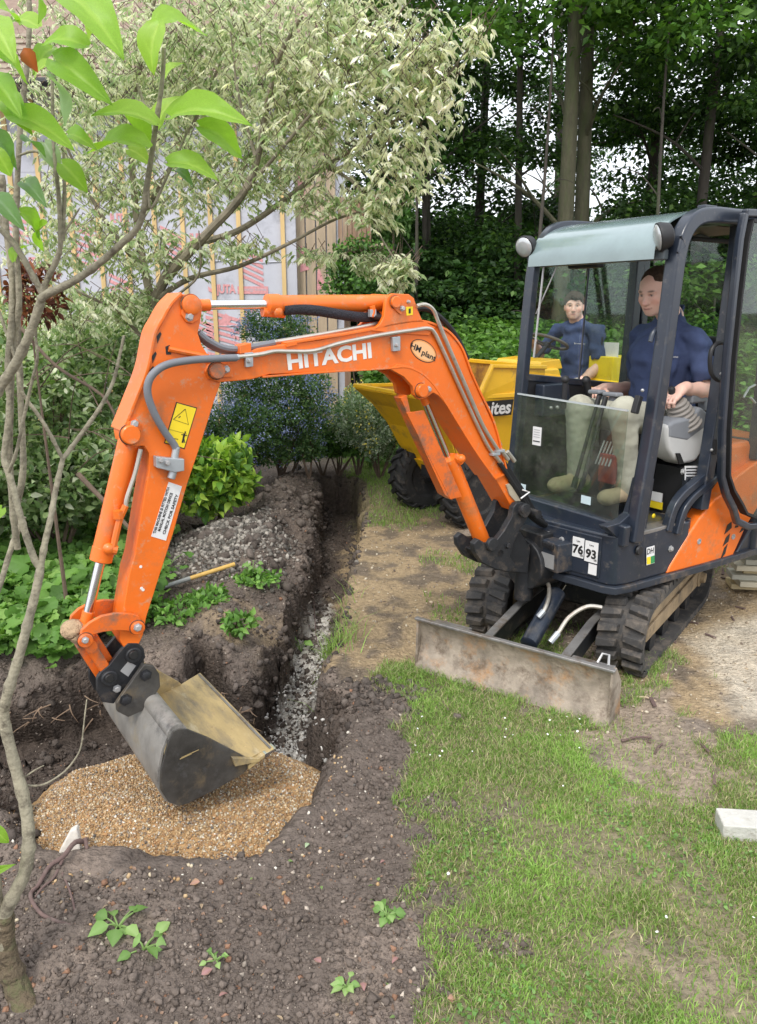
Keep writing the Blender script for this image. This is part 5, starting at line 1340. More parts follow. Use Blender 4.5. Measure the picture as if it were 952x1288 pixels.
def build_person(root, J, sk, hair_fn, seed=0, h=.0055):
    v = lambda k_: np.array(J[k_], float)
    names = [k_ for k_ in J if k_ not in ('hf', 'hu', 'ldir', 'lnrm', 'rdir', 'rnrm', 'curl')]
    P_ = np.array([J[k_] for k_ in names]); lo = P_.min(0) - .24; hi = P_.max(0) + .2; hi[2] = J['head'][2] + .17
    # --- body (skin) ---
    S = SDF(lo, hi, h)
    HM = hmat(J['hf'], J['hu'])
    Wf = add_head(S, J['head'], HM)
    nb = v('neck'); S.cap(nb - np.array([0, 0, .03]), Wf((-.022, 0, -.05)), .060, .053, .02)
    S.cap(Wf((-.03, 0, -.04)), nb, .052, .060, .02)
    S.ell(v('chest'), (.105, .15, .16), None, .04); S.cap(v('pelvis'), v('chest'), .12, .11, .04)
    for s_ in 'LR':
        S.cap(nb - np.array([0, 0, .05]), v('sh' + s_) - np.array([0, 0, .05]), .034, .034, .03); S.cap(v('sh' + s_) - np.array([0, 0, .05]), v('el' + s_), .036, .038, .02)
        e, wr = v('el' + s_), v('wr' + s_); S.cap(e, e * .65 + wr * .35, .041, .042, .015); S.cap(e * .65 + wr * .35, wr, .042, .027, .015)
        add_hand(S, J['wr' + s_], J['ldir' if s_ == 'L' else 'rdir'], J['lnrm' if s_ == 'L' else 'rnrm'], J['curl'], side=1 if s_ == 'L' else -1)
        S.cap(v('pelvis') * .3 + v('hip' + s_) * .7, v('kn' + s_), .070, .050, .03); S.cap(v('kn' + s_), v('an' + s_), .050, .036, .02)
        S.cap(v('an' + s_) - np.array([.02, 0, .02]), v('to' + s_), .034, .028, .02)
    V, Q = S.mesh()
    # skin colour by place on the face (lips, brows, eyes, stubble shade): pigment, plus mouth-crease shade painted in
    loc = (V - np.array(J['head'])) @ HM
    cl = np.tile(np.array(sk), (len(V), 1)) * (1 + .10 * vn3(V, 30, 3))[:, None]
    def spot(c, r, colr, a=1.0):
        d = np.linalg.norm((loc - np.array(c)) / np.array(r), axis=-1); w_ = (np.clip(1.6 - 1.2 * d, 0, 1) * a)[:, None]; cl[:] = cl * (1 - w_) + np.array(colr) * w_
    spot((.07, .045, -.03), (.03, .022, .022), (.78, .36, .28), .5); spot((.07, -.045, -.03), (.03, .022, .022), (.78, .36, .28), .5); spot((.11, 0, -.034), (.02, .016, .014), (.76, .37, .29), .6)
    spot((.09, 0, -.067), (.012, .025, .0075), (.55, .22, .19), .8); spot((.09, 0, -.0665), (.02, .025, .0016), (.16, .05, .05), .9); spot((.085, .026, -.062), (.012, .004, .004), (.35, .16, .13), .7); spot((.085, -.026, -.062), (.012, .004, .004), (.35, .16, .13), .7)
    spot((.06, 0, -.09), (.05, .05, .03), (.50, .34, .29), .3)
    for sg in (1, -1):
        spot((.083, .031 * sg, .0245), (.012, .020, .0050), (.09, .055, .04), .95)
        spot((.083, .031 * sg, .003), (.012, .0115, .0050), (.50, .46, .43), .9); spot((.085, .031 * sg, .003), (.012, .0060, .0056), (.02, .016, .02), 1.0)
        spot((.083, .031 * sg, .0090), (.01, .0135, .0018), (.14, .07, .055), .9)
    body = npmesh('person', V, Q, M_skin, cl, smooth=True)
    body.parent = root
    # --- hair shell ---
    S2 = SDF(np.array(J['head']) - .16, np.array(J['head']) + .17, .0045)
    W2 = lambda p: np.array(J['head']) + HM @ np.array(p)
    hair_fn(S2, W2, HM); V2, Q2 = S2.mesh()
    hair = npmesh('hair', V2, Q2, M_hair, None, smooth=True, parent=body)
    # --- shirt ---
    S = SDF(lo, hi, .0075)
    ch, pe = v('chest'), v('pelvis')
    S.ell(ch, (.136, .182, .19), None, .05); S.cap(pe, ch, .168, .148, .05, flat=((1, 0, 0), 1.1)); S.ell(pe + np.array([.03, 0, .05]), (.15, .175, .13), None, .05)
    S.cap(nb - np.array([0, 0, .06]), nb + np.array([-.01, 0, .005]), .100, .064, .04)
    for s_ in 'LR':
        S.cap(nb - np.array([0, 0, .035]), v('sh' + s_) - np.array([0, 0, .045]), .052, .054, .035)
        a, b = v('sh' + s_), v('el' + s_); S.cap(a - np.array([0, 0, .045]), a * .24 + b * .76, .060, .067, .025)
    S.noise(.030, 7, seed + 1, (1, 1, 3.0)); S.noise(.020, 15, seed + 2, (2.2, 1, 1.1)); 
    for s_ in 'LR':
        a, b = v('sh' + s_), v('el' + s_); S.ell(a * .12 + b * .88, (.057, .057, .057), None, .004, True)
    S.cap(nb + np.array([.022, 0, .014]), nb + np.array([.0, 0, .1]), .056, .062, .006, True)
    V3, Q3 = S.mesh(); shirt = npmesh('tshirt', V3, Q3, M_shirt, None, smooth=True, parent=body)
    # --- trousers ---
    S = SDF(lo, hi, .0085)
    S.ell(pe + np.array([0, 0, -.03]), (.15, .18, .12), None, .04)
    for s_ in 'LR':
        S.cap(v('hip' + s_), v('kn' + s_), .096, .070, .03); S.cap(v('kn' + s_) + np.array([.01, 0, 0]), v('an' + s_), .072, .062, .03)
    S.noise(.016, 6, seed + 4, (1, 1, .8)); S.noise(.016, 17, seed + 5, (1, 1, .5)); S.noise(.006, 30, seed + 6, (1, 1, 1.5))
    V4, Q4 = S.mesh(); npmesh('trousers', V4, Q4, M_trs, None, smooth=True, parent=body)
    for s_ in 'LR':
        S = SDF(v('an' + s_) - .16, v('an' + s_) + .30, .007)
        a, t = v('an' + s_), v('to' + s_); u = (t - a); u[2] = 0; u /= np.linalg.norm(u)
        S.cap(a - u * .04 - np.array([0, 0, .035]), t, .045, .042, .03); S.cap(a + np.array([0, 0, .05]), a - np.array([0, 0, .03]), .050, .048, .02); S.ell(t, (.055, .045, .034), None, .02)
        V5, Q5 = S.mesh(); npmesh('boot', V5, Q5, M_boot, None, smooth=True, parent=body)
    return body, shirt
# operator in the excavator (coordinates in the machine frame, then placed in the world)
def LE(px, py, y): q = Ef(px, py, y); return (q.x, q.y, q.z)
MW = Matrix.Translation((EX, EY, 0)) @ Matrix.Rotation(EA, 4, 'Z')
oroot = empty('person', MW @ Vector((0, 0, 0)), EA, 'man in navy t-shirt and khaki trousers seated at the excavator controls', 'person', None)
wrL = LE(858, 489, .33); wrR = LE(760, 488, -.17)
tgtL, tgtR = LE(840, 503, .32), LE(738, 492, -.16)
J = dict(head=LE(825, 367, .07), neck=LE(845, 397, .06), chest=(-.155, .06, 1.53), pelvis=(-.22, .05, 1.23), shL=LE(876, 415, .245), shR=LE(806, 415, -.14),
         elL=LE(889, 492, .33), elR=LE(800, 490, -.25), wrL=wrL, wrR=wrR, hipL=(-.16, .15, 1.17), hipR=(-.16, -.04, 1.17),
         knL=LE(786, 518, .20), knR=LE(732, 515, -.07), anL=LE(788, 612, .17), anR=LE(726, 596, -.08), toL=LE(763, 626, .17), toR=LE(700, 610, -.09),
         hf=(1, .02, -.30), hu=(.2, 0, 1), ldir=Vector(tgtL) - Vector(wrL), lnrm=(.35, .25, 1), rdir=Vector(tgtR) - Vector(wrR), rnrm=(.3, -.1, 1), curl=1.05)
def hair1(S, W_, HM):
    S.ell(W_((-.020, 0, .040)), (.100, .081, .090), HM, .01); S.ell(W_((.070, 0, .005)), (.058, .10, .072), HM, .012, True); S.ell(W_((.03, 0, -.09)), (.12, .12, .090), HM, .01, True)
    S.ell(W_((.085, 0, .075)), (.042, .035, .045), HM, .02, True)
    S.noise(.004, 60, 3)
ob1, sh1 = build_person(oroot, J, (.74, .47, .38), hair1, 0)
# shirt mark
lc = Ef(838, 441, .17)
def surf_snap(V, p, d):
    V = np.array([q.co[:] for q in V.data.vertices]); d = np.array(d) / np.linalg.norm(d); r = V - np.array(p); t = r @ d; pr = np.linalg.norm(r - t[:, None] * d, axis=1)
    k_ = pr < .02; return t[k_].max() if k_.any() else 0
def shirt_mark(shirt, root, p, d, xdir, wd=.07):
    t = surf_snap(shirt, p, d); d = Vector(d).normalized(); o = Vector(p) + d * (t + .004)
    m = plane_matrix(o, xdir, d)
    k_ = text_obj('shirt_lettering', 'Construction', .013, M_wht, shirt, m, ext=.0006, width=wd)
    mm = MB().box((0, 0, 0), (.011, .013, .0012)); mk = mm.build('shirt_logo', M_wht, shirt, M=m @ Matrix.Translation((-wd / 2 - .012, 0, 0)), smooth=0)
shirt_mark(sh1, oroot, (J['chest'][0], .155, 1.56), (.92, .40, .0), (-.4, .92, 0), .06)

# ================= DUMPER =================
DA = rad(211); DX, DY = .60, 6.70
Df = frame(DA, DX, DY)
dmp = empty('site_dumper', (DX, DY, 0), DA, 'yellow site dumper with raised skip and knobbly tyres behind the excavator boom', 'dumper')
def dpart(mb, name, mat, parent=None, **k): return mb.build(name, mat, parent or dmp, **k)
def dpp(l, y): return [(Df(a, b, y).x, Df(a, b, y).z) for a, b in l]
def tyre(cx, cy, r, wdt):
    c = (cx, cy, r)
    m = MB().lathe([(r * .55, -wdt * .42), (r * .62, -wdt * .5), (r * .85, -wdt * .52), (r * .94, -wdt * .45), (r * .96, -wdt * .2), (r * .96, wdt * .2), (r * .94, wdt * .45), (r * .85, wdt * .52), (r * .62, wdt * .5), (r * .55, wdt * .42)], c, (0, 1, 0), 40)
    t = dpart(m, 'tyre', M_tyre)
    for k_ in range(18):
        for sg in (1, -1):
            a0 = 2 * math.pi * (k_ + (.5 if sg > 0 else 0)) / 18
            pts_ = []
            for j, (yy, da, rr) in enumerate(((.0, 0.0, .965), (.28, .10, .965), (.46, .20, .95), (.53, .24, .84))):
                a = a0 - da; q = r * (rr + .035)
                pts_.append(Vector((cx + q * math.cos(a), cy + sg * yy * wdt, r + q * math.sin(a))))
            b_ = MB()
            n_ = len(pts_); vs = []
            for i, p in enumerate(pts_):
                rd = Vector((p.x - cx, 0, p.z - r)).normalized(); tg = Vector((-rd.z, 0, rd.x))
                if i == 3: up2 = (rd * .3 + Vector((0, sg, 0))).normalized()
                else: up2 = rd
                wv = tg * .022
                for s1, s2 in ((-1, -1), (1, -1), (1, 1), (-1, 1)): vs.append(p + wv * s1 + up2 * .012 * s2)
            fs = []
            for i in range(n_ - 1):
                for q_ in range(4): fs.append((i * 4 + q_, i * 4 + (q_ + 1) % 4, (i + 1) * 4 + (q_ + 1) % 4, (i + 1) * 4 + q_))
            fs += [(3, 2, 1, 0), tuple((n_ - 1) * 4 + q_ for q_ in range(4))]
            b_.add(vs, fs); dpart(b_, 'tread_bar', M_tyre, t, smooth=0, bevel=.003)
    dpart(MB().lathe([(r * .2, -wdt * .1), (r * .45, -wdt * .12), (r * .56, -wdt * .4), (r * .58, -wdt * .4), (r * .58, wdt * .4), (r * .56, wdt * .4), (r * .45, wdt * .12), (r * .2, wdt * .1)], c, (0, 1, 0), 30), 'wheel_rim', M_yel, t)
    for k_ in range(5):
        a = 2 * math.pi * k_ / 5; dpart(MB().lathe([(.013, 0), (.013, .02)], (cx + r * .3 * math.cos(a), cy + wdt * .1, r + r * .3 * math.sin(a)), (0, 1, 0), 6), 'wheel_nut', M_grs, t)
    return t
for x_ in (0, -1.28):
    for y_ in (.40, -.37): tyre(x_, y_, .31, .23)
dpart(MB().tube([(0, -.4, .31), (0, .4, .31)], .06, 14).tube([(-1.28, -.4, .31), (-1.28, .4, .31)], .06, 14).box((-.6, 0, .42), (1.5, .35, .14)), 'chassis', M_cast, bevel=.01)
# skip: an open tub narrowing to the front lip
def loft(name, rings, mat, parent=None, bevel=.0, flipn=False, thick=.008, label=None):
    m = MB(); n = len(rings[0]); vs = [p for r_ in rings for p in r_]; fs = []
    for i in range(len(rings) - 1):
        for k_ in range(n - 1): fs.append((i * n + k_, i * n + k_ + 1, (i + 1) * n + k_ + 1, (i + 1) * n + k_))
    m.add(vs, fs)
    o = dpart(m, name, mat, parent, bevel=0, smooth=0)
    sm = o.modifiers.new('thick', 'SOLIDIFY'); sm.thickness = thick; sm.offset = 0
    return o
HY_ = .56
skip_side = [(.66, 1.14), (-.00, 1.14), (.02, 1.14), (-.10, 1.37), (-.62, 1.33), (-.62, .66), (-.45, .52), (.10, .47), (.30, .60)]
side_l = [(.60, 1.14), (.25, 1.13), (.08, 1.14), (-.03, 1.36), (-.60, 1.33), (-.60, .95), (-.55, .55), (-.10, .42), (.08, .44), (.20, .62), (.30, .82), (.44, 1.0)]
def skip_ring(y, k_in): return y
for sg in (1, -1):
    P_ = side_l
    m = MB()
    vs = []; inn = []
    for (x_, z_) in P_:
        t = np.clip((z_ - .42) / .75, 0, 1); yy = (.40 + .16 * t) * sg; vs.append((x_, yy, z_)); inn.append((x_, yy - sg * .010, z_))
    n = len(P_); m.add(vs + inn, [tuple(range(n)), tuple(range(2 * n - 1, n - 1, -1))] + [(i, i + n, (i + 1) % n + n, (i + 1) % n) for i in range(n)])
    sk_ = dpart(m, 'skip_side', M_yel if sg > 0 else M_yelr, smooth=0)
sk_rings = [[(x_, (.40 + .16 * np.clip((z_ - .42) / .75, 0, 1)) * s_, z_) for s_ in (-1, -.33, .33, 1)] for x_, z_ in ((.60, 1.14), (.44, 1.0), (.30, .82), (.20, .62), (.08, .44), (-.10, .42), (-.55, .55), (-.60, .95), (-.60, 1.33))]
loft('skip_tub', sk_rings, M_yelr)
# front belly skin in clean yellow just outside
sk2 = [[(x_ + .012, (.40 + .16 * np.clip((z_ - .42) / .75, 0, 1)) * s_, z_ - .012) for s_ in (-1, -.33, .33, 1)] for x_, z_ in ((.60, 1.14), (.44, 1.0), (.30, .82), (.20, .62), (.08, .44), (-.10, .42))]
loft('skip_front', sk2, M_yel)
rim = [(.60, 1.15), (.25, 1.14), (.08, 1.15), (-.03, 1.365), (-.60, 1.335)]
for sg in (1, -1):
    dpart(MB().strip([Vector((x_, (.40 + .16 * np.clip((z_ - .42) / .75, 0, 1)) * sg, z_)) for x_, z_ in rim], .045, .03), 'skip_rim', M_yel, bevel=.005)
    dpart(MB().strip([Vector((.05, .53 * sg, 1.12)), Vector((-.60, .565 * sg, 1.12))], .03, .035), 'skip_rib', M_yel, bevel=.004)
dpart(MB().strip([Vector((.605, -.57, 1.15)), Vector((.605, .57, 1.15))], .035, .035), 'skip_lip', M_yel, bevel=.006)
dpart(MB().strip([Vector((-.60, -.57, 1.335)), Vector((-.60, .57, 1.335))], .04, .035), 'skip_rim', M_yel, bevel=.006)
# black name strip
p0, p1 = Df(578, 504, .565), Df(636, 507, .565); q0 = Df(636, 530, .565)
zt, zb = 1.085, .955
dpart(MB().box((.035, .552, (zt + zb) / 2), (.60, .012, zt - zb), Matrix.Rotation(rad(-10), 3, 'X')), 'name_strip', M_inkk)
mt = plane_matrix(Vector((.035, .5625, (zt + zb) / 2)), (-1, 0, 0), (0, 1, -.17)); text_obj('name_lettering', 'Thwaites', .155, M_wht, dmp, mt, bold=.004, width=.56)
dpart(MB().box((-.44, .548, .90), (.28, .006, .012)), 'vent_slot', M_inkk)
# skip mounts, ram
dpart(MB().prism([(.18, .50), (-.05, .50), (-.12, .36), (.08, .36)], -.25, .25), 'skip_mount', M_yel, bevel=.01)
dpart(MB().tube([(-.62, .0, .5), (-.3, 0, .62)], .04, 14), 'tip_ram', M_cast)
# operator platform, bonnet, dash
dpart(MB().prism([(-.68, .45), (-.68, 1.22), (-.78, 1.30), (-.98, 1.30), (-1.02, 1.20), (-.98, .50)], -.30, .34), 'front_cowl', M_yel, bevel=.02)
dpart(MB().prism([(-1.20, .40), (-1.20, .86), (-1.30, .95), (-1.95, .92), (-2.0, .45)], -.40, .40), 'bonnet', M_yel, bevel=.03)
dpart(MB().box((-.98, 0, .43), (.5, .7, .03)), 'footplate', M_stl)
dpart(MB().prism([(-.74, 1.285), (-.80, 1.36), (-1.02, 1.375), (-1.06, 1.29)], -.30, .30), 'dashboard', M_yel, bevel=.008)
# roll bar legs and box right of the driver
dpart(MB().box((-1.62, .36, 1.22), (.30, .30, .34)), 'control_box', M_yls, bevel=.012)
dpart(MB().box((-1.52, .43, 1.45), (.006, .17, .13)), 'paper_notice', M_whs)
dpart(MB().tube([(-1.50, .33, 1.28), (-1.50, .33, 1.56)], .008, 8).box((-1.50, .33, 1.30), (.04, .03, .07)), 'mirror_post', M_blk)
dpart(MB().tube([(-1.72, .55, 1.32), (-1.72, .62, 1.42), (-1.72, .70, 1.42)], .012, 8).tube([(-1.75, .66, 1.20), (-1.75, .66, 1.40)], .05, 12), 'exhaust', M_zinc)
dpart(MB().box((-1.60, 0, 1.02), (.42, .46, .10)), 'seat', M_seat, bevel=.03); dpart(MB().box((-1.84, 0, 1.22), (.09, .44, .32)), 'seat', M_seat, bevel=.03)
# steering wheel
swc = Vector((-1.155, -.005, 1.515)); swn = Vector((-.42, 0, 1)).normalized()
u_ = swn.orthogonal().normalized(); b_ = swn.cross(u_)
ringp = [swc + (u_ * math.cos(t) + b_ * math.sin(t)) * .185 for t in [2 * math.pi * k_ / 36 for k_ in range(37)]]
sw = dpart(MB().tube(ringp, .0145, 10, cap=False), 'steering_wheel', pbr('worn_wheel_rim', (.09, .075, .06), .5, var=.2))
for k_ in range(3):
    t = 2 * math.pi * k_ / 3 + .4; dpart(MB().tube([swc - swn * .03, swc + (u_ * math.cos(t) + b_ * math.sin(t)) * .182], .010, 8), 'spoke', M_blk, sw)
dpart(MB().tube([swc - swn * .03, (-.93, 0, 1.30)], .022, 10).lathe([(.035, -.03), (.04, 0), (.03, .012)], swc - swn * .02, swn, 14), 'steering_column', M_blk, sw)
# driver
MD = Matrix.Translation((DX, DY, 0)) @ Matrix.Rotation(DA, 4, 'Z')
droot = empty('person', MD @ Vector((0, 0, 0)), DA, 'dark-haired man in navy t-shirt sitting behind the dumper steering wheel', 'person')
hd_ = Df(722, 386, 0.0)
hx_, hz_ = hd_.x, hd_.z
cam_d = MD.inverted() @ Vector((0, 0, CAMZ)); lk = (cam_d - Vector((hx_, 0, hz_))).normalized()
wl_, wr_ = swc + b_ * .175 + swn * .02 - u_ * .03, swc - b_ * .175 + swn * .02 - u_ * .03
if wl_.y < wr_.y: wl_, wr_ = wr_, wl_
J2 = dict(head=(hx_, 0, hz_), neck=(hx_ - .05, 0, hz_ - .128), chest=(hx_ - .09, 0, hz_ - .365), pelvis=(hx_ - .15, 0, hz_ - .68),
          shL=(hx_ - .06, .235, hz_ - .17), shR=(hx_ - .06, -.235, hz_ - .17), elL=(hx_ - .06, .28, hz_ - .50), elR=(hx_ - .0, -.40, hz_ - .43),
          wrL=(hx_ + .16, .24, hz_ - .66), wrR=(wr_.x - .075, wr_.y - .03, wr_.z - .03), hipL=(hx_ - .1, .10, 1.14), hipR=(hx_ - .1, -.10, 1.14),
          knL=(hx_ + .33, .19, 1.12), knR=(hx_ + .33, -.19, 1.12), anL=(hx_ + .40, .2, .56), anR=(hx_ + .40, -.2, .56), toL=(hx_ + .52, .22, .49), toR=(hx_ + .52, -.22, .49),
          hf=(lk.x, lk.y * .9, lk.z - .02), hu=(.0, 0, 1), ldir=(1, -.3, .1), lnrm=(.2, .5, 1), rdir=(1, .3, .1), rnrm=(.2, -.5, 1), curl=1.1)
def hair2(S, W_, HM):
    S.ell(W_((-.014, 0, .040)), (.104, .087, .090), HM, .01); S.ell(W_((.085, 0, -.008)), (.050, .10, .064), HM, .01, True); S.ell(W_((.03, 0, -.10)), (.13, .12, .085), HM, .01, True)
    S.ell(W_((.075, .01, .075)), (.035, .05, .022), HM, .015); S.noise(.012, 45, 5)
ob2, sh2 = build_person(droot, J2, (.68, .42, .33), hair2, 9, h=.006)
shirt_mark(sh2, droot, (J2['chest'][0], .10, J2['chest'][2] + .05), (1, .25, 0), (-.25, 1, 0), .09)
droot.scale = (1.08,) * 3; droot.location = MD @ Vector((.115, 0, -.14))
for r_, b_o in ((oroot, ob1), (droot, ob2)):
    b_o.name = 'body'
# ================= VEGETATION =================
M_leaf = leafmat('leaf_green', .38, .45, .35)
M_leafd = leafmat('leaf_woodland', .32, .5, .3)
M_leafv = leafmat('leaf_variegated', .60, .5, .3, tint=(1.13, 1.15, .93))
M_leafs = leafmat('leaf_sapling', .5, .42, .35, tint=(1.2, 1.35, .5))
M_flower = leafmat('petals', .3, .6, .2)
M_bark = pbr('bark_grey_green', (.09, .085, .052), .9, var=.3, scale=14, bump=.25, bscale=40, stretch=(1, 1, .25), dirt=((.08, .10, .04), .5, 5))
M_barkd = pbr('bark_dark', (.07, .06, .05), .9, var=.3, scale=12, bump=.2, bscale=40, stretch=(1, 1, .25), dirt=((.06, .075, .035), .4, 4))
M_twig = pbr('sapling_bark', (.27, .245, .175), .8, var=.3, scale=16, bump=.14, bscale=90, dirt=((.10, .085, .06), .55, 26), dirt2=((.30, .27, .20), .35, 9))
M_brn = pbr('brown_twigs', (.12, .085, .06), .85, var=.3, scale=20, bump=.1)
def tmpl_quad():      # folded lozenge, 2 tris
    V = np.array([[0, 0, 0], [.5, .5, .10], [1, 0, -.06], [.5, -.5, .10]], float); F = np.array([[0, 1, 2], [0, 2, 3]]); return V, F
def tmpl_ovate():     # pointed oval leaf with a midrib fold and a drooping tip
    xs = [0, .18, .42, .70, 1.0]; ws = [0, .36, .50, .30, 0]; V = []; F = []
    for x, w_ in zip(xs, ws):
        zc = .10 * math.sin(x * 2.6) - .16 * x * x
        V += [[x, w_, zc + .22 * w_], [x, 0, zc], [x, -w_, zc + .22 * w_]]
    for i in range(4):
        a = i * 3; F += [[a, a + 1, a + 4], [a, a + 4, a + 3], [a + 1, a + 2, a + 5], [a + 1, a + 5, a + 4]]
    return np.array(V), np.array(F)
def tmpl_lobed(n=20): # rounded lobed leaf
    V = [[.42, 0, -.05]]; F = []
    for k in range(n):
        a = 2 * math.pi * k / n + math.pi; r = .5 * (1.0 if k % 4 in (0, 1) else (.93 if k % 4 == 2 else .80)) * (1 if k else .3)
        V.append([.5 + r * math.cos(a), r * math.sin(a) * 1.08, .10 * math.cos(2 * a) + (.05 if k % 2 else -.03)])
    for k in range(n): F.append([0, 1 + k, 1 + (k + 1) % n])
    return np.array(V), np.array(F)
def tmpl_lance():
    V = np.array([[0, 0, 0], [.3, .5, .06], [.7, .38, .0], [1, 0, -.12], [.7, -.38, .0], [.3, -.5, .06]], float)
    F = np.array([[0, 1, 5], [1, 2, 5], [2, 4, 5], [2, 3, 4]]); return V, F
TQ, TO, TLb, TLc = tmpl_quad(), tmpl_ovate(), tmpl_lobed(), tmpl_lance()
def leaves_arrays(P, D, Nn, L_, Wd, T):
    """P base points, D direction, Nn approx normal (n,3), L_ length, Wd width"""
    D = D / (np.linalg.norm(D, axis=1)[:, None] + 1e-9)
    S_ = np.cross(Nn, D); S_ /= (np.linalg.norm(S_, axis=1)[:, None] + 1e-9); U_ = np.cross(D, S_)
    V0, F0 = T
    V = P[:, None] + D[:, None] * (V0[None, :, 0:1] * L_[:, None, None]) + S_[:, None] * (V0[None, :, 1:2] * Wd[:, None, None]) + U_[:, None] * (V0[None, :, 2:3] * L_[:, None, None])
    F = F0[None] + (np.arange(len(P)) * len(V0))[:, None, None]
    return V.reshape(-1, 3), F.reshape(-1, F0.shape[1])
def leaf_obj(name, P, D, Nn, L_, Wd, cols, T=TQ, mat=None, parent=None):
    V, F = leaves_arrays(P, D, Nn, L_, Wd, T)
    return npmesh(name, V, F, mat or M_leaf, np.repeat(cols, len(T[0]), 0), smooth=False, parent=parent)
def rnd_dirs(n, rs, up=0.0):
    d = rs.normal(size=(n, 3)); d[:, 2] += up; return d / np.linalg.norm(d, axis=1)[:, None]
def pick(pal, w_, n, rs, j=.25):
    pal = np.array(pal); return pal[rs.choice(len(pal), n, p=np.array(w_) / sum(w_))] * (1 - j / 2 + j * rs.rand(n, 1))

# ---- woodland trees ----
G_DK = [[.028, .066, .018], [.042, .095, .022], [.065, .14, .028], [.11, .20, .04]]
def crown_mesh(seed, rx, rz, nclump, per, size, gap=.0, pal=G_DK, wts=(.35, .35, .2, .1), csize=(.45, 1.0)):
    rs = np.random.RandomState(seed); Pm = []; Dm = []; Lm = []; Cm = []
    for i in range(nclump):
        d = rnd_dirs(1, rs)[0]; r = rs.rand() ** .38
        c = d * np.array([rx, rx, rz]) * r
        cr = rs.uniform(*csize)
        m = int(per * (.5 + rs.rand()))
        p = rnd_dirs(m, rs) * (cr * rs.rand(m, 1) ** .45) * np.array([1.25, 1.25, .42]); p[:, 2] -= .12 * (p[:, 0] ** 2 + p[:, 1] ** 2)
        Pm.append(c + p); dd = rnd_dirs(m, rs) * np.array([1, 1, .35]) + (p / cr) * .8; dd[:, 2] -= .25
        Dm.append(dd); Lm.append(size * (.6 + .8 * rs.rand(m)))
        t = rs.rand()
        Cm.append(pick(pal, wts, m, rs, .4) * (.75 + .6 * t))
    P_ = np.concatenate(Pm); D_ = np.concatenate(Dm); L_ = np.concatenate(Lm); C_ = np.concatenate(Cm)
    N_ = rnd_dirs(len(P_), rs, 1.6)
    V, F = leaves_arrays(P_, D_, N_, L_, L_ * .62, TQ)
    return V, F, np.repeat(C_, 4, 0)
CROWNS = []
for i in range(4):
    V_, F_, C_ = crown_mesh(40 + i, 2.7, 4.6, 30, 420, .108, pal=G_DK)
    o = npmesh('crown', V_, F_, M_leafd, C_); CROWNS.append(o.data); bpy.data.objects.remove(o)
def trunk_mesh(seed, r, h, lean=0., limbs=7, mat=None, reach=2.2):
    rs = random.Random(seed); m = MB(); pts_ = []; n = 9
    ph = rs.random() * 6
    for k_ in range(n):
        t = k_ / (n - 1); pts_.append(Vector((lean * t * h * .1 + .10 * math.sin(ph + 3 * t), .10 * math.cos(ph + 2.3 * t), t * h)))
    sp = smoothpath(pts_, 3); m.tube(sp, [r * 1.35 * (1 - .08) if i == 0 else r * (1.15 - .75 * i / (len(sp) - 1)) for i in range(len(sp))], 12)
    for k_ in range(limbs):
        t = .28 + .68 * k_ / limbs; i = int(t * (len(sp) - 1)); a = rs.random() * 6.28; L_ = reach * (.5 + .7 * rs.random()) * (1.15 - .5 * t)
        p = sp[i]; d = Vector((math.cos(a), math.sin(a), .45 + .4 * rs.random()))
        q = [p, p + d * L_ * .35 + Vector((0, 0, .1)), p + d * L_ * .7, p + d * L_ + Vector((0, 0, -.15))]
        m.tube(smoothpath(q, 3), [r * .34 * (1 - .8 * j / 9) for j in range(10)], 7)
        if rs.random() < .8:
            q2 = q[1] + Vector((rs.uniform(-1, 1), rs.uniform(-1, 1), rs.uniform(.2, .8))) * L_ * .5
            m.tube([q[1], (q[1] + q2) / 2 + Vector((0, 0, .06)), q2], [r * .18, r * .12, r * .04], 6)
    return m
def wood_tree(px, Y, r, h, cz, seed, label, crown_sc=1.0, bare=False, sz=1.0, trk=None):
    x = (px - 476) / FPX * (Y * CS + 2 * SN)
    root = empty('woodland_tree', (x, Y, .0), 0, label, 'tree', 'dark woodland trees behind the garden')
    trunk_mesh(seed, r, h, R.uniform(-.3, .3)).build('trunk', trk or M_barkd, root)
    if not bare:
        c = bpy.data.objects.new('crown', CROWNS[seed % 4]); col.objects.link(c); c.parent = root
        c.location = (0, 0, cz); c.rotation_euler = (0, 0, seed * 1.7); c.scale = (crown_sc, crown_sc, crown_sc * sz)
    return root
LBL = ['slim dark woodland tree', 'leafy dark maple-like tree', 'tall woodland tree with drooping dark leaves', 'bushy dark green woodland tree']
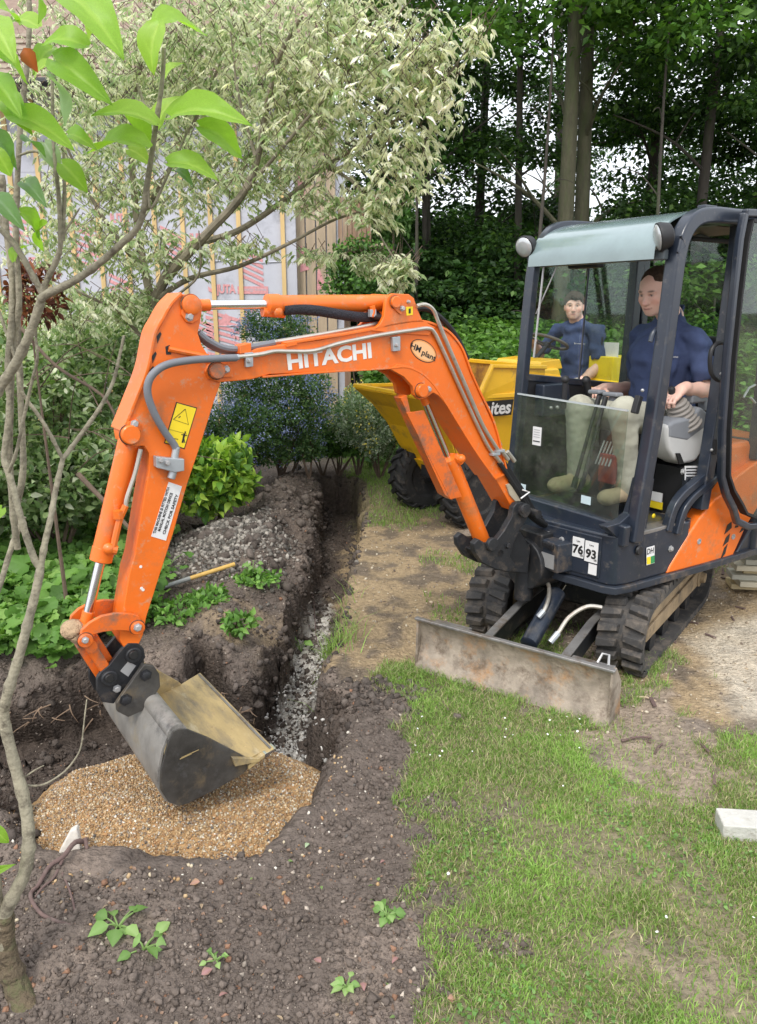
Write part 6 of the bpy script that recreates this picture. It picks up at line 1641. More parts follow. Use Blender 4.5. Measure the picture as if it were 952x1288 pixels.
WT = [  # px, Y, r, h, crown z, scale, label
    (688, 13.2, .135, 12, 8.6, 1.0, 'stout grey-green trunk, left one of the close pair rising above the cab'),
    (712, 13.8, .130, 12, 9.0, .9, 'stout mossy trunk, right one of the close pair rising above the cab'),
    (545, 15.5, .09, 11, 6.0, .95, 'slim dark tree just right of the cream variegated tree'),
    (600, 18.0, .11, 12, 7.4, 1.05, 'dark tree between the variegated tree and the trunk pair'),
    (640, 15.0, .07, 11, 9.0, .6, 'thin leaning dark stem left of the trunk pair'),
    (790, 16.5, .10, 12, 7.6, .95, 'dark leafy tree above the middle of the cab roof'),
    (850, 14.5, .10, 11, 6.6, .95, 'dark leafy tree above the near end of the cab roof'),
    (925, 16.5, .11, 12, 6.2, 1.1, 'dark leafy tree at the right edge above the cab door'),
    (1010, 14.0, .12, 12, 6.4, 1.1, 'dense dark tree cut by the right edge of the view'),
    (480, 17.5, .12, 12, 5.6, 1.05, 'dense dark tree mostly hidden behind the variegated foliage'),
    (800, 22.0, .12, 13, 4.6, 1.0, 'distant dark tree low behind the cab roof'),
    (690, 24.0, .12, 13, 5.0, 1.15, 'distant dark tree low behind the trunk pair'),
    (960, 22.0, .12, 13, 5.0, 1.2, 'distant dark tree low behind the open cab door'),
    (1120, 17.0, .12, 12, 6.0, 1.2, 'dark tree standing just outside the right of the view')]
for i, (px, Y, r, h, cz, cs_, lb) in enumerate(WT):
    wood_tree(px, Y, r, h, cz, i + 3, lb, cs_, trk=M_bark if i < 2 else None)
# small bright sprays low in the gaps of the crowns
V_, F_, C_ = crown_mesh(91, 1.5, .8, 16, 90, .13, pal=[[.06, .14, .025], [.10, .20, .035]], wts=(.5, .5), csize=(.3, .6))
oc_ = npmesh('crown', V_, F_, M_leaf, C_); SPR = oc_.data; bpy.data.objects.remove(oc_)
for i, (px, py, Y, lb) in enumerate(((690, 8, 12.4, 'thin young tree with bright leaves by the trunk pair'), (850, 18, 12.5, 'young tree spraying bright green leaves over the cab'), (520, 8, 13.5, 'young bright green tree at the top beside the variegated one'), (905, 370, 12.6, 'young tree with light leaves behind the driver window'))):
    q = P3(px, py, Y); root = empty('young_tree', (q.x, Y, 0), 0, lb, 'tree', 'dark woodland trees behind the garden')
    trunk_mesh(70 + i, .035, q.z, 0, 4, reach=1.0).build('trunk', M_barkd, root)
    c = bpy.data.objects.new('crown', SPR); col.objects.link(c); c.parent = root; c.location = (0, 0, q.z); c.rotation_euler = (0, 0, i * 1.3)
# understorey shrubs at the wood edge
SH = []
for i in range(3):
    V_, F_, C_ = crown_mesh(60 + i, 1.5, 1.25, 34, 210, .115, pal=[[.022, .055, .016], [.035, .085, .02], [.055, .12, .028], [.09, .17, .04]], csize=(.3, .62))
    o = npmesh('foliage', V_, F_, M_leafd, C_); SH.append(o.data); bpy.data.objects.remove(o)
M_stem = M_barkd
US = [(505, 13.6, 1.2), (560, 13.6, 1.25), (615, 14.6, 1.2), (665, 13.4, 1.15), (720, 14.5, 1.2), (780, 13.2, 1.2), (840, 14.0, 1.25), (900, 12.8, 1.2), (965, 13.5, 1.3), (1040, 12.5, 1.3), (470, 14.5, 1.5), (540, 17.5, 1.9), (640, 18.5, 1.9), (740, 18.0, 1.9), (850, 18.5, 2.0), (960, 18.0, 2.0)]
for i, (px, Y, s_) in enumerate(US):
    Y = Y + .9; x = (px - 476) / FPX * (Y * CS)
    wh = 'front row' if Y < 16 else 'back row'
    nm_ = ['left of the hollow', 'above the yellow skip tip', 'over the dark hollow', 'beside the cab post', 'behind the dumper driver', 'behind the cab middle', 'behind the operator', 'behind the cab rear window', 'behind the open door', 'off the right edge', 'behind the ceanothus', 'deep left', 'deep centre left', 'deep centre', 'deep centre right', 'deep right'][i]
    root = empty('shade_shrub', (x, Y, .3), 0, f'dark shade shrub, {wh} of the wood edge, {nm_}', 'shrub', 'dark shrubs along the wood edge')
    m = MB()
    for k_ in range(5):
        a = R.random() * 6.28; m.tube([Vector((0, 0, -.3)), Vector((.3 * math.cos(a), .3 * math.sin(a), .6)), Vector((.8 * math.cos(a), .8 * math.sin(a), 1.5))], [.03, .02, .008], 6)
    m.build('stem', M_stem, root)
    c = bpy.data.objects.new('foliage', SH[i % 3]); col.objects.link(c); c.parent = root; c.location = (0, 0, 1.05 * s_); c.rotation_euler = (0, 0, i * 2.1); c.scale = (s_ * .95, s_ * .8, s_ * .85)
# far wood as one dark mass
rs = np.random.RandomState(3); n = 26000
P_ = np.stack([rs.uniform(-26, 34, n), rs.uniform(30, 36, n), rs.rand(n) ** .9 * 5.3], -1)
fw_ = leaf_obj('far_wood', P_, rnd_dirs(n, rs), rnd_dirs(n, rs, 1), np.full(n, .55), np.full(n, .38), pick(G_DK, (.4, .35, .2, .05), n, rs), TQ, M_leafd)
tag(fw_, 'far dark wood closing the view behind the trees', 'wood', kind='stuff')
# nettle and ground-elder carpet behind the dumper
n = 34000
rs = np.random.RandomState(8)
x = rs.uniform(-.2, 7, n); y = rs.uniform(8.7, 13, n); hh = .22 + .40 * np.clip(fbm(x, y, 1.5, 3, 5) + .4, 0, 1)
hh = (1.02 + .13 * (y - 9) + .35 * hh * sst(8.9, 9.8, y)) * sst(8.5, 9.3, y + .3 * fbm(x, y, 2, 3, 6)); P_ = np.stack([x, y, hh * rs.rand(n) ** .25], -1); D_ = rnd_dirs(n, rs) * np.array([1, 1, .4]); D_[:, 2] -= .15
k_ = (x - .2) > -1.2 + (12 - y) * .15; P_, D_ = P_[k_], D_[k_]; n = len(P_)
gcv = leaf_obj('nettle_carpet', P_, D_, rnd_dirs(n, rs, 2.5), .07 + .06 * rs.rand(n), .05 + .04 * rs.rand(n), pick([[.13, .27, .05], [.09, .20, .035], [.20, .36, .08], [.06, .13, .03]], (.35, .3, .2, .15), n, rs), TO if False else TLc, M_leaf)
tag(gcv, 'bright green carpet of nettles behind the yellow dumper', 'ground cover', kind='stuff')

# ---- generic garden shrub made of sprays ----
def shrub(name, px, py, Y, rx, ry, rz, n, size, wd, pal, wts, label, cat, T=TLc, up=.6, mat=None, stems=6, shell=.55, fl=None, group=None, base=None, parts=0, lump=.35):
    """foliage volume centred where the survey puts it, rooted on the ground below"""
    c = P3(px, py, Y); rs = np.random.RandomState(int(px * 7 + py)); gz = hz1(c.x, c.y)
    root = empty(name, (c.x, c.y, gz), 0, label, cat, group)
    d = rnd_dirs(n, rs); r = rs.rand(n, 1) ** (1 / 3.) * (1 - shell) + shell * (rs.rand(n, 1) ** .3)
    lum = 1 + lump * vn3(d * 1.0 + 3, 2.2, int(px)) * 2 + lump * .7 * vn3(d + 9, 5, 2) * 2
    P_ = d * np.array([rx, ry, rz]) * r * lum[:, None]; P_[:, 2] += c.z - gz
    P_[:, 2] = np.abs(P_[:, 2]) + .01
    D_ = d * .7 + rnd_dirs(n, rs) * .9; D_[:, 2] += up * .4
    Nn = rnd_dirs(n, rs, 1.8) + d * .8
    L_ = size * (.6 + .8 * rs.rand(n)); tone = .8 + .5 * (vn3(P_, 4, 4) + .5)
    C_ = pick(pal, wts, n, rs, .3) * tone[:, None]
    f = leaf_obj('foliage', P_, D_, Nn, L_, L_ * wd, C_, T, mat or M_leaf, root)
    m = MB()
    for k_ in range(stems):
        a = R.random() * 6.28; q = R.uniform(.3, .9)
        m.tube(smoothpath([Vector((0, 0, -.03)), Vector((rx * .3 * math.cos(a), ry * .3 * math.sin(a), (c.z - gz) * .5)), Vector((rx * q * math.cos(a), ry * q * math.sin(a), (c.z - gz) + rz * R.uniform(.1, .6)))], 3), [.014, .003], 6)
    m.build('stem', M_brn, root)
    if fl:
        nf, fs_, fpal, fw__, clus = fl
        d = rnd_dirs(nf, rs, .35); rr = .80 + .3 * rs.rand(nf, 1)
        lum = 1 + lump * vn3(d * 1.0 + 3, 2.2, int(px)) * 2
        cc_ = d * np.array([rx, ry, rz]) * rr * lum[:, None]; cc_[:, 2] += c.z - gz; cc_[:, 2] = np.abs(cc_[:, 2])
        m_ = clus; Pp = np.repeat(cc_, m_, 0) + rs.normal(size=(nf * m_, 3)) * fs_ * 1.6
        leaf_obj('flower', Pp, rnd_dirs(nf * m_, rs, .5), rnd_dirs(nf * m_, rs, 1), fs_ * (.6 + .8 * rs.rand(nf * m_)), fs_ * .9 * (.6 + .8 * rs.rand(nf * m_)), pick(fpal, fw__, nf * m_, rs, .3), TQ, M_flower, root)['kind'] = 'stuff'
    return root
# ceanothus: dark small leaves, powder blue flower heads
CE = [[.06, .13, .045], [.10, .19, .06], [.18, .28, .10]]
BLU = [[.30, .36, .68], [.42, .48, .78], [.20, .26, .55]]
shrub('ceanothus_shrub', 350, 500, 7.5, .56, .5, .42, 14000, .032, .5, CE, (.4, .4, .2), 'large dark ceanothus covered in powder blue flowers under the boom', 'shrub', fl=(420, .016, BLU, (.4, .35, .25), 14))
shrub('ceanothus_shrub', 300, 545, 7.0, .40, .4, .28, 7000, .030, .5, CE, (.45, .4, .15), 'lower left part of the blue ceanothus beside the excavator arm', 'shrub', fl=(200, .015, BLU, (.4, .35, .25), 12))
shrub('ceanothus_shrub', 345, 412, 8.2, .36, .3, .20, 3800, .032, .5, CE, (.3, .4, .3), 'upright blue flowering spray showing between the two boom rams', 'shrub', fl=(200, .017, BLU, (.4, .35, .25), 14))
shrub('ceanothus_shrub', 388, 560, 7.4, .16, .12, .16, 900, .030, .5, CE, (.4, .4, .2), 'drooping dark ceanothus twig hanging at the trench head', 'shrub', fl=(30, .010, BLU, (.4, .35, .25), 8))
shrub('ceanothus_shrub', 318, 566, 7.25, .36, .3, .17, 4200, .030, .5, CE, (.35, .4, .25), 'low skirt of the blue ceanothus reaching the soil behind the lime shrub', 'shrub', fl=(90, .013, BLU, (.4, .35, .25), 10), stems=3)
shrub('ceanothus_shrub', 405, 548, 8.4, .38, .3, .20, 4200, .032, .5, CE, (.35, .4, .25), 'low right-hand part of the blue ceanothus by the trench head', 'shrub', fl=(70, .013, BLU, (.4, .35, .25), 10), stems=3)
shrub('ceanothus_shrub', 362, 560, 8.0, .40, .3, .20, 4200, .032, .5, CE, (.35, .4, .25), 'low middle part of the blue ceanothus on the soil', 'shrub', fl=(60, .013, BLU, (.4, .35, .25), 10), stems=3)
# lime green shrub right of the arm
LIM = [[.25, .42, .05], [.36, .52, .08], [.13, .27, .04], [.07, .16, .03]]
shrub('lime_shrub', 270, 600, 5.9, .34, .32, .30, 1500, .085, .52, LIM, (.32, .3, .23, .15), 'bright lime green leafy shrub right of the excavator arm', 'shrub', T=TO, up=1.2)
# silver foliage with yellow flowers
SIL = [[.30, .38, .27], [.44, .50, .40], [.18, .27, .14], [.12, .21, .08]]
YF_ = [[.80, .68, .12], [.88, .80, .35]]
shrub('yellow_flowered_shrub', 478, 532, 7.9, .42, .35, .38, 11000, .035, .35, SIL, (.35, .3, .2, .15), 'silvery shrub with pale yellow flower heads left of the skip', 'shrub', fl=(60, .022, YF_, (.5, .5), 12))
shrub('yellow_flowered_shrub', 450, 530, 8.3, .32, .3, .34, 6000, .035, .4, SIL[::-1], (.3, .3, .25, .15), 'greyer leafy shrub between ceanothus and the yellow flowers', 'shrub', fl=(22, .022, YF_, (.5, .5), 10))
shrub('groundcover_plant', 425, 560, 8.4, .45, .3, .13, 2200, .055, .6, [[.10, .22, .04], [.15, .30, .06], [.06, .13, .03]], (.4, .3, .3), 'low green leaves at the foot of the silvery shrub', 'plant', T=TO)
shrub('groundcover_plant', 560, 500, 8.9, .5, .3, .16, 1800, .055, .6, [[.10, .22, .04], [.15, .30, .06], [.06, .13, .03]], (.4, .3, .3), 'low green plants behind the raised skip', 'plant', T=TO)
GCW = [[.13, .27, .055], [.20, .36, .08], [.09, .19, .04]]
for (px_a, py_a, rx_a, lb_a) in ((322, 745, .16, 'leafy green weeds sprouting on the bank beyond the rake handle'), (215, 785, .20, 'low weeds under the rake on the left bank'), (262, 770, .14, 'sparse weeds on the bare clay of the left bank'), (300, 800, .10, 'few weeds near the broken corner of the bank')):
    g_a = G(px_a, py_a); cY = g_a.y; d_a = ray(px_a, py_a - 14)
    shrub('weed_patch', px_a, py_a - 14, cY, rx_a, rx_a * .8, .05, int(1500 * rx_a), .042, .6, GCW, (.4, .3, .3), lb_a, 'plant', T=TO, stems=3)
# ---- left undergrowth ----
MG = [[.16, .25, .085], [.25, .34, .14], [.09, .155, .055], [.36, .43, .25], [.50, .53, .38]]
PL = [[.36, .44, .24], [.50, .56, .38], [.20, .30, .12], [.64, .66, .50]]
UG = [
    (40, 520, 5.6, .65, .5, .50, 7500, .055, .5, MG, (.3, .25, .2, .15, .1), 'mixed green undergrowth at the left edge behind the sapling stems'),
    (130, 480, 6.4, .60, .5, .45, 8000, .050, .5, MG, (.25, .25, .2, .2, .1), 'tangled pale green undergrowth left of the excavator arm top'),
    (60, 610, 5.0, .55, .45, .30, 4500, .060, .55, MG, (.35, .3, .2, .1, .05), 'fresh green undergrowth behind the lower sapling fork'),
    (150, 590, 5.4, .40, .4, .34, 4500, .050, .55, MG, (.35, .25, .25, .1, .05), 'green undergrowth directly behind the bucket ram'),
    (60, 420, 7.2, .9, .5, .35, 7000, .055, .5, PL, (.3, .3, .25, .15), 'pale leaved shrub in front of the wrapped wall at far left'),
    (175, 430, 7.4, .55, .4, .42, 6000, .055, .45, PL, (.3, .3, .3, .1), 'pale leaved shrub just left of the arm top'),
    (-60, 560, 4.6, .5, .5, .7, 4500, .060, .5, MG, (.3, .25, .2, .15, .1), 'undergrowth just outside the left edge'),
]
for (px, py, Y, rx, ry, rz, n, sz_, wd, pal, w_, lb) in UG:
    shrub('undergrowth_shrub', px, py, Y, rx, ry, rz, n, sz_, wd, pal, w_, lb, 'shrub', T=TO if n < 5000 else TLc, group='undergrowth shrubs on the left', stems=14)
shrub('white_flowered_shrub', 100, 430, 6.8, .45, .35, .20, 1800, .045, .5, PL, (.3, .3, .3, .1), 'shrub dotted with creamy white flower heads left of the arm', 'shrub', fl=(70, .020, [[.75, .72, .66], [.82, .80, .74]], (.5, .5), 14), stems=8)
shrub('copper_shrub', 42, 375, 4.0, .13, .12, .14, 420, .045, .5, [[.16, .05, .03], [.26, .09, .04], [.09, .035, .025]], (.4, .3, .3), 'small copper brown leaved spray behind the upper sapling stems', 'shrub', T=TO, stems=1, shell=.2)
# brambly bare twigs in the undergrowth
m = MB()
for k_ in range(60):
    p = P3(R.uniform(-20, 230), R.uniform(400, 640), R.uniform(4.6, 6.2)); d = Vector((R.uniform(-1, 1), R.uniform(-.5, .5), R.uniform(-.2, .8))).normalized() * R.uniform(.3, .8)
    m.tube(smoothpath([p - d * .5, p + Vector((0, 0, .05)), p + d * .5], 3), [.005, .002], 5)
tg = m.build('bramble_twigs', M_brn); tag(tg, 'bare brown twigs tangled through the left undergrowth', 'twigs', kind='stuff')
for i, (a, b, r_) in enumerate((((22, 590, 4.2), (75, 700, 3.9), .018), ((35, 600, 4.4), (66, 690, 4.2), .016))) if False else ():
    pass
for i, (pl_, r_, lb) in enumerate(((((98, 596, 4.3), (140, 640, 4.2), (170, 672, 4.15)), .016, 'brown branch leaning behind the bucket ram'), (((20, 405, 4.4), (70, 460, 4.3), (128, 497, 4.2), (150, 535, 4.2)), .011, 'dark arching branch left of the arm top'))):
    m = MB().tube(smoothpath([P3(*q) for q in pl_], 4), [r_, r_ * .6], 8); tag(m.build('fallen_branch', M_brn), lb, 'branch')
# ---- ground cover left: lobed leaves, lady's mantle and vine-like plants ----
def gc_height(x, y): return hz(x, y)
rs = np.random.RandomState(21)
n = 15000
gcp = gpoly([(-400, 560), (190, 560), (215, 640), (205, 735), (190, 790), (140, 812), (60, 838), (-400, 845)])
x = rs.uniform(-3.2, -.7, n); y = rs.uniform(3.3, 6.6, n)
k_ = sdpoly(x, y, gcp) + .25 * fbm(x, y, 4, 3, 44) > .0; x, y = x[k_], y[k_]; n = len(x)
hh = .05 + .26 * (fbm(x, y, 2.2, 3, 45) + .5) * rs.rand(n) ** .6
P_ = np.stack([x, y, hz(x, y) + hh], -1); D_ = rnd_dirs(n, rs) * np.array([1, 1, .25]); Nn = rnd_dirs(n, rs, 2.4) + np.array([0, -.5, 0])
L_ = .05 + .05 * rs.rand(n)
gl_ = leaf_obj('ground_cover', P_, D_, Nn, L_, L_ * 1.02, pick([[.13, .27, .055], [.18, .34, .07], [.09, .19, .04], [.24, .40, .10]], (.35, .3, .2, .15), n, rs), TLb, M_leaf)
tag(gl_, "low carpet of rounded lobed green leaves behind the bucket arm", 'ground cover', kind='stuff')
# individual broad-leaved plants whose leaves can be told apart
LEAFMESH = {}
def leaf_mesh(kind, tone, L_=1.0):
    key = (kind, tuple(tone))
    if key not in LEAFMESH:
        T = {'o': TO, 'l': TLb, 'b': BIG, 'B': BIG2, 'c': TLc}[kind]
        me = bpy.data.meshes.new('leaf'); V0 = T[0].copy()
        me.from_pydata([tuple(v_) for v_ in V0], [], [tuple(int(i_) for i_ in f_) for f_ in T[1]])
        a = me.color_attributes.new('col', 'FLOAT_COLOR', 'POINT')
        rib = np.abs(V0[:, 1]) < 1e-6
        c4 = np.ones((len(V0), 4), np.float32); c4[:, :3] = tone; vein = (np.abs(np.sin((V0[:, 0] * 7 - np.abs(V0[:, 1]) * 2.2) * 3.1)) < .25) & (len(V0) > 60); c4[vein, :3] = np.array(tone) * np.array([1.12, 1.08, 1.15]); c4[rib, :3] = np.array(tone) * np.array([1.35, 1.2, 1.6]); a.data.foreach_set('color', c4.ravel())
        me.polygons.foreach_set('use_smooth', [True] * len(me.polygons)); me.materials.append(M_leafs if kind in 'bB' else M_leaf); LEAFMESH[key] = me
    return LEAFMESH[key]
def tmpl_big(nx_=11, ny_=5):   # heart-shaped catalpa-like leaf with veins pressed in
    V = []; F = []
    for i in range(nx_):
        t = i / (nx_ - 1); w_ = .46 * (math.sin(math.pi * min(1, t * .98 + .02) ** .72) ** .8) * (1 - .12 * t)
        if i == nx_ - 1: w_ = .004
        if i == 0: w_ = .10
        xb = t
        for j in range(-ny_, ny_ + 1):
            s_ = j / ny_; back = .10 * (1 - t) ** 3 * abs(s_)
            z_ = .16 * abs(s_) * w_ * 2 * .8 + .10 * math.sin(t * 3.0) - .20 * t * t + .012 * math.cos((t * 7 - abs(s_) * 2.2) * 3.1) * (abs(s_) > .05) + .02 * math.sin(9 * t + 3 * s_) * abs(s_)
            V.append([xb - back, s_ * w_, z_])
    m_ = 2 * ny_ + 1
    for i in range(nx_ - 1):
        for j in range(m_ - 1): F.append([i * m_ + j, (i + 1) * m_ + j, (i + 1) * m_ + j + 1, i * m_ + j + 1])
    return np.array(V), np.array(F)
BIG = tmpl_big(); BIG2 = (BIG[0] * np.array([1, 1, 1]) + np.stack([0 * BIG[0][:, 0], .05 * np.sin(BIG[0][:, 0] * 3), .06 * np.sin(BIG[0][:, 0] * 5 + 1) + .10 * BIG[0][:, 1] * BIG[0][:, 0]], -1), BIG[1])
def put_leaf(parent, p, d, nrm, L_, W_, kind, tone, label=None, droop=0):
    d = Vector(d).normalized(); nrm = Vector(nrm); s_ = nrm.cross(d).normalized(); u_ = d.cross(s_)
    o = bpy.data.objects.new('leaf', leaf_mesh(kind, tone)); col.objects.link(o); o.parent = parent
    m = Matrix.Identity(4)
    for i in range(3): m[i][0] = d[i] * L_; m[i][1] = s_[i] * W_; m[i][2] = u_[i] * L_; m[i][3] = p[i]
    o.matrix_basis = m
    return o
LT = [(.16, .32, .06), (.11, .24, .045), (.22, .40, .09)]
def leafy_plant(px, py, Y, n, L_, rad_, label, kind='l', tones=LT, hgt=.25, name='broadleaf_plant'):
    c = P3(px, py, Y) if Y else G(px, py); gz = hz1(c.x, c.y); root = empty(name, (c.x, c.y, gz), 0, label, 'plant')
    top = min(.24, max(.02, c.z - gz)) if Y else hgt
    m = MB()
    for k_ in range(n):
        a = k_ * 2.4 + R.random(); r_ = rad_ * (.25 + .85 * R.random()); h_ = top * (.45 + .75 * R.random())
        p = Vector((r_ * math.cos(a), r_ * math.sin(a), h_)); m.tube(smoothpath([Vector((0, 0, 0)), p * .5 + Vector((0, 0, h_ * .25)), p], 3), [.004, .002], 5)
        d = Vector((math.cos(a), math.sin(a), R.uniform(-.35, .15)))
        put_leaf(root, p, d, (R.uniform(-.5, .5), R.uniform(-.8, .2), 1), L_ * R.uniform(.4, 1.25), L_ * R.uniform(.75, 1.1) * (1 if kind == 'l' else .8), kind, R.choice(tones))
    m.build('stem', pbr('green_stem', (.16, .26, .07), .6, var=.15), root)
    return root
for (px, py, Y, n, L_, r_, lb) in ((25, 812, 3.85, 9, .15, .16, 'big-leaved vine plant at the left edge above the pit'), (60, 715, 4.3, 8, .15, .20, 'broad pale leaved plant behind the sapling fork'), (100, 752, 4.0, 12, .10, .2, 'round-leaved plant close behind the bucket ram rod'),
                                  (12, 770, 3.8, 6, .16, .14, 'large leaf plant cut by the left edge'), (155, 720, 4.3, 12, .09, .22, 'lobed green plant behind the lower arm'), (60, 785, 3.95, 12, .10, .22, 'lobed green plant left of the bucket link'),
                                  (205, 700, 4.8, 8, .08, .15, 'small green plant peeping out right of the arm')):
    leafy_plant(px, py, Y, n, L_, r_, lb)
for (px, py, n, L_, lb) in ((318, 742, 16, .05, 'small green weed growing on the soil bank by the tool handle'), (238, 835, 8, .05, 'tuft of green leaves hanging at the back of the pit'), (376, 745, 5, .06, 'pair of pointed leaves on the trench wall'), (322, 880, 6, .045, 'sprig of leaves on the broken bank beside the bucket'),
                            (282, 640, 5, .05, 'little weed at the foot of the lime shrub'), (487, 1158, 11, .042, 'three-leaved strawberry-like seedling on the dark soil'), (436, 1246, 5, .03, 'small seedling near the bottom of the soil'), (150, 1180, 5, .055, 'uprooted green leaves lying on the soil'), (182, 1205, 3, .05, 'single grey-green leaf sprig on the soil'), (272, 1215, 4, .025, 'tiny seedling right of the uprooted leaves')):
    leafy_plant(px, py, None, n if py < 1000 else n + 3, L_, .025 if L_ < .045 else .045, lb, kind='o' , hgt=.022 if py > 1000 else .09, name='weed', tones=[(.20, .36, .09), (.26, .42, .12), (.14, .27, .06)])
# blades at the trench rim
for (px, py, lb) in ((418, 755, 'tuft of long grass leaning into the trench'), (425, 805, 'second grass tuft on the trench rim')):
    g_ = G(px, py); n = 140; x = g_.x + .06 * NR.normal(size=n); y = g_.y + .12 * NR.normal(size=n)
    tag(blades('grass_tuft', x, y, hz(x, y), .08 + .08 * NR.rand(n), np.full(n, .005), (gc1 * .5 + gc2 * .5) * (.7 + .5 * NR.rand(n, 1)), 1.1, mat=M_grass), lb, 'grass', kind='stuff')

# ---- variegated tree (upper left) ----
VT = empty('variegated_tree', (P3(195, 500, 5.9).x, 5.9, 0), 0, 'cream and green variegated tree spreading over the excavator arm', 'tree')
vo_ = Vector(VT.location)
vb_ = []
def vbranch(l, r0, r1):
    P_ = smoothpath([P3(*q) - vo_ for q in l], 5); MBv.tube(P_, [r0 + (r1 - r0) * i / (len(P_) - 1) for i in range(len(P_))], 8); vb_.append(P_)
MBv = MB()
MBv.tube([Vector((0, 0, -.1)), P3(192, 480, 5.9) - vo_], [.07, .055], 10)
vbranch([(192, 480, 5.9), (192, 420, 5.9), (198, 370, 5.8), (222, 335, 5.7), (262, 292, 5.6), (303, 247, 5.5), (323, 202, 5.5), (336, 130, 5.4), (352, 70, 5.4), (380, 20, 5.3)], .045, .010)
vbranch([(192, 420, 5.9), (205, 350, 5.8), (245, 310, 5.8), (300, 290, 5.7), (360, 250, 5.6), (410, 210, 5.5), (470, 170, 5.3), (540, 120, 5.1), (590, 60, 5.0)], .03, .006)
vbranch([(198, 375, 5.8), (240, 350, 5.7), (300, 335, 5.6), (360, 308, 5.5), (424, 275, 5.4), (480, 262, 5.3)], .022, .005)
vbranch([(196, 400, 5.9), (182, 340, 5.9), (170, 260, 6.0), (165, 160, 6.0), (180, 60, 6.0), (200, -20, 6.0)], .035, .010)
vbranch([(182, 340, 5.9), (140, 290, 5.8), (100, 220, 5.7), (70, 150, 5.6)], .022, .006)
vbranch([(175, 280, 6.0), (220, 200, 6.1), (260, 120, 6.2), (300, 20, 6.2)], .022, .006)
vbranch([(303, 247, 5.5), (360, 180, 5.3), (420, 110, 5.2), (480, 40, 5.1)], .015, .004)
vbranch([(323, 202, 5.5), (300, 120, 5.6), (290, 40, 5.6)], .014, .004)
vbranch([(410, 210, 5.5), (450, 235, 5.3), (480, 300, 5.2), (510, 345, 5.1)], .012, .003)
vbranch([(192, 430, 5.9), (215, 380, 5.7), (250, 345, 5.6), (250, 290, 5.5)], .014, .004)
vbranch([(192, 440, 5.9), (150, 395, 5.8), (105, 370, 5.7), (60, 350, 5.6)], .018, .004)
MBv.build('branch', pbr('bark_olive', (.20, .175, .125), .85, var=.3, scale=12, bump=.1, dirt=((.07, .07, .04), .4, 8)), VT)
LOB = [  # px,py,Y,rx,rz,count, creaminess
    (470, 90, 5.1, .42, .35, 520, .75), (545, 120, 5.0, .24, .25, 260, .85), (500, 200, 5.1, .30, .26, 330, .8), (420, 60, 5.3, .42, .38, 480, .6), (400, 170, 5.4, .42, .30, 420, .5), (350, 60, 5.6, .48, .42, 480, .45),
    (250, 60, 6.0, .55, .45, 520, .40), (170, 90, 6.0, .50, .42, 420, .38), (120, 180, 5.9, .45, .35, 330, .35), (250, 190, 5.8, .45, .30, 300, .30), (320, 230, 5.6, .32, .20, 200, .25), (130, 300, 5.8, .42, .22, 280, .35), (200, 320, 5.7, .36, .20, 260, .2),
    (300, 310, 5.6, .32, .10, 130, .15), (400, 250, 5.4, .28, .12, 150, .3), (470, 260, 5.2, .18, .14, 150, .55), (500, 340, 5.1, .13, .13, 150, .6), (540, 60, 5.0, .18, .2, 170, .8), (600, 45, 4.9, .08, .12, 50, .85), (90, 390, 5.6, .40, .2, 280, .35), (170, 380, 5.8, .28, .16, 200, .15),
    (60, 260, 5.6, .30, .3, 200, .35), (300, 0, 5.9, .6, .3, 420, .45), (450, -10, 5.2, .45, .25, 300, .6), (470, 330, 5.4, .14, .10, 120, .25), (360, 130, 5.5, .3, .3, 240, .5), (220, 250, 6.0, .6, .18, 260, .4), (330, 190, 5.9, .5, .2, 240, .4), (140, 240, 6.1, .5, .2, 240, .4), (60, 330, 6.0, .35, .2, 200, .35), (230, 130, 6.2, .6, .3, 330, .4), (400, 320, 5.6, .25, .06, 70, .3), (90, 100, 6.2, .5, .4, 260, .4)] + [(px__, py__, 7.0, .75, .5, 420, .5) for px__, py__ in ((110, 40), (200, 60), (290, 60), (370, 60), (150, 150), (240, 150), (330, 150), (400, 140), (90, 150))] + [(180, 230, 7.0, .8, .12, 110, .35), (290, 230, 7.0, .6, .10, 90, .35), (350, 215, 7.0, .4, .3, 200, .4)]
rs = np.random.RandomState(77); VP = []; VD = []; VN = []; VL = []; VC = []
tw = MB()
for (px, py, Y, rx, rz, cn, cream) in LOB:
    c = np.array(P3(px, py, Y) - vo_)
    ns = int(cn * .66)
    d = rnd_dirs(ns, rs); pos = c + d * np.array([rx, rx * .9, rz]) * rs.rand(ns, 1) ** .45
    for q in pos:
        a = rs.rand() * 6.28; dr_ = np.array([math.cos(a), math.sin(a), -.35 - .6 * rs.rand()]); dr_ /= np.linalg.norm(dr_); m_ = rs.randint(3, 7); L0 = .040 + .026 * rs.rand()
        cr = rs.rand() < cream
        if rs.rand() < .33: tw.tube([Vector(q) + Vector((0, 0, .02)) - Vector(dr_) * .10, Vector(q), Vector(q + dr_ * .05)], [.0028, .0015], 4, cap=False)
        for j in range(m_):
            off = (j - (m_ - 1) / 2) * .5; sd__ = np.array([-dr_[1], dr_[0], 0]); dd = dr_ * (.9) + sd__ * off + np.array([0, 0, -.25 + .2 * rs.rand()])
            VP.append(q + dr_ * .015 * j); VD.append(dd); VN.append(np.array([rs.normal() * .5, rs.normal() * .5 - .4, 1]))
            VL.append(L0 * (.8 + .45 * rs.rand()))
            base = np.array([.85, .85, .68]) if (cr and rs.rand() < .75) else (np.array([.62, .67, .46]) if rs.rand() < .6 else np.array([.34, .46, .22]))
            VC.append(base * (.75 + .4 * rs.rand()))
tw.build('twig', M_brn, VT)
VP, VD, VN, VL, VC = map(np.array, (VP, VD, VN, VL, VC))
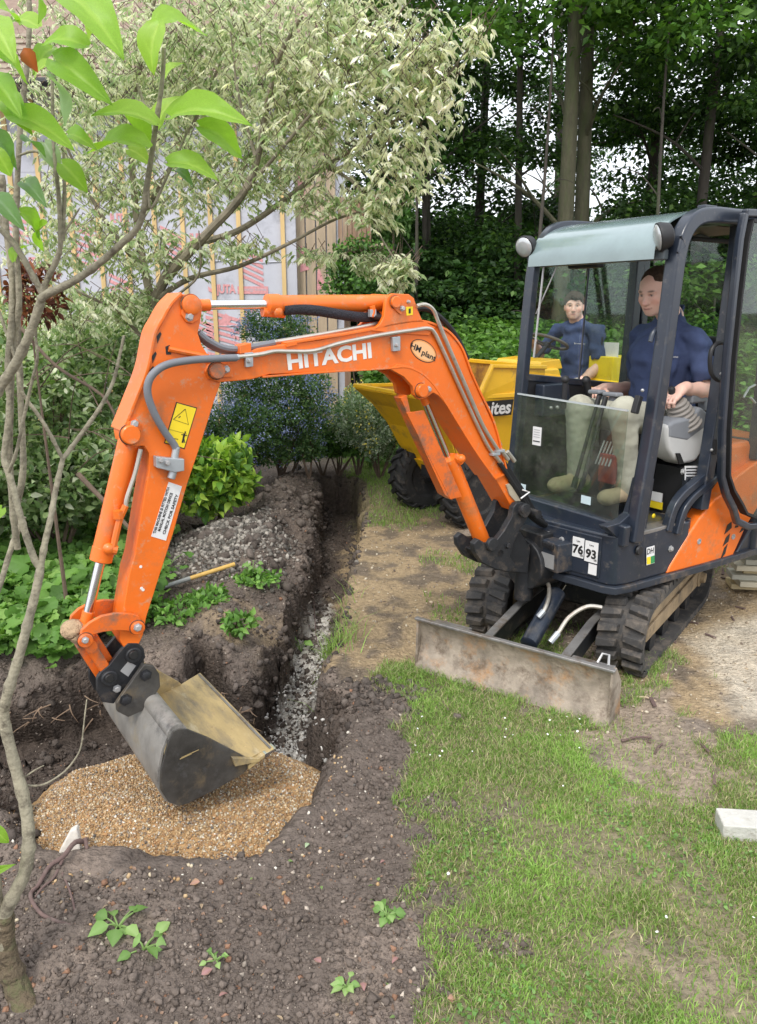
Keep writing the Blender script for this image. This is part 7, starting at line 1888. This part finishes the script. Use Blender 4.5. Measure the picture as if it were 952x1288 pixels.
near_i = np.argsort(VP[:, 1])[:200]; rest = np.setdiff1d(np.arange(len(VP)), near_i)
lv = leaf_obj('leaf_mass', VP[rest], VD[rest], VN[rest], VL[rest], VL[rest] * .33, VC[rest], TO, M_leafv, VT); tag(lv, kind='stuff')
TV = [(.78, .78, .64), (.50, .57, .38), (.27, .38, .17)]
for i in near_i:
    t_ = TV[int(np.argmin([np.abs(VC[i] - np.array(t__)).sum() for t__ in TV]))]
    put_leaf(VT, VP[i], VD[i], VN[i], VL[i], VL[i] * .42, 'o', t_)

# ---- foreground sapling ----
SP = G(20, 1262); SP = empty('sapling', (SP.x, SP.y, 0), 0, 'slender grey-barked sapling with big lime green heart-shaped leaves at the left edge', 'tree'); so = Vector(SP.location)
def stem(l, r, nm='branch', mat=None, knots=True):
    P_ = smoothpath([P3(*q) - so for q in l], 6); n = len(P_)
    rr = [(r[0] + (r[1] - r[0]) * i / (n - 1)) * (.74 if knots else 1) for i in range(n)]
    rr = [q * (1 + (.05 * math.sin(i * 1.9 + l[0][0]) if knots else 0) + (.35 if knots and i % 9 == 5 else 0) * .5) for i, q in enumerate(rr)]
    return MB().tube(P_, rr, 12).build(nm, mat or M_twig, SP, smooth=50)
stem([(56, 1335, 1.54), (36, 1280, 1.62), (20, 1238, 1.67), (8, 1195, 1.69), (7, 1150, 1.70)], (.060, .027), 'stump', pbr('stump_bark', (.12, .09, .055), .9, var=.3, scale=20, bump=.3, bscale=50, dirt=((.09, .11, .04), .5, 12)))
stem([(8, 1225, 1.68), (4, 1180, 1.69), (8, 1145, 1.70), (30, 1100, 1.72), (36, 1060, 1.74), (32, 1015, 1.76), (18, 960, 1.78), (5, 905, 1.80), (8, 878, 1.80), (24, 825, 1.82), (36, 780, 1.84), (47, 735, 1.86), (51, 712, 1.87)], (.0265, .0135), 'stem')
stem([(-2, 1210, 1.69), (-4, 1150, 1.70), (-6, 1110, 1.70), (-14, 1060, 1.72)], (.022, .020), 'stem')
stem([(51, 716, 1.87), (42, 700, 1.87), (31, 668, 1.88), (23, 640, 1.88), (16, 612, 1.89), (9, 590, 1.89), (5, 574, 1.90), (9, 545, 1.90), (12, 505, 1.90), (10, 455, 1.90), (14, 410, 1.90), (15, 350, 1.90), (8, 290, 1.9), (2, 220, 1.9)], (.0125, .0095))
stem([(50, 720, 1.87), (56, 685, 1.88), (64, 650, 1.90), (69, 621, 1.92), (74, 598, 1.93), (79, 577, 1.94)], (.0115, .0085))
stem([(79, 578, 1.94), (64, 548, 1.93), (48, 522, 1.92), (34, 503, 1.91), (26, 488, 1.90), (20, 455, 1.9), (0, 395, 1.9), (-8, 370, 1.9)], (.007, .005))
stem([(79, 577, 1.94), (92, 560, 1.96), (108, 538, 1.97), (122, 518, 1.98), (134, 498, 1.99), (143, 478, 2.0), (148, 458, 2.0), (152, 440, 2.0), (156, 422, 2.0)], (.0085, .0045))
stem([(9, 598, 1.89), (20, 570, 1.87), (30, 525, 1.86), (40, 480, 1.85), (47, 450, 1.84), (45, 425, 1.84), (44, 395, 1.83)], (.006, .004))
stem([(-20, 520, 1.78), (0, 487, 1.78), (21, 455, 1.77), (38, 418, 1.76), (50, 384, 1.75), (56, 372, 1.74), (90, 355, 1.73), (120, 335, 1.72), (151, 308, 1.70), (176, 280, 1.68), (186, 225, 1.66), (196, 158, 1.64), (204, 102, 1.62), (206, 60, 1.61)], (.0165, .0048))
stem([(50, 384, 1.75), (58, 355, 1.74), (72, 325, 1.73), (76, 303, 1.72), (74, 250, 1.71), (69, 200, 1.70), (66, 130, 1.70), (66, 80, 1.70)], (.0095, .004))
stem([(22, 690, 1.98), (16, 640, 1.96), (12, 560, 1.94), (16, 440, 1.92), (24, 380, 1.90), (20, 290, 1.88), (25, 166, 1.86), (34, 80, 1.85), (37, 20, 1.85), (35, -20, 1.85)], (.012, .006))
stem([(20, 640, 2.0), (29, 590, 2.0), (26, 506, 2.0), (22, 401, 1.98), (20, 340, 1.96), (4, 285, 1.95), (-10, 260, 1.95)], (.012, .008))
stem([(30, 650, 2.05), (14, 690, 2.03), (0, 735, 2.0), (-14, 770, 1.98)], (.010, .011))
stem([(55, 372, 1.75), (40, 345, 1.75), (20, 310, 1.75), (0, 288, 1.75)], (.010, .008))
stem([(186, 230, 1.66), (190, 262, 1.67), (210, 222, 1.66), (225, 190, 1.66), (237, 161, 1.66)], (.004, .003))
stem([(196, 156, 1.64), (186, 145, 1.63), (178, 122, 1.63), (172, 105, 1.62)], (.005, .003))
stem([(79, 303, 1.72), (81, 240, 1.72), (80, 192, 1.72)], (.006, .004)); stem([(76, 300, 1.72), (90, 278, 1.72), (100, 262, 1.72)], (.004, .002))
stem([(65, 200, 1.7), (45, 190, 1.7), (25, 195, 1.7)], (.005, .003)); stem([(190, 700, 1.9), (185, 700, 1.9)], (.001, .001)) if False else None
stem([(18, 985, 1.78), (50, 988, 1.80), (78, 973, 1.82), (94, 955, 1.83), (102, 938, 1.84), (106, 905, 1.86), (109, 880, 1.87)], (.004, .0022), 'twig')
stem([(30, 978, 1.79), (45, 968, 1.80), (55, 963, 1.80)], (.003, .002), 'twig')
LF = (.31, .52, .075); LF2 = (.25, .44, .06); LF3 = (.38, .58, .11); LFD = (.15, .28, .10); LFB = (.30, .42, .26)
LV = [  # base px, tip px, width px, Y, tone, tilt of the normal
    ((198, 34), (262, 30), 46, 1.60, LF, 0), ((200, 30), (186, 92), 42, 1.58, LF3, .2), ((216, 147), (311, 141), 46, 1.62, LF, 0), ((250, 160), (313, 197), 34, 1.62, LF2, -.2), ((212, 205), (276, 218), 38, 1.62, LF, .1),
    ((196, 156), (116, 133), 32, 1.62, LF3, .1), ((184, 190), (98, 174), 38, 1.60, LF, .1), ((199, 160), (222, 114), 34, 1.66, LF3, .4), ((80, -8), (154, 56), 62, 1.5, LF, .1), ((38, -14), (58, 28), 38, 1.52, LF2, 0), ((108, 58), (48, 46), 40, 1.54, LF, .0),
    ((70, 76), (133, 120), 42, 1.56, LF2, -.1), ((60, 100), (92, 154), 60, 1.50, LFB, .5), ((14, 144), (94, 180), 40, 1.56, LF, 0), ((-12, 28), (16, 68), 40, 1.52, LF3, .1), ((-8, 68), (42, 100), 40, 1.52, LF, 0), ((66, 80), (38, 96), 26, 1.6, LF3, .2), ((-10, 100), (24, 138), 36, 1.55, LF2, .1),
    ((-14, 172), (30, 210), 36, 1.56, LFD, 0), ((78, 206), (110, 240), 30, 1.68, LF2, 0), ((32, 230), (54, 252), 26, 1.66, LFD, 0), ((24, 268), (58, 300), 30, 1.70, LF2, .1), ((-6, 190), (14, 220), 34, 1.6, LF, 0), ((86, 170), (116, 180), 24, 1.64, LF, 0), ((166, 140), (190, 172), 34, 1.66, LF2, .2), ((162, 188), (190, 204), 26, 1.66, LF3, .1),
    ((222, 216), (240, 226), 18, 1.66, LFD, 0), ((-6, 10), (30, 24), 40, 1.56, LF, 0), ((48, 34), (12, 20), 34, 1.6, LF3, .2), ((66, 62), (40, 86), 24, 1.66, LF2, 0), ((96, 20), (118, 46), 26, 1.7, LF3, 0), ((56, 180), (76, 216), 26, 1.7, LFB, 0), ((-4, 250), (26, 282), 30, 1.72, LFD, 0), ((20, 330), (32, 300), 16, 1.75, LF2, 0),
    ((206, 100), (228, 74), 22, 1.66, LF3, .3), ((2, 640), (-30, 668), 30, 1.8, LF2, 0), ((60, 284), (44, 312), 22, 1.74, LF, 0), ((110, 100), (126, 126), 24, 1.7, LF2, 0), ((10, 125), (34, 160), 34, 1.6, LF, .1), ((30, 180), (60, 190), 28, 1.62, LFD, .1), ((-10, 1040), (12, 1062), 22, 1.72, LF2, 0), ((-10, 1100), (8, 1090), 20, 1.72, LF2, 0)]
for k_, (b_, t_, w_, Y, tone, tilt) in enumerate(LV):
    a = P3(*b_, Y) - so; b2 = P3(*t_, Y - .015 * ((k_ % 3) - 1) * 4) - so
    L_ = (b2 - a).length; Wm = w_ / FPX * Y * .98
    d = (b2 - a); vdir = Vector((0, -1, 0)); nrm = (vdir * (.85 if k_ % 2 else .7) + Vector((0, 0, 1)) * (.55 + tilt) + Vector((R.uniform(-.3, .3), 0, 0)))
    if d.normalized().dot(nrm.normalized()) > .8: nrm = vdir
    put_leaf(SP, a, d, nrm, L_ * .98, Wm * 1.02, 'b' if k_ % 3 else 'B', tone)
o = put_leaf(SP, P3(30, 60, 1.56) - so, (.5, 0, -1), (0, -1, .2), .045, .03, 'o', (.35, .09, .02)); o['label'] = 'withered rust-brown leaf'
# ================= HOUSE BEHIND =================
HYw = 12.0
hx1 = P3(372, 300, HYw).x; hx0 = -13.0
hs = empty('house_extension', (-4, HYw, 0), 0, 'unfinished house wall wrapped in grey membrane with yellow battens and red print', 'house')
ho = Vector(hs.location)
M_mem = pbr('grey_membrane', (.50, .51, .57), .6, var=.08, scale=3, bump=.10, bscale=6, dirt=((.30, .31, .35), .4, 2))
M_bat = pbr('pine_batten', (.62, .44, .20), .7, var=.15, scale=10, bump=.04, stretch=(1, 1, .1))
M_brd = pbr('weathered_board', (.46, .36, .25), .75, var=.2, scale=10, bump=.05, stretch=(1, 1, .1), dirt=((.3, .25, .2), .4, 5))
M_rp = pbr('red_print', (.64, .30, .31), .6, var=.2, scale=30, bump=0)
def hp(mb, name, mat, parent=None, **k): o = mb.build(name, mat, parent or hs, **k); return o
def H(px, py, Y=HYw): return P3(px, py, Y) - ho
zt_ = 5.0
ztop = zt_
# membrane in overlapping lifts
zz = 0
for k_ in range(4):
    z0 = k_ * 1.25; hp(MB().box(((hx0 + hx1) / 2 - ho.x, .06 - k_ * .004, z0 + .64), (hx1 - hx0, .10, 1.30)), 'membrane_sheet', M_mem)
retx = P3(432, 300, HYw + .5).x
hp(MB().box(((hx1 + retx) / 2 - ho.x + .02, .30, 2.3), (retx - hx1 + .04, .10, 4.6)), 'return_wall', M_mem)
# battens
bp_x = [-8, 22, 57, 92, 126, 160, 196, 231, 266, 301, 356]
for b_ in bp_x:
    q = H(b_, 300); hp(MB().box((q.x, -.02, 2.35), (.062, .03, 4.7)), 'batten', M_bat)
for b_ in (378, 391, 404, 417):
    q = H(b_, 300, HYw + .25); hp(MB().box((q.x, .21, 2.35), (.135, .03, 4.7)), 'vertical_board', M_brd)
# folds in the membrane
for (a_, b_, c_, d_) in ((300, 395, 356, 392), (231, 330, 300, 326), (300, 330, 356, 329), (57, 360, 92, 357), (266, 410, 301, 409)):
    p, q = H(a_, b_), H(c_, d_); p.y = q.y = -.002; hp(MB().tube([p, (p + q) / 2 + Vector((0, -.01, -.01)), q], .006, 5), 'membrane_fold', M_mem)
# red membrane print: maker name, bar, hatching
def wall_text(s_, px, py, wd, size, rot=0):
    q = H(px, py); m = plane_matrix(Vector((q.x, -.004, q.z)), (math.cos(rot), 0, math.sin(rot)), (0, -1, 0)); return text_obj('red_lettering', s_, size, M_rp, hs, m, bold=.008, width=wd)
def wall_bar(px, py, w_, h_, rot=0):
    q = H(px, py); hp(MB().box((q.x, -.003, q.z), (w_, .006, h_), Matrix.Rotation(-rot, 3, 'Y')), 'red_bar', M_rp, smooth=0)
def kite(px, py, s_=.16):
    q = H(px, py)
    hp(MB().prism([(q.x - s_ * .55, q.z + s_ * .5), (q.x, q.z + s_ * .1), (q.x - s_ * .1, q.z - s_ * .3), (q.x - s_ * .5, q.z - s_ * .1)], -.006, -.001), 'red_logo', M_rp, smooth=0)
for (px, py) in ((284, 364), (40, 330), (150, 275), (250, 300)):
    wall_text('JUTA', px, py, .30, .17); kite(px - 17, py + 1, .11); 
wall_bar(318, 365, .46, .11); 
q = H(320, 364); m = plane_matrix(Vector((q.x, -.0075, q.z)), (1, 0, 0), (0, -1, 0)); text_obj('pale_lettering', 'energy homes', .07, M_mem, hs, m, width=.36)
wall_text('JUTA', 312, 398, .34, .22, .9); wall_bar(283, 404, .2, .12, .9)
for (cx, cy, n_, w_) in ((105, 300, 7, .40), (280, 416, 8, .5), (215, 300, 5, .3), (318, 330, 5, .3), (18, 270, 6, .35), (255, 410, 4, .3), (150, 355, 4, .3)):
    for j in range(n_):
        q = H(cx, cy); zc = q.z - .09 * n_ / 2 + .09 * j
        hp(MB().add([(q.x - w_ / 2, -.0035, zc), (q.x + w_ / 2, -.0035, zc - .14), (q.x + w_ / 2, -.0035, zc - .09), (q.x - w_ / 2, -.0035, zc + .05)], [(0, 1, 2, 3)]), 'red_stripe', M_rp, smooth=0)
for (px, py, s_) in ((383, 325, .32), (404, 348, .36), (380, 236, .3)):
    q = H(px, py, HYw + .2); hp(MB().add([(q.x - .07, .190, q.z - .2), (q.x + .07, .190, q.z - .16), (q.x - .05, .190, q.z + .2)], [(0, 1, 2)]), 'red_triangle', M_rp, smooth=0)
# roof with separate tiles
M_tile = pbr('brown_roof_tile', (.24, .17, .13), .85, var=.3, scale=6, bump=.08, dirt=((.33, .30, .22), .4, 4))
tm = MB().box((0, 0, 0), (.235, .30, .018)).build('roof_tile', M_tile, hs, bevel=0); tmesh = tm.data; bpy.data.objects.remove(tm)
ra = rad(38); eave = Vector((hx1 - ho.x + .3, -.45, ztop - .15))
n_t = 0
hp(MB().add([(hx0 - ho.x, -.45, ztop - .2), (hx1 - ho.x + .35, -.45, ztop - .2), (hx1 - ho.x + .35, 2.8, ztop - .2 + 3.25 * math.tan(ra)), (hx0 - ho.x, 2.8, ztop - .2 + 3.25 * math.tan(ra))], [(0, 1, 2, 3)]), 'roof', M_tile, smooth=0)
for r_ in range(8):
    for c_ in range(35):
        o = bpy.data.objects.new('roof_tile', tmesh); col.objects.link(o); o.parent = hs
        yy = -.45 + .20 * r_ * math.cos(ra); o.location = (eave.x - .24 * c_ - (.12 if r_ % 2 else 0), yy, ztop - .14 + .20 * r_ * math.sin(ra) + R.uniform(-.006, .006)); o.rotation_euler = (ra - rad(5), R.uniform(-.02, .02), R.uniform(-.02, .02))
hp(MB().tube([(hx0 - ho.x, -.55, ztop - .22), (eave.x + .05, -.55, ztop - .22)], .055, 10), 'gutter', M_blk)
# timber lookout box on the corner
tb = empty('timber_bird_house', (P3(445, 300, 11.2).x, 11.2, 0), 0, 'weathered timber box with a ledge on posts beside the wrapped wall', 'timber box'); to_ = Vector(tb.location)
M_oak = pbr('weathered_timber', (.24, .15, .10), .85, var=.25, scale=12, bump=.1, stretch=(1, 1, .15), dirt=((.36, .29, .2), .4, 6))
for k_ in range(7):
    q = P3(428 + k_ * 6.0, 290, 11.2) - to_; zb_ = P3(430, 330, 11.2).z; zt2 = P3(430, 248, 11.2).z
    MB().box((q.x, .0, (zb_ + zt2) / 2), (.062, .05, zt2 - zb_)).build('upright_board', M_oak, tb, bevel=.006)
a = P3(425, 320, 11.2) - to_; b = P3(482, 312, 11.2) - to_
for k_, (dy, dz) in enumerate(((-.12, 0), (-.22, .03))):
    MB().strip([a + Vector((0, dy, dz)), b + Vector((0, dy, dz))], .09, .035).build('ledge_board', M_brd, tb, bevel=.004)
for px in (436, 466):
    q = P3(px, 330, 11.2) - to_; MB().box((q.x, .05, q.z / 2), (.09, .09, q.z)).build('post', M_oak, tb, bevel=.005)
MB().strip([P3(455, 262, 11.1) - to_, P3(480, 244, 11.1) - to_], .05, .07).build('rail', M_oak, tb); MB().strip([P3(440, 334, 11.1) - to_, P3(470, 318, 11.1) - to_], .05, .05).build('brace', M_oak, tb)
shrub('ivy_clump', 455, 345, 11.0, .55, .4, .45, 3500, .06, .6, [[.09, .20, .04], [.13, .27, .05], [.05, .11, .03]], (.4, .3, .3), 'fresh green bush below the timber box', 'shrub')
shrub('ivy_clump', 490, 270, 11.6, .35, .3, .40, 2500, .07, .5, [[.06, .14, .03], [.10, .2, .05], [.16, .27, .09]], (.4, .4, .2), 'dark green foliage hanging right of the timber box', 'shrub')

# ================= SMALL THINGS =================
# rake handle lying on the bank
a = G(196, 760); b = G(292, 741); a.z = hz1(a.x, a.y) + .05; b.z = hz1(b.x, b.y) + .07
th = empty('rake', (a.x, a.y, 0), 0, 'garden rake handle, grey socket and yellow wood, lying on the soil bank', 'tool'); o_ = Vector(th.location)
MB().tube([a + (b - a) * .42 - o_, b + (b - a) * .05 - o_], .014, 10).build('handle', pbr('varnished_handle', (.60, .38, .10), .45, var=.15), th)
MB().tube([a - (b - a) * .3 - o_, a + (b - a) * .45 - o_], [.011, .016], 10).build('socket', pbr('grey_socket', (.30, .31, .30), .5, metal=.3, var=.15), th)
hd2 = a - (b - a) * .3 - o_; MB().strip([hd2 + Vector((.05, -.16, -.03)), hd2 + Vector((-.05, .16, -.03))], .02, .02).build('rake_head', M_stl, th)
# concrete block on the grass
q = G(930, 1056); 
blk = MB().box((0, 0, .035), (.20, .10, .07)).build('concrete_block', pbr('pale_concrete', (.50, .49, .45), .9, var=.12, scale=20, bump=.12, bscale=80, dirt=((.3, .27, .22), .3, 12)), bevel=.006)
blk.location = (G(940, 1050).x, G(940, 1050).y, -.0); blk.rotation_euler = (.02, -.03, rad(-8)); tag(blk, 'pale grey concrete block lying on the grass at the right edge', 'block')
# sawn timber stack
M_tim = [pbr('sawn_timber_pale', (.60, .55, .42), .8, var=.15, scale=12, bump=.08, stretch=(.1, 1, 1), dirt=((.40, .36, .26), .3, 6)), pbr('sawn_timber_ochre', (.52, .42, .24), .8, var=.15, scale=12, bump=.08, stretch=(.1, 1, 1), dirt=((.35, .3, .2), .3, 6)), pbr('sawn_timber_grey', (.42, .41, .34), .85, var=.15, scale=12, bump=.08, stretch=(.1, 1, 1))]
tz = hz1(2.9, 4.66)
pos_n = ['bottom', 'second from the bottom', 'third from the bottom', 'fourth from the bottom', 'fifth from the bottom', 'top']
for k_ in range(6):
    o = MB().box((0, 0, 0), (1.9, .15, .036)).build('timber_plank', M_tim[(k_ * 2 + 1) % 3], bevel=.004)
    an = rad(-8 + R.uniform(-2.5, 2.5)); off = R.uniform(-.03, .03)
    q = P3(934, 752 - k_ * 9, 4.62)
    o.location = (q.x + .95 + off + (.04 if k_ % 2 else 0), 4.66 + R.uniform(-.02, .02), tz + .03 + .0375 * k_); o.rotation_euler = (0, 0, an)
    tag(o, f'sawn timber plank, {pos_n[k_]} of the stack at the right edge', 'plank', 'sawn planks stacked at the right edge')
o = MB().box((0, 0, 0), (.5, .035, .03)).build('timber_bearer', M_oak, bevel=.003); o.location = (2.45, 5.35, tz + .22); o.rotation_euler = (0, 0, rad(24)); tag(o, 'short dark timber offcut behind the plank stack', 'offcut')
# pale slab end showing in the gravel
q = G(78, 1085)
sl_ = MB().prism([(-.055, -.12), (.055, -.12), (.045, .02), (.022, .10), (-.005, .085), (-.04, .0)], -.025, .025).build('pale_slab', pbr('lime_slab', (.62, .58, .52), .85, var=.12, scale=15, bump=.1, dirt=((.4, .3, .2), .35, 9)), bevel=.008)
sl_.scale = (.8, .8, .8); sl_.location = (q.x, q.y + .07, .0); sl_.rotation_euler = (rad(-14), rad(8), rad(10)); tag(sl_, 'pale broken slab poking out of the gravel at the front left', 'slab')
# roots on the near soil
def root_obj(l, r, label, name='root', mat=None):
    P_ = [];
    for (px, py, up_) in l:
        g_ = G(px, py); P_.append(Vector((g_.x, g_.y, hz1(g_.x, g_.y) + up_)))
    o = MB().tube(smoothpath(P_, 5), r, 9).build(name, mat or M_root, smooth=50); tag(o, label, 'root'); return o
M_root = pbr('brown_root', (.13, .085, .075), .85, var=.3, scale=20, bump=.12, bscale=60, dirt=((.2, .15, .13), .4, 14))
root_obj([(108, 1064, .05), (96, 1078, .025), (82, 1096, .015), (64, 1108, .012), (50, 1124, .01), (40, 1140, .01), (52, 1160, .01), (70, 1172, .006), (92, 1178, -.005)], [.009, .005], 'thick curved brown root on the soil in front of the gravel')
root_obj([(82, 1096, .012), (70, 1115, .01), (56, 1130, .01), (46, 1142, .008)], [.0055, .003], 'thinner root running beside the thick curved one')
root_obj([(80, 1110, .0), (88, 1130, .004), (94, 1150, .004), (96, 1165, -.002)], [.004, .003], 'fine root below the thick curved one')
root_obj([(108, 1066, .045), (110, 1074, .0)], [.009, .006], 'broken root stub at the edge of the gravel')
root_obj([(393, 700, .05), (396, 730, .02), (402, 760, -.2)], [.004, .003], 'thin bare root hanging in the trench')
m = MB()
for k_ in range(90):
    px, py = R.uniform(-10, 320), R.uniform(842, 925); g_ = G(px, py - 4, -.05 - .3 * R.random()); g_.y += .03; d = Vector((R.uniform(-1, 1), R.uniform(-.6, .1), R.uniform(-1, .2))).normalized() * R.uniform(.04, .14)
    g_.y += .05
    m.tube(smoothpath([g_, g_ + d * .5 + Vector((0, -.02, .01)), g_ + d], 3), [.0035, .0015], 5)
tag(m.build('torn_roots', pbr('pale_root', (.22, .15, .10), .85, var=.3)), 'torn fine roots hanging from the back wall of the pit', 'roots', kind='stuff')
m = MB()
for k_ in range(160):
    x, y = R.uniform(.6, 3.2), R.uniform(2.6, 6.5)
    g__ = masks(np.array([x]), np.array([y]))[0][0]
    if g__ > .5: continue
    a = R.random() * 6.28; L_ = R.uniform(.03, .12); z_ = hz1(x, y)
    m.box((x, y, z_ + .006), (L_, .008 + .012 * R.random(), .005), Matrix.Rotation(a, 3, 'Z') @ Matrix.Rotation(R.uniform(-.2, .2), 3, 'Y'))
tag(m.build('bark_chips', M_root), 'dark bark strips and twigs on the churned ground right of the blade', 'debris', kind='stuff')
for (px, py, L_, a_, lb) in ((828, 945, .10, .9, 'short dark stick upright-ish on the bare patch'), (800, 935, .14, .2, 'dark stick lying across the bare patch'), (812, 885, .09, -.5, 'pale splintered wood chip on the bare patch')):
    g_ = G(px, py); o = MB().tube([(-L_ / 2, 0, .006), (0, .004, .014), (L_ / 2, 0, .008)], [.006, .004], 6).build('stick', M_root if 'dark' in lb else M_brd); o.location = (g_.x, g_.y, hz1(g_.x, g_.y)); o.rotation_euler = (0, 0, a_); tag(o, lb, 'stick')
# dry leaves
DL = [((684, 1016), .05, 'tan dry leaf lying in the middle of the lawn'), ((404, 1222), .045, 'pinkish dry leaf low on the dark soil'), ((254, 1236), .05, 'pink-brown dry leaf left of centre at the bottom'), ((500, 1208), .04, 'small dry leaf on the soil near the grass edge'), ((252, 1118), .05, 'orange-brown leaf scrap on the soil below the gravel'), ((484, 1082), .03, 'small pink leaf fragment beside the lawn edge'), ((456, 1240), .04, 'curled brown leaf at the bottom of the soil'), ((276, 1262), .035, 'brown leaf fragment at the bottom edge'), ((563, 1258), .035, 'pale tan leaf at the bottom of the grass edge'), ((388, 1062), .035, 'pale green leaf lying flat on the soil'), ((330, 1142), .03, 'tan leaf scrap in the middle of the soil')]
for (p_, L_, lb) in DL:
    g_ = G(*p_); tone = (.36, .50, .26) if 'green' in lb else ((.42, .27, .16) if 'tan' in lb or 'orange' in lb else (.36, .22, .17))
    r_ = bpy.data.objects.new('fallen_leaf', leaf_mesh('o', tone)); col.objects.link(r_)
    r_.location = (g_.x, g_.y, hz1(g_.x, g_.y) + .012); r_.rotation_euler = (R.uniform(-.3, .3), R.uniform(-.2, .2), R.random() * 6); L_ *= .7; r_.scale = (L_, L_ * .7, L_); tag(r_, lb, 'leaf', 'fallen leaves')
n = 260; x = NR.uniform(-1.6, .4, n); y = NR.uniform(1.5, 2.3, n); sv = sdpoly(x, y, PIT); k_ = sv < -.06; x, y = x[k_], y[k_]; n = len(x)
lo_ = leaf_obj('leaf_litter', np.stack([x, y, hz(x, y) + .006], -1), rnd_dirs(n, NR) * np.array([1, 1, .15]), rnd_dirs(n, NR, 4), .010 + .014 * NR.rand(n) ** 2, .007 + .006 * NR.rand(n), pick([[.34, .22, .16], [.24, .16, .12], [.44, .33, .22], [.2, .3, .1]], (.4, .3, .2, .1), n, NR), TO, M_leaf)
tag(lo_, 'scraps of dead leaf strewn over the near soil', 'leaf litter', kind='stuff')
# clover leaves
x, y = CLOVER; n = len(x); rs = np.random.RandomState(31)
cl_ = leaf_obj('clover', np.stack([x, y, hz(x, y) + .006 + .012 * rs.rand(n)], -1), rnd_dirs(n, rs) * np.array([1, 1, .2]), rnd_dirs(n, rs, 3), .008 + .010 * rs.rand(n), .008 + .008 * rs.rand(n), pick([[.16, .30, .08], [.22, .37, .11], [.11, .22, .05]], (.4, .3, .3), n, rs), TO, M_leaf)
tag(cl_, 'clover and small round weeds mixed into the lawn', 'clover', kind='stuff')
# daisies
n = 34; x = np.concatenate([NR.uniform(.15, 1.0, 22), NR.uniform(.2, 2.2, 12)]); y = np.concatenate([NR.uniform(2.75, 3.2, 22), NR.uniform(1.6, 2.9, 12)])
M_pet = pbr('daisy_petals', (.8, .8, .78), .6, var=.05, bump=0)
dm = MB().lathe([(.0, .0), (.006, .001), (.0062, .003), (.002, .004)], (0, 0, 0), (0, 0, 1), 8).build('daisy', M_pet); dmesh = dm.data; bpy.data.objects.remove(dm)
g__ = masks(x, y)[0]; zz = hz(x, y); cnt = 0
for i in range(len(x)):
    if g__[i] < .4: continue
    o = bpy.data.objects.new('daisy', dmesh); col.objects.link(o); o.location = (x[i], y[i], zz[i] + .028 + .01 * R.random()); o.rotation_euler = (R.uniform(-.5, .5), R.uniform(-.5, .5), 0); o.scale = [R.uniform(.5, .85)] * 3
    tag(o, 'tiny white daisy open in the lawn grass', 'daisy', 'white daisies scattered in the lawn'); cnt += 1
